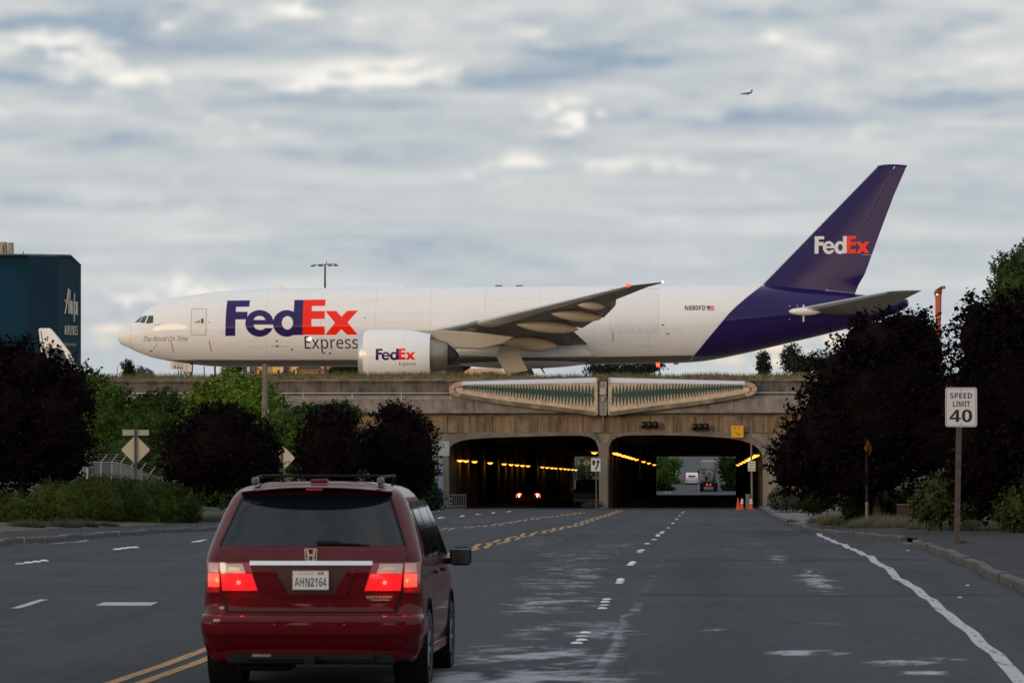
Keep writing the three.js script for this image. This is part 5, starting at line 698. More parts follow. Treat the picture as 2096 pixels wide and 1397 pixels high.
tree('plum_tree', 'dark purple tree at the right edge behind the speed limit sign', 104, 2090, [[2080, 830, 120, 190], [2020, 880, 80, 150], [2040, 720, 66, 90], [2130, 700, 110, 120], [1995, 690, 40, 60], [2060, 980, 110, 80], [2000, 650, 30, 40], [2010, 960, 60, 60]], { n: 30000, size: 0.12, seed: 206, tones: plumTones, flat: 0.75, rise: 0.25, trunk: 0.17, group: 'purple street trees' });
// green trees
tree('maple_tree', 'bright green leafy tree standing before the bridge wall', 240, 486, [[485, 830, 80, 58], [440, 850, 62, 50], [535, 845, 50, 46], [470, 798, 52, 28], [515, 800, 36, 26], [420, 815, 34, 28], [560, 880, 34, 44], [400, 880, 40, 40]], { n: 15000, size: 0.2, seed: 211, tones: limeTones, flat: 0.35, rise: 0.3, mat: leafMat, trunk: 0.16, shell: 0.4 });
tree('poplar_tree', 'mid-green tree poking up behind the purple tree at the top right', 170, 2110, [[2085, 600, 62, 70], [2070, 560, 40, 40], [2100, 540, 40, 40], [2050, 620, 34, 36], [2110, 640, 70, 80], [2080, 700, 70, 90]], { n: 15000, size: 0.12, seed: 212, tones: [[0.035, 0.062, 0.018], [0.028, 0.05, 0.016], [0.045, 0.075, 0.022]], flat: 0.3, rise: 0.7, mat: leafMat, trunk: 0.15 });
tree('alder_tree', 'loose green tree behind the left purple tree, below the hangar', 232, 215, [[205, 860, 70, 80], [170, 830, 50, 60], [250, 880, 60, 60], [180, 790, 34, 34], [225, 815, 40, 40], [130, 800, 40, 40], [120, 780, 26, 26]], { n: 11000, size: 0.18, seed: 213, tones: greenTones, flat: 0.35, rise: 0.3, mat: leafMat });
tree('alder_tree', 'small green tree left of the bright green tree, on the embankment', 246, 320, [[320, 870, 66, 62], [280, 890, 50, 46], [365, 880, 46, 50], [330, 826, 40, 26], [290, 835, 24, 22], [370, 835, 26, 24]], { n: 10000, size: 0.18, seed: 214, tones: [[0.03, 0.055, 0.012], [0.038, 0.065, 0.014], [0.024, 0.045, 0.010]], flat: 0.35, mat: leafMat });
// shrubs
function shrub(name, label, s, clumps, opt) { const [px, py, , ry] = clumps[0], x = atX(px, s), y = (opt.ground ?? (x > 0 ? groundR : groundL))(s, x), g = thing(name, label, 'shrub', [x, y, -s], 0, opt.group), k = s / F; const blobs = clumps.map(([a, b, rx, ry2, dz = 0]) => { const p = at(a, b, s).sub(g.position); return [p.x, p.y, p.z + dz, rx * k, ry2 * k, Math.max(rx, ry2) * k * 0.9]; }); part('foliage', foliage({ blobs, ...opt }), opt.mat ?? leafMat, g); part('stem', [rod(V(0, -0.2, 0), V(0.03, blobs[0][1], 0), 0.05, 0.03, 6)], barkMat, g); return g; }
// clipped mounds of the hedge bank on the left
const hedge = [['dark clipped shrub at the left edge under the purple tree', 122, [[20, 1055, 60, 46], [-30, 1050, 60, 50]]], ['low clipped shrub second from the left edge', 119, [[80, 1070, 34, 34], [110, 1074, 20, 28]]], ['tall rounded clipped shrub left of the diamond sign', 132, [[132, 1040, 54, 52], [100, 1030, 40, 46], [150, 1062, 36, 40]]], ['tallest rounded clipped shrub below the fence corner', 136, [[205, 1030, 50, 56], [180, 1015, 40, 40], [215, 1060, 34, 38]]], ['wide clipped shrub in front of the diamond sign post', 138, [[265, 1038, 58, 54], [240, 1012, 50, 36], [285, 1066, 46, 34]]], ['clipped shrub just right of the diamond sign post', 141, [[322, 1042, 50, 50], [300, 1014, 46, 34], [335, 1066, 36, 30]]], ['rounded clipped shrub at the right end of the hedge', 144, [[372, 1046, 40, 42], [350, 1022, 34, 32]]]];
hedge.forEach(([label, s, c], k) => shrub('clipped_shrub', label, s, c, { n: 11000, size: 0.055, seed: 301 + k, tones: hedgeTones, flat: 0.2, rise: 0.3, shell: 0.15, coreScale: 0.9, group: 'clipped hedge shrubs' }));
// bushes on the embankments and behind
[['dense green bush on the embankment below the bright green tree', 226, [[600, 905, 44, 58], [575, 870, 34, 44], [620, 880, 36, 40]], greenTones], ['dark green bush between the purple trees and the bridge wall', 236, [[640, 865, 52, 34], [700, 850, 36, 24]], darkGreenTones], ['wide green bush on the embankment behind the left fence', 214, [[260, 940, 80, 44], [330, 945, 60, 36], [190, 950, 60, 40]], [[0.024, 0.046, 0.010], [0.03, 0.055, 0.012], [0.02, 0.036, 0.009]]], ['yellow-green low bush under the round purple tree', 196, [[470, 1018, 60, 20], [530, 1015, 30, 18]], greenTones], ['dim green bush beside the left tunnel wing wall', 240, [[860, 1010, 36, 34], [880, 1025, 24, 22]], [[0.02, 0.045, 0.02], [0.015, 0.03, 0.015]]], ['dark ivy-like bush on the far left embankment', 240, [[90, 870, 80, 60], [20, 880, 80, 60]], darkGreenTones], ['dark bush behind the round purple tree', 206, [[520, 990, 60, 34], [420, 1000, 60, 30]], darkGreenTones]].forEach(([label, s, c, t], k) => shrub('bush', label, s, c, { n: 7000, size: 0.15, seed: 331 + k, tones: t, flat: 0.35, shell: 0.3, coreScale: 0.85, group: 'embankment bushes' }));
// right-hand side shrubs under the trees
[['leafy green shrub left of the speed limit post', 108, [[1925, 1020, 42, 46], [1900, 1040, 30, 28], [1945, 1000, 26, 30], [1960, 1035, 24, 34]], 0.09], ['leafy green shrub at the right edge beside the pavement', 103, [[2082, 1035, 34, 46], [2060, 1050, 22, 26], [2110, 1020, 30, 50]], 0.09], ['small upright green shrub left of the white marker post', 134, [[1750, 1012, 18, 24], [1742, 1026, 16, 16]], 0.08], ['dark round shrub at the foot of the white marker post', 128, [[1752, 1045, 26, 17], [1768, 1048, 14, 13]], 0.07], ['dark green shrub mass under the broad purple tree', 132, [[1840, 1030, 60, 34], [1800, 1036, 40, 26], [1880, 1040, 40, 26], [1990, 1040, 50, 30]], 0.09], ['grey-green spreading shrub beside the tunnel', 205, [[1610, 1024, 36, 18], [1640, 1030, 30, 12], [1600, 1014, 20, 14]], 0.1], ['dark green shrub beside the grey-green one', 180, [[1665, 1026, 30, 22], [1690, 1020, 22, 22]], 0.09]].forEach(([label, s, c, z], k) => shrub('roadside_shrub', label, s, c, { n: 5200, size: z, seed: 361 + k, tones: k < 3 ? [[0.042, 0.060, 0.016], [0.034, 0.05, 0.014], [0.055, 0.072, 0.022]] : k === 5 ? [[0.06, 0.075, 0.05], [0.045, 0.06, 0.035]] : darkGreenTones, flat: 0.35, shell: 0.3, coreScale: 0.8, group: 'roadside shrubs' }));
// feathery grey-green grass clumps along the pavement
{
  const tones = [[0.13, 0.125, 0.085], [0.10, 0.105, 0.07], [0.155, 0.13, 0.09], [0.08, 0.09, 0.055]];
  const clump = (px, s, w, h, n, seed, label, t = tones) => { const x = atX(px, s), y = (x > 0 ? groundR : groundL)(s, x); const g = grassGeo(n, seed, (r) => { const a = r() * 6.283, q = Math.sqrt(r()); return V(Math.cos(a) * q * w, 0, Math.sin(a) * q * w * 0.8); }, h * 0.4, h, 0.012, t); const p = g.attributes.position; for (let i = 2; i < p.count; i += 3) { p.setX(i, p.getX(i) * 1.35); p.setZ(i, p.getZ(i) * 1.3); p.setY(i, p.getY(i) * (1.05 - 0.5 * Math.min(1, (p.getX(i) / w / 1.35) ** 2))); } g.computeVertexNormals(); const m = part(numbered('grass_clump'), g, bladeMat, scene); m.position.set(x, y - 0.03, -s); tag(m, label, 'grass', 'ornamental grass clumps'); return m; };
  const names = ['first', 'second', 'third', 'fourth', 'fifth', 'sixth', 'seventh', 'eighth', 'ninth', 'tenth', 'eleventh', 'twelfth'];
  [[1772, 121, 0.5, 0.42], [1805, 119.5, 0.62, 0.52], [1838, 118, 0.6, 0.46], [1868, 115.5, 0.5, 0.38], [1900, 113.5, 0.5, 0.34], [1935, 111.5, 0.55, 0.36], [1985, 109.5, 0.55, 0.36], [2020, 108.5, 0.55, 0.40], [2058, 107.5, 0.55, 0.38], [2095, 106.5, 0.6, 0.38], [1720, 135, 0.6, 0.5], [1690, 150, 0.6, 0.45]].forEach(([px, s, w, h], k) => clump(px, s, w, h, 1500, 401 + k, `${names[k]} pale grass clump from the broad purple tree along the right pavement`));
  [[55, 114, 0.5, 0.3], [125, 118, 0.55, 0.34], [165, 122, 0.5, 0.3], [215, 126, 0.4, 0.25], [408, 150, 0.6, 0.4], [440, 152, 0.6, 0.42]].forEach(([px, s, w, h], k) => clump(px, s, w, h, 900, 431 + k, `${names[k]} grey grass clump from the left edge along the left hedge`, [[0.06, 0.065, 0.05], [0.08, 0.08, 0.06]]));
  clump(1215, 264, 0.7, 0.6, 500, 451, 'weedy tuft at the foot of the keep right sign', [[0.06, 0.05, 0.035], [0.08, 0.065, 0.045]]); clump(1968, 85.6, 0.14, 0.12, 120, 452, 'tiny tuft of grass at the foot of the speed limit post', [[0.05, 0.06, 0.02]]); clump(1624, 158, 0.25, 0.25, 120, 453, 'small weed in the gutter by the right kerb', [[0.06, 0.07, 0.03]]);
}
// trees and shrubs on the airfield, seen between the belly of the jet and the grass
tree('poplar_tree', 'narrow dark conifer on the airfield under the nose of the jet', 420, 262, [[262, 758, 8, 16], [262, 770, 9, 8], [261, 748, 5, 9]], { n: 1500, size: 0.22, seed: 221, tones: darkGreenTones, rise: 0.8, ground: () => 8.2, trunk: 0.15, group: 'airfield trees' });
tree('poplar_tree', 'small dark tree right of the narrow conifer on the airfield', 425, 285, [[285, 764, 12, 9], [296, 768, 10, 7], [278, 768, 8, 6]], { n: 1200, size: 0.22, seed: 222, tones: darkGreenTones, rise: 0.3, ground: () => 8.2, trunk: 0.12, group: 'airfield trees' });
tree('cedar_tree', 'dark spreading tree behind the engine of the jet', 470, 715, [[715, 758, 32, 15], [690, 766, 20, 9], [745, 762, 20, 14]], { n: 3500, size: 0.26, seed: 223, tones: darkGreenTones, ground: () => 8.2, group: 'airfield trees' });
tree('cedar_tree', 'dark tree seen under the forward fuselage, left of the wooden pole', 440, 484, [[484, 757, 10, 22], [476, 764, 9, 12]], { n: 1200, size: 0.22, seed: 224, tones: darkGreenTones, ground: () => 8.2, group: 'airfield trees' });
tree('maple_tree', 'small yellow-green tree under the forward fuselage', 400, 466, [[466, 758, 8, 12], [462, 765, 9, 8]], { n: 900, size: 0.22, seed: 225, tones: limeTones, mat: leafMat, ground: () => 8.2 });
[['tall dark far tree left of the broad purple tree', 1622, [[1622, 738, 20, 26], [1618, 722, 9, 16], [1640, 748, 22, 16]]], ['low dark far tree behind the purple tree', 1662, [[1662, 745, 26, 18], [1690, 748, 22, 18]]], ['thin far poplar right of the last relief', 1563, [[1563, 745, 6, 22], [1565, 758, 9, 9]]], ['far dark shrub under the rear belly of the jet', 1330, [[1330, 752, 26, 14], [1300, 758, 30, 10]]], ['far dark shrub behind the main gear of the jet', 1235, [[1235, 756, 34, 12], [1270, 758, 30, 10]]]].forEach(([label, px, c], k) => tree('cedar_tree', label, 500, px, c, { n: 2600, size: 0.28, seed: 231 + k, tones: [[0.03, 0.036, 0.03], [0.024, 0.03, 0.026]], ground: () => 8.2, trunk: 0.16, group: 'far airfield trees' }));
// vegetation beyond the far tunnel mouth
[['green bank of trees left of the road beyond the tunnel', 585, [[1362, 958, 26, 26], [1372, 985, 22, 20], [1345, 975, 20, 34], [1385, 950, 10, 14]], greenTones], ['dark tree right of the road beyond the tunnel', 575, [[1492, 960, 18, 26], [1505, 975, 18, 30], [1480, 950, 8, 14]], darkGreenTones], ['low shrubs on the right bank beyond the tunnel', 560, [[1498, 1000, 16, 8], [1512, 998, 14, 12]], darkGreenTones], ['low shrub left of the far yellow line', 560, [[1352, 1000, 14, 12], [1366, 1004, 10, 7]], darkGreenTones]].forEach(([label, s, c, t], k) => shrub('far_bush', label, s, c, { n: 3200, size: 0.3, seed: 241 + k, tones: t, flat: 0.35, coreScale: 0.85, group: 'bushes beyond the tunnel', ground: (q) => G(q) }));
shrub('far_bush', 'pale green bank seen through the end of the left tunnel', 600, [[1195, 962, 34, 22], [1180, 975, 24, 14], [1215, 950, 20, 20]], { n: 3000, size: 0.3, seed: 249, tones: [[0.08, 0.10, 0.04], [0.06, 0.085, 0.035]], coreScale: 0.85, ground: (q) => G(q) });

// unseen trees added behind the viewpoint: the mass keeps the low sun off the near road and is what the van's paint mirrors
{
  const blobs = [], r = rng(77); for (let x = -150; x < 60; x += 7) { const gap = x > -24 && x < 10, z = gap ? 150 : 66 + r() * 10, h = (gap ? 13 : 8) + r() * 2.5; blobs.push([x + r() * 3, h * 0.62, z, 5 + r(), h * 0.72, 4.5], [x + r() * 4, h * 1.15, z + r() * 2, 3.6 + r(), h * 0.45, 3.6]); }
  const m = part(numbered('added_wood'), foliage({ blobs, n: 42000, size: 0.55, seed: 78, tones: darkGreenTones, flat: 0.4, coreScale: 0.9 }), leafMat, scene); m.userData = { kind: 'stuff', label: 'unseen dark trees added behind the viewpoint to shade the near road', category: 'added_wood' };
}

// ---------------------------------------------------------------- signs, posts and roadside things
const sheetMetal = mt('sign_aluminium', [0.42, 0.38, 0.33], 0.5, { metalness: 0.2 }), paleMetal = mt('pale_aluminium', [0.55, 0.47, 0.34], 0.55), woodPost = mt('weathered_wood', [1, 1, 1], 0.95, { map: mottled(121, [0.078, 0.064, 0.056], 0.7, 9, 128) }), poleWood = mt('pole_wood', [1, 1, 1], 0.95, { map: concreteStain(44, [0.19, 0.155, 0.12], 0.6) }), steelPost = mt('steel_post', [0.17, 0.16, 0.155], 0.6, { metalness: 0.3 });
function roundRect(w, h, r, n = 5) { const p = []; for (const [cx, cy, a] of [[w / 2 - r, h / 2 - r, 0], [-w / 2 + r, h / 2 - r, 1], [-w / 2 + r, -h / 2 + r, 2], [w / 2 - r, -h / 2 + r, 3]]) for (let k = 0; k <= n; k++) { const t = (a + k / n) * Math.PI / 2; p.push([cx + Math.cos(t) * r, cy + Math.sin(t) * r]); } return p; }
function face(w, h, r, draw, tw, th) { // printed front of a sign, rounded corners, uv over its box
  const g = new THREE.ShapeGeometry(new THREE.Shape(roundRect(w, h, r).map(([x, y]) => new THREE.Vector2(x, y)))); const p = g.attributes.position, uv = g.attributes.uv; for (let i = 0; i < p.count; i++) uv.setXY(i, p.getX(i) / w + 0.5, p.getY(i) / h + 0.5); return [g, mt('sign_print', [1, 1, 1], 0.45, { map: canvasTex(tw, th, draw) })]; }
const onGround = (px, s) => { const x = atX(px, s); return V(x, x > kerbR(s) ? groundR(s, x) : x < kerbL(s) ? groundL(s, x) : G(s), -s); };
// speed limit sign
{
  const s = 84, b = onGround(1962, s), g = thing('speed_limit_sign', 'white speed limit 40 sign on a wooden post beside the right pavement', 'road sign', b, 0.02); const L = (px, py) => at(px, py, s).sub(b); const c = L(1967.5, 833), w = 0.66, h = 0.82;
  part('post', metricUV(box(0.11, L(1963, 800).y + 0.1, 0.11, 0, (L(1963, 800).y - 0.1) / 2, 0, 0, 0, -0.018)), woodPost, g);
  const pl = part('sign_panel', plate(roundRect(w, h, 0.05), 0.006).translate(c.x, c.y, 0.068), sheetMetal, g);
  const [fg, fm] = face(w, h, 0.05, (x, W, H) => { x.fillStyle = '#d3d0d0'; x.fillRect(0, 0, W, H); x.strokeStyle = '#2a2729'; x.lineWidth = 6; x.beginPath(); x.roundRect ? x.roundRect(14, 14, W - 28, H - 28, 22) : x.rect(14, 14, W - 28, H - 28); x.stroke(); fitText(x, 'SPEED', 'bold 100px sans-serif', 58, 142, 296, 0.98, '#2b2628'); fitText(x, 'LIMIT', 'bold 100px sans-serif', 92, 250, 232, 0.98, '#2b2628'); fitText(x, '40', 'bold 190px sans-serif', 54, 450, 304, 1.18, '#1d191b'); x.fillStyle = '#6b5a58'; x.beginPath(); x.arc(206, 38, 5, 0, 7); x.arc(206, 470, 5, 0, 7); x.fill(); }, 412, 512); fg.translate(c.x, c.y, 0.072); part('sign_face', fg, fm, pl);
  for (const y of [0.36, -0.36]) part('bolt', new THREE.SphereGeometry(0.012, 6, 4).translate(c.x, c.y + y, 0.075), steelPost, pl);
}
const diamond = (r) => { const k = 0.12; const p = []; for (let q = 0; q < 4; q++) { const a = q * Math.PI / 2, d = [Math.cos(a), Math.sin(a)], t = [-d[1], d[0]]; for (const e of [-1, 1]) p.push([d[0] * r * (1 - k * 0.6) + t[0] * e * r * k * 0.6, d[1] * r * (1 - k * 0.6) + t[1] * e * r * k * 0.6]); } return p; };
// diamond signs seen from behind on the left
{
  const s = 148, b = onGround(277, s), g = thing('diamond_sign', 'blank pale back of a diamond road sign with a plate on top, above the hedge', 'road sign', b, 0.06, 'diamond signs seen from behind'), L = (px, py) => at(px, py, s).sub(b);
  part('post', box(0.085, L(277, 879).y, 0.085, 0, L(277, 879).y / 2, 0.03), woodPost, g); part('sign_panel', plate(diamond(0.55), 0.008).translate(0, L(277, 920).y, -0.02), paleMetal, g); part('name_plate', box(0.98, 0.21, 0.008, 0, L(277, 885).y, -0.022), sheetMetal, g);
  for (const y of [0.2, -0.2]) part('bolt', new THREE.SphereGeometry(0.02, 6, 4).translate(0, L(277, 920).y + y, 0.075), steelPost, g);
  const s2 = 200, b2 = onGround(579, s2), g2 = thing('diamond_sign', 'grey back of a diamond road sign between the two groups of purple trees', 'road sign', b2, -0.1, 'diamond signs seen from behind'), L2 = (px, py) => at(px, py, s2).sub(b2);
  part('post', box(0.09, L2(579, 915).y, 0.09, -0.07, L2(579, 915).y / 2, 0.05), woodPost, g2); part('sign_panel', plate(diamond(0.60), 0.008).translate(0.02, L2(579, 937).y, 0), sheetMetal, g2);
}
// diamond sign edge-on in the right tree
{
  const s = 126.35, b = onGround(1777, s), g = thing('arrow_sign', 'orange-brown diamond sign turned sideways, half hidden in the broad purple tree', 'road sign', b, 1.0), y = at(1777, 917, s).y - b.y;
  part('post', box(0.07, y + 0.3, 0.06, 0, (y + 0.3) / 2, -0.04), mt('dark_post', [0.012, 0.010, 0.009], 0.9), g); part('post_foot', box(0.078, 0.82, 0.068, 0, 0.4, -0.04), mt('worn_pale_post', [1, 1, 1], 0.8, { map: mottled(131, [0.20, 0.18, 0.12], 1.3, 6, 128) }), g); const [fg] = [plate(diamond(0.27), 0.008)]; const p = part('sign_panel', fg.translate(0, y, 0.02), mt('faded_orange_sign', [0.30, 0.12, 0.02], 0.6), g);
  for (let k = 0; k < 3; k++) part('stripe', box(0.24 - Math.abs(k - 1) * 0.08, 0.025, 0.006, 0, y - 0.09 + k * 0.09, 0.026, 0, 0, 0.5), blackTrim, p);
}
{ const b2 = onGround(1852, 124); const c = thing('utility_box', 'brown weathered utility box under the broad purple tree', 'utility box', b2); part('box_body', rbox(0.46, 0.62, 0.34, 0.03, 0, 0.33, 0), mt('rust_brown', [1, 1, 1], 0.9, { map: mottled(133, [0.035, 0.02, 0.012], 1.0, 6, 128) }), c); part('box_lid', rbox(0.5, 0.05, 0.38, 0.02, 0, 0.66, 0), woodPost, c); }
// wooden pole before the bridge
{ const s = 231, b = onGround(542, s), top = at(541, 744, s).y - b.y, g = thing('wooden_pole', 'bare brown wooden utility pole standing before the bridge, right of the green tree', 'pole', b); part('pole_shaft', cyl(0.19, 0.155, top, 0, 0, 0, 14), poleWood, g); const L = (px, py) => at(px, py, s).sub(b); part('conduit', rod(V(0.2, 0, 0.06), V(0.2, L(0, 870).y, 0.06), 0.035), steelPost, g); part('cable_clamp', new THREE.TorusGeometry(0.19, 0.025, 6, 16).rotateX(1.75).translate(0, L(0, 853).y, 0), steelPost, g); part('tag_plate', box(0.09, 0.22, 0.03, 0.22, L(0, 841).y, 0.1), mt('pale_tag', [0.55, 0.52, 0.46], 0.6), g); part('tag_plate', box(0.09, 0.28, 0.03, 0.24, L(0, 864).y, 0.1), mt('pale_tag2', [0.55, 0.52, 0.5], 0.6), g); }
// fence with barbed-wire arms on the left bank
{
  const g = thing('chain_fence', 'grey slatted chain-link fence with slanted barbed wire arms behind the hedge', 'fence'), fab = mt('fence_slat', [1, 1, 1], 0.7, { map: mottled(141, [0.17, 0.17, 0.16], 0.6, 10, 128) }), st = mt('fence_steel', [0.40, 0.39, 0.37], 0.5, { metalness: 0.4 });
  const run = [[150, 946, 168], [178, 945, 168], [206, 946, 168.5], [228, 945, 169], [246, 948, 172], [268, 954, 176], [287, 962, 180], [306, 970, 184], [330, 978, 189], [352, 988, 194], [372, 996, 199], [395, 1002, 205]], P = run.map(([px, py, s]) => at(px, py, s)), wires = [[], [], []];
  P.forEach((p, k) => { const y0 = groundL(-p.z, p.x) - 0.2; part('post', rod(V(p.x, y0, p.z), p, 0.035, 0.035, 7), st, g); const e = p.clone().add(V(0.28, 0.33, 0.12)); part('barb_arm', rod(p, e, 0.028, 0.022, 6), st, g); wires.forEach((w, q) => w.push(p.clone().lerp(e, (q + 1) / 3)));
    if (k < P.length - 1) { const n = P[k + 1], d = n.clone().sub(p), cnt = Math.max(4, Math.round(Math.hypot(d.x, d.z) / 0.12)); for (let q = 0; q < cnt; q++) { const f = (q + 0.5) / cnt, a = p.clone().lerp(n, f), yb = groundL(-a.z, a.x) - 0.1; part('slat', box(0.095, a.y - 0.03 - yb, 0.012, a.x, (a.y - 0.03 + yb) / 2, a.z, 0, -Math.atan2(d.z, d.x), 0), fab, g); } part('top_rail', rod(p, n, 0.022, 0.022, 6), st, g); } });
  for (const w of wires) part('barbed_wire', w.slice(1).map((q, k) => rod(w[k], q, 0.006, 0.006, 4)), st, g);
  // gate posts glimpsed under the left tree
  const gp = thing('fence_panel', 'pale grey fence panel glimpsed under the left purple tree', 'fence', onGround(22, 150)); for (let k = 0; k < 9; k++) part('slat', box(0.09, 1.3, 0.02, -0.2 + k * 0.11, 0.65, 0), fab, gp);
}
// left tunnel approach: white board, grey pillar, low railing
{
  const s = 263, b = onGround(898, s), g = thing('sign_board', 'blank pale grey square board beside the left tunnel mouth', 'board', b), L = (px, py) => at(px, py, s).sub(b), c = L(904.5, 917.5); part('board_panel', plate(roundRect(0.98, 0.95, 0.02), 0.05).translate(c.x, c.y, 0.03), mt('pale_board', [0.40, 0.41, 0.42], 0.55), g); part('mount_post', box(0.1, c.y + 0.7, 0.08, c.x - 0.3, (c.y + 0.7) / 2, -0.08), steelPost, g); part('board_slot', box(0.12, 0.05, 0.01, c.x - 0.02, c.y + 0.36, 0.036), blackTrim, g); part('top_bracket', box(0.16, 0.55, 0.1, c.x - 0.35, c.y + 0.72, -0.02), sheetMetal, g);
  const b2 = at(899, 1020, 267), p = thing('wing_pillar', 'smooth pale grey concrete pillar at the left tunnel corner', 'pillar', [b2.x, G(267), -267]); part('pillar_shaft', rbox(0.55, 3.4, 0.8, 0.05, 0, 1.75, 0), mt('grey_pillar_paint', [0.25, 0.27, 0.32], 0.7), p); part('pillar_base', rbox(0.75, 0.5, 1.0, 0.04, 0, 0.25, 0), beamMat, p);
  const r0 = V(at(902, 0, 262).x, G(262) + 0.1, -262), q = thing('low_railing', 'low dark steel railing with white reflectors before the left tunnel', 'railing', r0), white = mt('reflector_white', [0.5, 0.55, 0.58], 0.4); for (let k = 0; k < 12; k++) part('baluster', box(0.04, 0.9, 0.04, k * 0.15, 0.45, 0), steelPost, q); for (const y of [0.12, 0.86]) part('rail', box(1.75, 0.05, 0.05, 0.82, y, 0.01), steelPost, q); for (const [x, y] of [[0.12, 0.55], [0.12, 0.28], [0.66, 0.58], [0.66, 0.30]]) part('reflector', box(0.14, 0.03, 0.02, x, y, 0.05), white, q); part('end_post', rbox(0.18, 1.0, 0.18, 0.03, -0.15, 0.5, 0), beamMat, q);
}
// keep right sign
{
  const s = 262, x = atX(1219, s), b = V(x, G(s), -s), g = thing('keep_right_sign', 'white keep right sign with a curved black arrow before the centre pier', 'road sign', b), L = (px, py) => at(px, py, s).sub(b), c = L(1219.5, 951), w = 0.64, h = 0.86;
  part('post', rod(V(0.05, 0, -0.03), V(0.05, c.y + 0.45, -0.03), 0.035), steelPost, g); part('sign_panel', plate(roundRect(w, h, 0.04), 0.006).translate(c.x, c.y, 0.01), sheetMetal, g);
  const [fg, fm] = face(w, h, 0.04, (q, W, H) => { q.fillStyle = '#d9d3cf'; q.fillRect(0, 0, W, H); q.strokeStyle = '#55504e'; q.lineWidth = 5; q.strokeRect(10, 10, W - 20, H - 20); q.fillStyle = '#171314'; q.beginPath(); q.moveTo(36, 52); q.lineTo(116, 52); q.lineTo(112, 140); q.quadraticCurveTo(100, 182, 78, 190); q.quadraticCurveTo(44, 176, 40, 140); q.closePath(); q.fill(); q.strokeStyle = '#171314'; q.lineWidth = 40; q.beginPath(); q.moveTo(135, 296); q.bezierCurveTo(136, 220, 190, 205, 186, 110); q.stroke(); q.beginPath(); q.moveTo(186, 30); q.lineTo(246, 112); q.lineTo(128, 112); q.closePath(); q.fill(); }, 256, 336); part('sign_face', fg.translate(c.x, c.y, 0.014), fm, g); for (const e of [-0.1, 0.14]) part('top_bracket', box(0.08, 0.06, 0.03, c.x + e, c.y + 0.46, 0), paleMetal, g);
}
// tall pole with small sign by the right tunnel mouth
{
  const s = 266, b = onGround(1539, s), g = thing('sign_pole', 'tall thin grey pole with a small white notice by the right tunnel', 'pole', b), L = (px, py) => at(px, py, s).sub(b); part('pole_shaft', rod(V(0.02, 0, 0), V(-0.05, L(0, 862).y, 0), 0.075, 0.055, 10), poleWood, g); const c = L(1539, 953.5), w = 0.52, h = 0.68; const pl = part('sign_panel', plate(roundRect(w, h, 0.03), 0.006).translate(c.x, c.y, 0.095), sheetMetal, g);
  const [fg, fm] = face(w, h, 0.03, (q, W, H) => { q.fillStyle = '#c9c2b2'; q.fillRect(0, 0, W, H); q.strokeStyle = '#4c463e'; q.lineWidth = 3; q.strokeRect(5, 5, W - 10, H - 10); fitText(q, 'BICYCLES', 'bold 30px sans-serif', 14, 60, 132, 1.2, '#39342f'); fitText(q, 'USE', 'bold 30px sans-serif', 50, 118, 60, 1.2, '#39342f'); fitText(q, 'WALKWAY', 'bold 30px sans-serif', 12, 180, 136, 1.2, '#39342f'); }, 160, 210); part('sign_face', fg.translate(c.x, c.y, 0.099), fm, pl);
  const cb = onGround(1531, 268), cab = thing('control_cabinet', 'small dark grey cabinet behind the traffic cones', 'cabinet', cb); part('cabinet_body', rbox(0.3, 0.95, 0.3, 0.02, 0, 0.48, 0), steelPost, cab); part('cabinet_lid', rbox(0.34, 0.05, 0.34, 0.02, 0, 0.97, 0), steelPost, cab);
}
// clearance sign on the bridge
{
  const s = SB - 0.5, c = at(1509.5, 883, s), g = thing('clearance_sign', 'yellow square clearance sign with a slanting arrow over the right tunnel', 'road sign', c); part('sign_panel', plate(roundRect(0.84, 0.82, 0.03), 0.01).translate(0, 0, -0.002), sheetMetal, g);
  const [fg, fm] = face(0.84, 0.82, 0.03, (q, W, H) => { q.fillStyle = '#e0a21c'; q.fillRect(0, 0, W, H); fitText(q, '14', 'bold 60px sans-serif', 56, 78, 50, 0.95, '#6a4a10'); fitText(q, '9', 'bold 60px sans-serif', 150, 78, 28, 0.95, '#6a4a10'); q.strokeStyle = '#3d2c08'; q.lineWidth = 12; q.beginPath(); q.moveTo(74, 128); q.lineTo(165, 182); q.stroke(); q.fillStyle = '#3d2c08'; q.beginPath(); q.moveTo(190, 198); q.lineTo(142, 194); q.lineTo(166, 158); q.closePath(); q.fill(); }, 256, 250); part('sign_face', fg.translate(0, 0, 0.004), fm, g); for (const e of [-0.36, 0.36]) part('mount_strap', box(0.04, 0.3, 0.4, e, -0.25, -0.21), steelPost, g);
}
// lane signals
function laneSignal(px, py, label) { const s = SB - 0.7, c = at(px, py, s), g = thing('lane_signal', label, 'traffic signal', c, 0, 'lane signals over the right tunnel'); part('mount_bar', box(1.35, 0.08, 0.08, 0, -0.22, -0.05), blackTrim, g); for (let k = -1; k <= 1; k++) { const h = new THREE.Group(); h.name = 'signal_head'; h.position.set(k * 0.39, 0, 0); g.add(h); part('housing', rbox(0.36, 0.38, 0.25, 0.05, 0, 0, -0.08), blackTrim, h); part('lens', new THREE.SphereGeometry(0.14, 14, 8).scale(1, 1, 0.35).translate(0, -0.01, 0.05), mt('dark_lens', k ? [0.05, 0.008, 0.008] : [0.008, 0.03, 0.02], 0.2), h); part('visor', new THREE.CylinderGeometry(0.165, 0.165, 0.26, 18, 1, true, Math.PI * 0.5, Math.PI).rotateX(Math.PI / 2).rotateZ(-Math.PI / 2).translate(0, 0, 0.16), blackTrim, h); } part('wall_bracket', box(0.1, 0.1, 0.6, -0.5, -0.22, -0.33), blackTrim, g); part('wall_bracket', box(0.1, 0.1, 0.6, 0.5, -0.22, -0.33), blackTrim, g); }
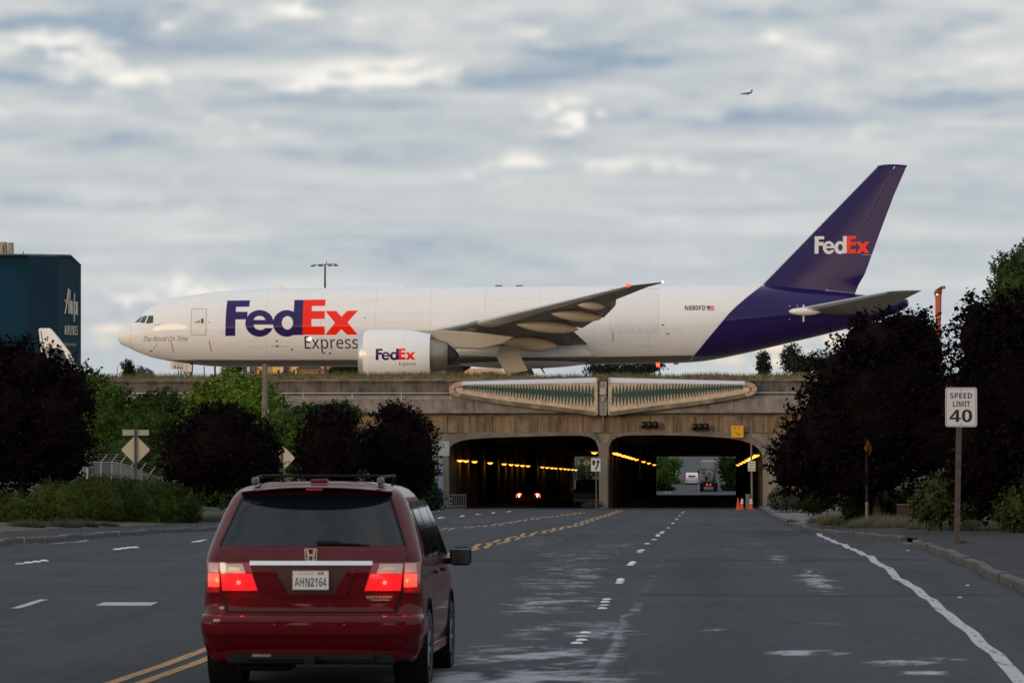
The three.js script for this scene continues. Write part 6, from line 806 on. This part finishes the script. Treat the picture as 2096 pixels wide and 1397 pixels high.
laneSignal(1330, 868, 'left-hand row of three dark signal lamps over the right tunnel'); laneSignal(1434, 872, 'right-hand row of three dark signal lamps over the right tunnel');
// cones
{
  const org = mt('cone_orange', [0.72, 0.075, 0.018], 0.55), band = mt('cone_band', [0.72, 0.70, 0.68], 0.4);
  const cone = (px, s, label, tilt, bands) => { const x = atX(px, s), b = V(x, x > kerbR(s) ? groundR(s, x) : G(s), -s), g = thing('traffic_cone', label, 'traffic cone', b, 0, 'traffic cones by the tunnel'); g.rotation.z = tilt; part('cone_base', rbox(0.36, 0.04, 0.36, 0.015, 0, 0.02, 0), org, g); part('cone_body', new THREE.CylinderGeometry(0.035, 0.14, 0.72, 18).translate(0, 0.4, 0), org, g); if (bands) { part('band', new THREE.CylinderGeometry(0.064, 0.086, 0.15, 18).translate(0, 0.6, 0), band, g); part('band', new THREE.CylinderGeometry(0.094, 0.11, 0.1, 18).translate(0, 0.43, 0), band, g); } };
  cone(1511.5, 258, 'plain orange traffic cone, leftmost of the three at the tunnel', 0.03, false); cone(1518.5, 260.5, 'orange traffic cone with white bands close behind the plain one', -0.04, true); cone(1537.5, 261, 'orange traffic cone with white bands standing alone before the pole', 0, true);
}
// signs beyond the left tunnel
{ const mk = (px, py, s, r, mat, label) => { const p = at(px, py, s), y0 = G(s), g = thing('far_diamond_sign', label, 'road sign', [p.x, y0, -s]); part('sign_panel', plate(diamond(r), 0.02).translate(0, p.y - y0, 0), mat, g); part('post', box(0.12, p.y - y0 + 0.6, 0.1, 0, (p.y - y0 + 0.6) / 2, 0.08), steelPost, g); }; mk(1201, 947, 548, 0.55, mt('bright_tan_sign', [0.85, 0.50, 0.22], 0.5), 'small bright tan diamond sign seen through the left tunnel'); mk(1180, 947, 552, 0.58, sheetMetal, 'small grey diamond sign seen through the left tunnel'); }

// ---------------------------------------------------------------- other traffic
function sideBody(profile, halfWidth, bevel) { const sh = new THREE.Shape(profile.map(([z, y]) => new THREE.Vector2(z, y))); return new THREE.ExtrudeGeometry(sh, { depth: 2 * (halfWidth - bevel), bevelEnabled: true, bevelSize: bevel, bevelThickness: bevel, bevelSegments: 4 }).translate(0, 0, -(halfWidth - bevel)).rotateY(-Math.PI / 2); }   // profile z -> world z, extruded across x
function wheels(g, list, r, w, x) { for (const z of list) for (const sd of [-1, 1]) { const wh = new THREE.Group(); wh.name = 'wheel'; wh.position.set(sd * x, r, z); g.add(wh); part('tyre', new THREE.TorusGeometry(r * 0.74, r * 0.27, 10, 24).rotateY(Math.PI / 2).scale(w / (r * 0.54), 1, 1), tyreRubber, wh); part('rim', new THREE.CylinderGeometry(r * 0.56, r * 0.56, w * 0.7, 18).rotateZ(Math.PI / 2), rimMetal, wh); } }
// white hatchback far beyond the tunnel (rear at z = 0, nose towards -z)
{
  const s = 581, g = thing('white_car', 'white hatchback with red brake lights on the road beyond the tunnel', 'car', [atX(1416.5, s), G(s) + 0.01, -s]); g.rotation.x = 0.035; const wp = mt('white_car_paint', [0.74, 0.74, 0.76], 0.35, { clearcoat: 0.8 });
  part('body', sideBody([[-0.05, 0.32], [0, 0.5], [0.0, 0.95], [-0.35, 1.38], [-0.7, 1.5], [-1.9, 1.52], [-2.7, 1.1], [-3.9, 0.9], [-4.2, 0.6], [-4.15, 0.3]], 0.90, 0.12), wp, g);
  part('rear_window', plate([[-0.62, 0], [0.62, 0], [0.52, 0.32], [-0.52, 0.32]], 0.02).rotateX(-0.66).translate(0, 1.03, 0.09), vanGlass, g); for (const sd of [-1, 1]) { part('brake_light', rbox(0.34, 0.3, 0.1, 0.05, sd * 0.68, 0.98, 0.06), mt('far_brake_light_glow', [0.5, 0.02, 0.03], 0.3, { emissive: lc(1, 0.05, 0.09), emissiveIntensity: 1.6 }), g); part('wing_mirror', rbox(0.2, 0.14, 0.1, 0.03, sd * 1.0, 1.05, -2.3), blackTrim, g); part('side_window', box(0.01, 0.32, 1.7, sd * 0.905, 1.2, -1.5), vanGlass, g); }
  part('bumper', rbox(1.7, 0.22, 0.18, 0.06, 0, 0.5, 0.02), wp, g); part('bumper_vent', box(0.2, 0.08, 0.02, -0.6, 0.55, 0.13), blackTrim, g); part('bumper_vent', box(0.2, 0.08, 0.02, 0.6, 0.55, 0.13), blackTrim, g); part('number_plate', box(0.32, 0.16, 0.02, 0, 0.62, 0.12), mt('plate_pale', [0.4, 0.42, 0.4], 0.5), g); part('badge', box(0.12, 0.06, 0.02, 0, 0.95, 0.1), chrome, g); wheels(g, [-0.75, -3.35], 0.32, 0.2, 0.78);
}
// bobtail truck
{
  const s = 557, g = thing('semi_truck', 'grey semi truck tractor without trailer on the road beyond the tunnel', 'truck', [atX(1451, s), G(s) + 0.01, -s]); g.rotation.x = 0.03; const gp = mt('truck_grey_paint', [0.30, 0.33, 0.32], 0.45), gd = mt('truck_grey_dirty', [1, 1, 1], 0.6, { map: mottled(151, [0.24, 0.26, 0.25], 1.2, 6, 128) });
  part('sleeper_cab', rbox(2.28, 2.2, 2.6, 0.22, -0.06, 2.3, -4.2), gd, g); part('roof_fairing', (() => { const q = sideBody([[-3.0, 3.2], [-2.95, 4.0], [-3.3, 4.08], [-5.4, 3.5], [-5.4, 3.2]], 1.08, 0.14); return q; })(), gp, g); part('fairing_edge', rbox(1.7, 0.07, 0.1, 0.03, 0, 4.08, -2.98), mt('pale_edge', [0.6, 0.6, 0.6], 0.5), g); part('hood', sideBody([[-5.3, 1.0], [-5.3, 1.95], [-6.4, 1.75], [-7.2, 1.5], [-7.3, 0.7], [-5.3, 0.7]], 0.95, 0.12), gp, g);
  part('window_strip', box(0.55, 0.1, 0.03, -0.75, 2.95, -2.88), blackTrim, g); part('window_strip', box(0.5, 0.1, 0.03, -0.75, 2.52, -2.88), blackTrim, g); part('cab_band', box(2.3, 0.06, 0.04, 0, 3.12, -2.87), gp, g); part('exhaust_stack', rod(V(0.9, 0.9, -2.7), V(0.9, 4.05, -2.7), 0.09), chrome, g); part('grab_rail', rod(V(1.12, 1.2, -2.75), V(1.12, 3.9, -2.75), 0.04), chrome, g); part('air_lines', [rod(V(0.1, 2.7, -2.8), V(0.05, 1.2, -2.3), 0.03), rod(V(-0.15, 1.9, -2.8), V(-0.05, 1.2, -2.2), 0.03), rod(V(0.75, 2.4, -2.8), V(0.6, 1.2, -2.5), 0.06)], blackTrim, g); part('cab_window', rbox(0.3, 0.55, 0.02, 0.01, -0.35, 1.7, -2.89), blackTrim, g);
  part('chassis', box(1.0, 0.35, 6.6, 0, 0.85, -3.4), blackTrim, g); part('rear_crossmember', rbox(2.2, 0.5, 0.25, 0.05, 0, 0.9, -0.1), blackTrim, g); part('fifth_wheel', rbox(1.0, 0.16, 1.0, 0.05, 0, 1.15, -1.2), darkMetal, g); for (const sd of [-1, 1]) { part('mudguard', rbox(0.66, 0.4, 1.1, 0.1, sd * 0.95, 1.0, -0.75), blackTrim, g); part('wing_mirror', rbox(0.2, 0.62, 0.14, 0.05, sd * 1.42, 2.55, -5.2), blackTrim, g); part('mirror_arm', rod(V(sd * 1.0, 2.6, -5.2), V(sd * 1.4, 2.6, -5.2), 0.03), blackTrim, g); part('side_fairing', rbox(0.12, 0.7, 2.4, 0.05, sd * 1.15, 0.95, -3.9), gp, g); }
  for (const x of [-0.26, 0.22]) part('tail_light', rbox(0.24, 0.16, 0.05, 0.03, x, 0.92, 0.05), mt('truck_tail_light_glow', [0.5, 0.02, 0.02], 0.3, { emissive: lc(1, 0.03, 0.02), emissiveIntensity: 1.5 }), g); part('number_plate', box(0.26, 0.12, 0.02, -0.3, 0.66, 0.04), mt('plate_dim', [0.16, 0.14, 0.15], 0.6), g); wheels(g, [-0.75, -2.05], 0.5, 0.56, 0.97); wheels(g, [-6.1], 0.5, 0.28, 1.05); part('mud_flap', box(0.6, 0.5, 0.02, -0.95, 0.45, 0.0), blackTrim, g); part('mud_flap', box(0.6, 0.5, 0.02, 0.95, 0.45, 0.0), blackTrim, g);
}
// black pickup facing out of the left tunnel beside the pier (nose towards +z)
{
  const s = 281, g = thing('black_pickup', 'black pickup truck in the mouth of the left tunnel beside the pier', 'car', [atX(1201, s), G(s) + 0.01, -s]), bp = mt('black_car_paint', [0.006, 0.006, 0.007], 0.3, { clearcoat: 0.6 });
  part('body', sideBody([[0, 0.45], [0.05, 0.95], [-0.2, 1.12], [-1.5, 1.18], [-5.4, 1.15], [-5.5, 0.5]], 0.98, 0.1), bp, g); part('cab', sideBody([[-1.45, 1.15], [-2.2, 1.78], [-2.6, 1.84], [-3.7, 1.82], [-3.95, 1.15]], 0.84, 0.12), bp, g); part('windscreen', plate([[-0.74, 0], [0.74, 0], [0.64, 0.78], [-0.64, 0.78]], 0.02).rotateX(-0.87).translate(0, 1.24, -1.47), mt('dim_glass', [0.05, 0.055, 0.055], 0.1), g); for (const sd of [-1, 1]) { part('wing_mirror', rbox(0.22, 0.2, 0.1, 0.04, sd * 1.12, 1.28, -1.9), bp, g); part('headlight', rbox(0.3, 0.14, 0.06, 0.03, sd * 0.74, 0.9, 0.05), mt('dull_lens', [0.2, 0.2, 0.2], 0.2), g); } part('grille', rbox(1.0, 0.28, 0.06, 0.03, 0, 0.82, 0.06), darkMetal, g); part('bumper', rbox(1.9, 0.2, 0.2, 0.06, 0, 0.5, 0.05), darkMetal, g); wheels(g, [-1.0, -4.4], 0.38, 0.24, 0.85);
}
// dark car with glowing lights inside the left tunnel
{
  const s = 308, g = thing('dark_car', 'dark car with glowing reddish lights deep in the left tunnel', 'car', [atX(1081.5, s), G(s) + 0.01, -s]), bp = mt('dark_car_paint', [0.008, 0.008, 0.009], 0.35), hot = mt('headlight_glow', [0.9, 0.4, 0.3], 0.3, { emissive: lc(1, 0.34, 0.26), emissiveIntensity: 9 }), halo = mt('light_halo_glow', [0.8, 0.1, 0.05], 0.3, { emissive: lc(1, 0.08, 0.04), emissiveIntensity: 2.2 }), amb = mt('amber_light_glow', [0.8, 0.3, 0.05], 0.3, { emissive: lc(1, 0.25, 0.03), emissiveIntensity: 2.0 });
  part('body', sideBody([[0, 0.3], [0.05, 0.72], [-0.3, 0.85], [-1.3, 0.95], [-4.3, 0.95], [-4.5, 0.4]], 0.88, 0.1), bp, g); part('cabin', sideBody([[-1.2, 0.94], [-1.9, 1.4], [-3.1, 1.42], [-4.0, 0.95]], 0.74, 0.12), bp, g); part('windscreen', plate([[-0.64, 0], [0.64, 0], [0.54, 0.6], [-0.54, 0.6]], 0.02).rotateX(-0.95).translate(0, 1.0, -1.22), vanGlass, g);
  for (const sd of [-1, 1]) { part('headlight_halo', new THREE.SphereGeometry(0.22, 14, 10).scale(1.15, 1, 0.4).translate(sd * 0.69, 0.70, 0.03), halo, g); part('headlight_lamp', new THREE.SphereGeometry(0.15, 12, 8).scale(1.1, 1, 0.5).translate(sd * 0.70, 0.71, 0.08), hot, g); part('fog_light', new THREE.SphereGeometry(0.10, 10, 8).scale(1, 1, 0.5).translate(sd * 0.70, 0.37, 0.05), hot, g); part('fog_light_halo', new THREE.SphereGeometry(0.17, 10, 8).scale(1, 1, 0.3).translate(sd * 0.70, 0.37, 0.02), halo, g); part('indicator_light', rbox(0.12, 0.08, 0.05, 0.02, sd * 0.48, 0.66, 0.07), amb, g); for (const [y, it] of [[0.71, 0.5]]) { const l = new THREE.PointLight(new THREE.Color(1, 0.25, 0.15), it, 0, 2); l.name = 'headlight_bulb'; l.position.set(sd * 0.70, y, 0.25); l.castShadow = true; g.add(l); } }  // red glare round the lamps is built as glowing shells
  part('bumper', rbox(1.72, 0.2, 0.16, 0.05, 0, 0.42, 0.0), bp, g); wheels(g, [-0.85, -3.5], 0.31, 0.2, 0.76);
}

// ---------------------------------------------------------------- airfield background
// blue hangar
{
  const tealA = mt('hangar_cladding', [1, 1, 1], 0.85, { specularIntensity: 0.2, map: dataTex(256, 64, (i, j) => { const rib = (i % 8) < 1 ? 0.82 : 1, k = rib * (0.95 + 0.1 * noise(i * 0.05, j * 0.05)); return [enc(0.0072 * k), enc(0.026 * k), enc(0.050 * k)]; }) }), tealB = mt('hangar_lit_end_cladding', [1, 1, 1], 0.85, { specularIntensity: 0.2, map: dataTex(256, 64, (i, j) => { const rib = (i % 8) < 1 ? 0.86 : 1, k = rib * (0.95 + 0.1 * noise(i * 0.05, j * 0.05, 2)); return [enc(0.028 * k), enc(0.056 * k), enc(0.076 * k)]; }) });  // same cladding twice: end wall coloured lighter for the light on that face
  const g = thing('hangar', 'tall dark blue airline hangar with a white sign on its end wall', 'building', at(118, HORIZON, 560).setY(8.2)), o = g.position, L = (px, py, s) => at(px, py, s).sub(o), base = 0;
  const wallQ = (a, b, ta, tb, n, mat, k = 0.25) => { const p0 = a.clone().setY(base), p1 = b.clone().setY(base), w = p0.distanceTo(p1); return part(n, merge([sheet(1, 1, (u, v) => V(lerp(a.x, b.x, u), lerp(base, lerp(ta, tb, u), v), lerp(a.z, b.z, u)), (u, v, p) => [u * w * k, p.y * k * 0.25])]), mat, g); };
  const c0 = L(118, 523, 560), c1 = L(143, 523.5, 562.1), c2 = L(163.5, 543, 564), l0 = L(57, 522, 562), l1 = L(57, 522, 565), l2 = L(-150, 521, 575), back = (p) => V(p.x - 18, p.y, p.z - 70);
  wallQ(l0, c0, l0.y, c0.y, 'front_wall', tealA); wallQ(l2, l1, l2.y, l1.y, 'front_wall', mt('hangar_side_cladding', [0.0075, 0.036, 0.068], 0.9, { specularIntensity: 0.15 })); wallQ(l1, l0, l1.y, l0.y, 'corner_wall', tealA);
  wallQ(c0, c1, c0.y, c1.y, 'end_wall', tealB); wallQ(c1, c2, c1.y, c2.y, 'end_wall', tealB); wallQ(c2, back(c2), c2.y, c2.y, 'rear_wall', tealA);
  part('roof', merge([sheet(1, 1, (u, v) => { const f = u ? c1 : l2; return v ? back(f) : f.clone(); }), sheet(1, 1, (u, v) => { const f = u ? c2 : c1; return v ? back(f) : f.clone(); }), new THREE.BufferGeometry().setFromPoints([l2, c0, c1, l2, l0, c0])]), mt('hangar_roof', [0.09, 0.10, 0.11], 0.8), g);
  part('roof_edge', [rod(l2, l1, 0.2), rod(l0, c0, 0.2), rod(c0, c1, 0.2), rod(c1, c2, 0.2), rod(c2, c2.clone().setY(base), 0.12)], mt('trim_blue', [0.05, 0.075, 0.09], 0.7), g);
  // raised lettering on the end wall
  const dir = c2.clone().sub(c0).setY(0), wlen = dir.length(); dir.normalize(); const nrm = V(-dir.z, 0, dir.x); if (nrm.z < 0) nrm.negate();
  const wallPoint = (f, py) => c0.clone().setY(L(140, py, 562).y).addScaledVector(dir, f * wlen).addScaledVector(nrm, 0.12), signWhite = mt('sign_white', [0.62, 0.60, 0.55], 0.6), signGrey = mt('sign_grey', [0.22, 0.25, 0.25], 0.6);
  const script = [[[14, 196], [60, 150], [150, 12], [150, 196]], [[8, 96], [70, 118], [150, 112]], [[205, 20], [196, 196]], [[262, 100], [232, 120], [228, 180], [256, 196], [268, 100], [268, 200]], [[322, 104], [296, 128], [322, 156], [300, 198]], [[376, 44], [366, 250]], [[412, 104], [372, 146], [416, 200]], [[474, 104], [444, 124], [440, 184], [468, 196], [482, 104], [484, 204]]];
  part('name_lettering', script.flatMap((p) => p.slice(1).map((q, k) => { const m = ([x, y]) => wallPoint(0.27 + 0.60 * x / 512, 587 + 72 * y / 256); return rod(m(p[k]), m(q), 0.075, 0.075, 6); })), signWhite, g);
  { const font = await new FontLoader().loadAsync('fonts/droid/droid_sans_regular.typeface.json'), tg = new TextGeometry('A I R L I N E S', { font, size: 1, depth: 0.1, curveSegments: 3 }); tg.computeBoundingBox(); const bb = tg.boundingBox, W = wlen * 0.56, H = L(140, 665, 562).y - L(140, 684, 562).y; tg.translate(-bb.min.x, -bb.min.y, 0).scale(W / (bb.max.x - bb.min.x), H / (bb.max.y - bb.min.y), 1); const m = part('lower_lettering', tg, signWhite, g); m.position.copy(wallPoint(0.27, 685)); m.rotation.y = Math.atan2(nrm.x, nrm.z); }
  { const gs = []; for (let k = 0; k < 8; k++) gs.push(box(0.16, 0.36 + 0.1 * hsh(k, 3, 1), 0.06, k * wlen * 0.066, 0, 0)); const m = part('small_lettering', gs, signGrey, g); m.position.copy(wallPoint(0.29, 705)); m.rotation.y = Math.atan2(nrm.x, nrm.z); }
  const tan = mt('tank_tan', [0.36, 0.29, 0.19], 0.7); const t1 = L(6, 522, 585), t2 = L(21, 522, 588); part('roof_tank', cyl(0.58, 0.58, 2.0, t1.x, t1.y - 0.1, t1.z, 20), tan, g); part('roof_tank', cyl(0.46, 0.46, 1.95, t2.x, t2.y - 0.1, t2.z, 20), tan, g); part('tank_base', box(2.4, 0.9, 1, (t1.x + t2.x) / 2, t1.y + 0.3, t1.z), mt('tank_base', [0.3, 0.26, 0.2], 0.8), g);
  const lad = mt('ladder_dark', [0.012, 0.02, 0.026], 0.7), la = L(6, 502, 574), lb = L(13, 502, 574); part('ladder_rail', rod(la.clone().setY(base), la, 0.07), lad, g); part('ladder_rail', rod(lb.clone().setY(base), lb, 0.05), lad, g); for (let y = 504; y < 740; y += 4.5) { const a = L(6, y, 574), b = L(13, y, 574); part('ladder_rung', rod(a, b, 0.035, 0.035, 5), lad, g); } part('ladder_platform', box(1.1, 0.3, 0.8, L(11, 638, 574).x, L(11, 638, 574).y, la.z + 0.3), lad, g); part('roof_antenna', rod(L(47, 523, 575), L(47, 514, 575), 0.06), lad, g);
}
structure('apron', metricUV(box(420, 0.3, 300, -235, 8.03, -SB - 262 - 150), 0.1), airGrass);
// tail of a parked airliner in front of the hangar
{ const s = 430, o = at(120, 800, s), g = thing('parked_airliner_tail', 'white airliner tail fin with a dark patch rising beside the hangar', 'airplane', [o.x, 8.2, -s]), P = (px, py) => { const p = at(px, py, s); return [p.x - o.x, p.y - 8.2]; };
  part('tail_fin', plate([[80, 674], [82, 673.2], [99, 673], [103, 675], [118, 693], [140, 722], [156, 754], [175, 790], [92, 790]].map(([a, b]) => P(a, b)).reverse(), 0.5, 0.1), planeWhite, g); part('dark_patch', plate([[99, 730], [101, 719], [108, 712], [116, 711], [126, 716], [133, 726], [140, 742], [148, 765], [110, 768], [103, 745]].map(([a, b]) => P(a, b)).reverse(), 0.02).translate(0, 0, 0.025), mt('dark_teal_paint', [0.012, 0.03, 0.036], 0.4), g); part('rudder_seam', rod(V(...P(83, 677), 0.02), V(...P(96, 760), 0.02), 0.05), wingGrey, g); part('fuselage', new THREE.CylinderGeometry(1.3, 1.9, 12, 20).rotateZ(Math.PI / 2).translate(P(190, 790)[0], P(190, 790)[1] - 1.2, -0.3), planeWhite, g); }
// floodlight mast
{ const s = 470, b = at(665, 0, s).setY(8.2), g = thing('floodlight_mast', 'tall grey floodlight mast with four lamp heads rising behind the jet', 'lamp post', b), L = (px, py) => at(px, py, s).sub(b), m = mt('mast_grey', [0.10, 0.085, 0.075], 0.6), hd = mt('lamp_head_grey', [0.13, 0.14, 0.15], 0.5); part('mast', rod(V(0, 0, 0), L(665, 540), 0.28, 0.10, 10), m, g); part('cross_arm', rod(L(641, 541.5), L(689, 540), 0.045), m, g); for (const [px, py] of [[640, 544], [656, 543.5], [675, 543], [687, 542.8]]) { const q = L(px, py), h = part('lamp_head', new THREE.SphereGeometry(1, 14, 8).scale(0.32, 0.10, 0.26).translate(q.x, q.y, q.z), hd, g); part('lamp_stem', rod(V(q.x + 0.06, q.y, q.z), V(q.x + 0.06, q.y + 0.2, q.z), 0.035), m, h); } part('lightning_rod', rod(L(668, 540.5), L(668.3, 534), 0.04), m, g); }
// hotel-like block, hut and gable seen under the belly, low sun put into the yellow walls
{
  const s = 505, g = thing('hotel_block', 'sunlit yellow and tan hotel building seen under the belly of the jet', 'building', at(600, 0, s).setY(8.2)), o = g.position, L = (px, py, q = s) => at(px, py, q).sub(o), tanW = mt('tan_stucco', [0.42, 0.30, 0.23], 0.9), yel = mt('sunlit_yellow_stucco', [0.88, 0.54, 0.16], 0.85), whi = mt('white_pilaster', [0.62, 0.60, 0.62], 0.8), dk = mt('dark_brown', [0.05, 0.035, 0.03], 0.8), slab = (name, a, b, y0, y1, z, d, m) => { const p = L(a, y1), q = L(b, y0); return part(name, box(q.x - p.x, q.y - p.y, d, (p.x + q.x) / 2, (p.y + q.y) / 2, z), m, g); };
  slab('wall', 502, 706, 726, 780, -1, 1.5, tanW); for (const [a, b] of [[525.5, 541], [558, 581], [592, 610], [656, 676]]) { slab('bay_wall', a, b, 730, 778, -0.1, 0.4, yel); const bw = slab('balcony', a - 1, b + 1, 765.2, 767.2, 0.35, 0.7, dk); slab('window', (a + b) / 2 - 2, (a + b) / 2 + 2.4, 757, 765, 0.12, 0.06, dk); slab('balcony_rail', a, b, 761.5, 762, 0.65, 0.05, dk); } for (const [a, b] of [[507.5, 512.5], [575.5, 580.5], [663, 668.5]]) slab('pilaster', a, b, 728, 778, 0.9, 0.5, whi); for (const [a, b] of [[498, 508], [581, 592]]) slab('stair_tower', a, b, 728, 778, 0.2, 0.6, mt('tower_brown', [0.10, 0.075, 0.07], 0.85)); slab('awning', 522, 531, 753, 754.6, 0.8, 1, dk); slab('roof_edge', 500, 708, 724, 727, -0.6, 2.6, dk);
  const s2 = 450, h = thing('yellow_hut', 'small yellow hut with a dark hipped roof seen under the belly', 'building', at(633, 0, s2).setY(8.2)), o2 = h.position, L2 = (px, py) => at(px, py, s2).sub(o2); { const a = L2(610, 790), b = L2(657, 757); part('wall', box(b.x - a.x, b.y, 2.2, (a.x + b.x) / 2, b.y / 2, 0), mt('sunlit_hut_yellow', [0.52, 0.29, 0.08], 0.85), h); const e = [L2(604.5, 757), L2(662.5, 757)], t = L2(633, 749.5).y, w = (e[1].x - e[0].x) / 2, cx = (e[0].x + e[1].x) / 2, q = new THREE.CylinderGeometry(w * 0.8 * 1.2, w * 1.414, t - e[0].y, 4).rotateY(Math.PI / 4).scale(1, 1, 0.5).translate(cx, (t + e[0].y) / 2, 0); part('roof', q, mt('hut_roof', [0.055, 0.035, 0.035], 0.9), h); part('eave', box(w * 2, 0.09, 2.9, cx, e[0].y, 0), mt('eave_tan', [0.34, 0.2, 0.1], 0.9), h); for (const x of [a.x + 0.1, b.x - 0.1]) part('corner_post', box(0.14, b.y, 0.1, x, b.y / 2, 1.15), mt('hut_post', [0.09, 0.06, 0.04], 0.9), h); }
  const s3 = 430, k = thing('gabled_shed', 'dark gabled shed roof peeking over the grass under the belly', 'building', at(584, 0, s3).setY(8.2)), o3 = k.position, P3 = (px, py) => { const p = at(px, py, s3).sub(o3); return [p.x, p.y]; }; part('roof', plate([P3(558, 774), P3(583.5, 757.5), P3(588, 758), P3(609, 774)].reverse(), 4), mt('shed_roof', [0.06, 0.032, 0.034], 0.9), k); part('wall', box(2.4, Math.max(0.3, P3(558, 776)[1]), 3.6, 0, P3(558, 776)[1] / 2, -2), mt('shed_wall', [0.08, 0.06, 0.05], 0.9), k);
  const s4 = 515, w4 = thing('pale_shed', 'low pale pinkish shed lit orange beside the landing gear', 'building', at(990, 0, s4).setY(8.2)), P4 = (px, py) => { const p = at(px, py, s4).sub(w4.position); return [p.x, p.y]; }; part('wall', plate([P4(944, 785), P4(944, 761), P4(952, 753.5), P4(1024, 753.5), P4(1040, 775), P4(1040, 785)].reverse(), 3), mt('pale_pink_wall', [0.62, 0.42, 0.31], 0.85), w4); part('doorway', box(1.6, 0.4, 0.05, P4(1000, 762)[0], P4(1000, 764)[1], 0.03), mt('doorway_brown', [0.14, 0.09, 0.09], 0.8), w4); part('sunlit_strip', rbox(1.2, 0.5, 0.3, 0.1, P4(950, 768)[0], P4(950, 768)[1], 0.2), mt('sunlit_orange_wall', [0.7, 0.35, 0.09], 0.9), w4); part('sunlit_patch', box(1.5, 0.35, 0.05, P4(974, 765)[0], P4(974, 765)[1], 0.03), mt('sunlit_orange_patch', [0.75, 0.38, 0.10], 0.9), w4);  // orange strip and patch: warm light painted onto the pale wall
  const s5 = 400, w5 = thing('dark_shed', 'low dark blue shed on the airfield under the nose of the jet', 'building', at(297, 0, s5).setY(8.2)), P5 = (px, py) => { const p = at(px, py, s5).sub(w5.position); return [p.x, p.y]; }; part('body', plate([P5(276, 782), P5(280, 758), P5(300, 755.5), P5(306, 758), P5(319, 776), P5(319, 782)].reverse(), 2, 0.05), mt('navy_paint', [0.012, 0.016, 0.03], 0.5), w5); part('sign', box(0.35, 0.2, 0.03, P5(301, 760)[0], P5(301, 761)[1], 0.03), mt('small_blue', [0.12, 0.16, 0.25], 0.5), w5);
  [[417.5, 750, 0.05, 'thin dark post left of the brown one, under the forward fuselage'], [439.5, 746, 0.09, 'brown steel post under the forward fuselage'], [365, 758, 0.05, 'thin grey post beside the nose wheel'], [370, 758, 0.06, 'blue-grey post beside the nose wheel, right of the thin one'], [240, 750, 0.03, 'very thin mast on the airfield left of the jet']].forEach(([px, py, r, label], i) => { const q = 345, b = at(px, 0, q).setY(8.2), p = thing('airfield_post', label, 'post', b, 0, 'airfield posts'); part('shaft', rod(V(0, 0, 0), V(0, at(px, py, q).y - 8.2, 0), r), [steelPost, mt('brown_post', [0.10, 0.05, 0.03], 0.7), steelPost, mt('blue_post', [0.05, 0.07, 0.13], 0.6), steelPost][i], p); part('foot', cyl(r * 2.2, r * 2, 0.12), steelPost, p); });
}
// orange-red mast on the right
{ const s = 470, b = at(1922, 0, s).setY(8.2), g = thing('red_mast', 'orange-red tapered mast with a crooked head above the right purple tree', 'mast', b), L = (px, py) => at(px, py, s).sub(b), o = mt('mast_lit_orange', [0.50, 0.10, 0.045], 0.6), d = mt('mast_dark_red', [0.16, 0.02, 0.018], 0.6), p = (a) => a.map(([x, y]) => { const q = L(x, y); return [q.x, q.y]; }); part('mast_shaft', plate(p([[1916, 605], [1925.5, 601], [1923.5, 700], [1917, 700]]).reverse(), 0.5, 0.04), o, g); part('mast_shaded_side', plate(p([[1925.6, 600], [1928, 598], [1925.5, 700], [1923.6, 700]]).reverse(), 0.48), d, g); part('crooked_head', plate(p([[1913, 600], [1916, 593], [1922, 589.5], [1926, 586.5], [1933, 585], [1936, 587.5], [1935, 590], [1929, 590.5], [1928, 601], [1920, 601]]).reverse(), 0.6, 0.03).translate(0, 0, 0.06), d, g); part('head_bracket', box(0.12, 0.35, 0.4, L(1914.5, 603).x, L(1914.5, 603).y, 0), d, g); part('float_lamp', new THREE.SphereGeometry(0.1, 10, 8).translate(L(1919, 602.5).x, L(1919, 602.5).y, 0.1), mt('mast_light_glow', [0.9, 0.7, 0.4], 0.4, { emissive: lc(1, 0.75, 0.4), emissiveIntensity: 1.2 }), g); for (const [x, y] of [[1930, 588], [1934, 586], [1917, 596]]) part('head_fitting', rbox(0.16, 0.12, 0.3, 0.03, L(x, y).x, L(x, y).y, 0.05), mt('fitting_white', [0.4, 0.38, 0.36], 0.5), g); }  // lit front and shaded side of the mast are painted as two colours

// ---------------------------------------------------------------- shadows on, draw
scene.traverse((o) => { if (o.isMesh) { o.castShadow = true; o.receiveShadow = true; } if (o.isLight && !o.isRectAreaLight) o.castShadow = true; });
renderer.render(scene, camera);
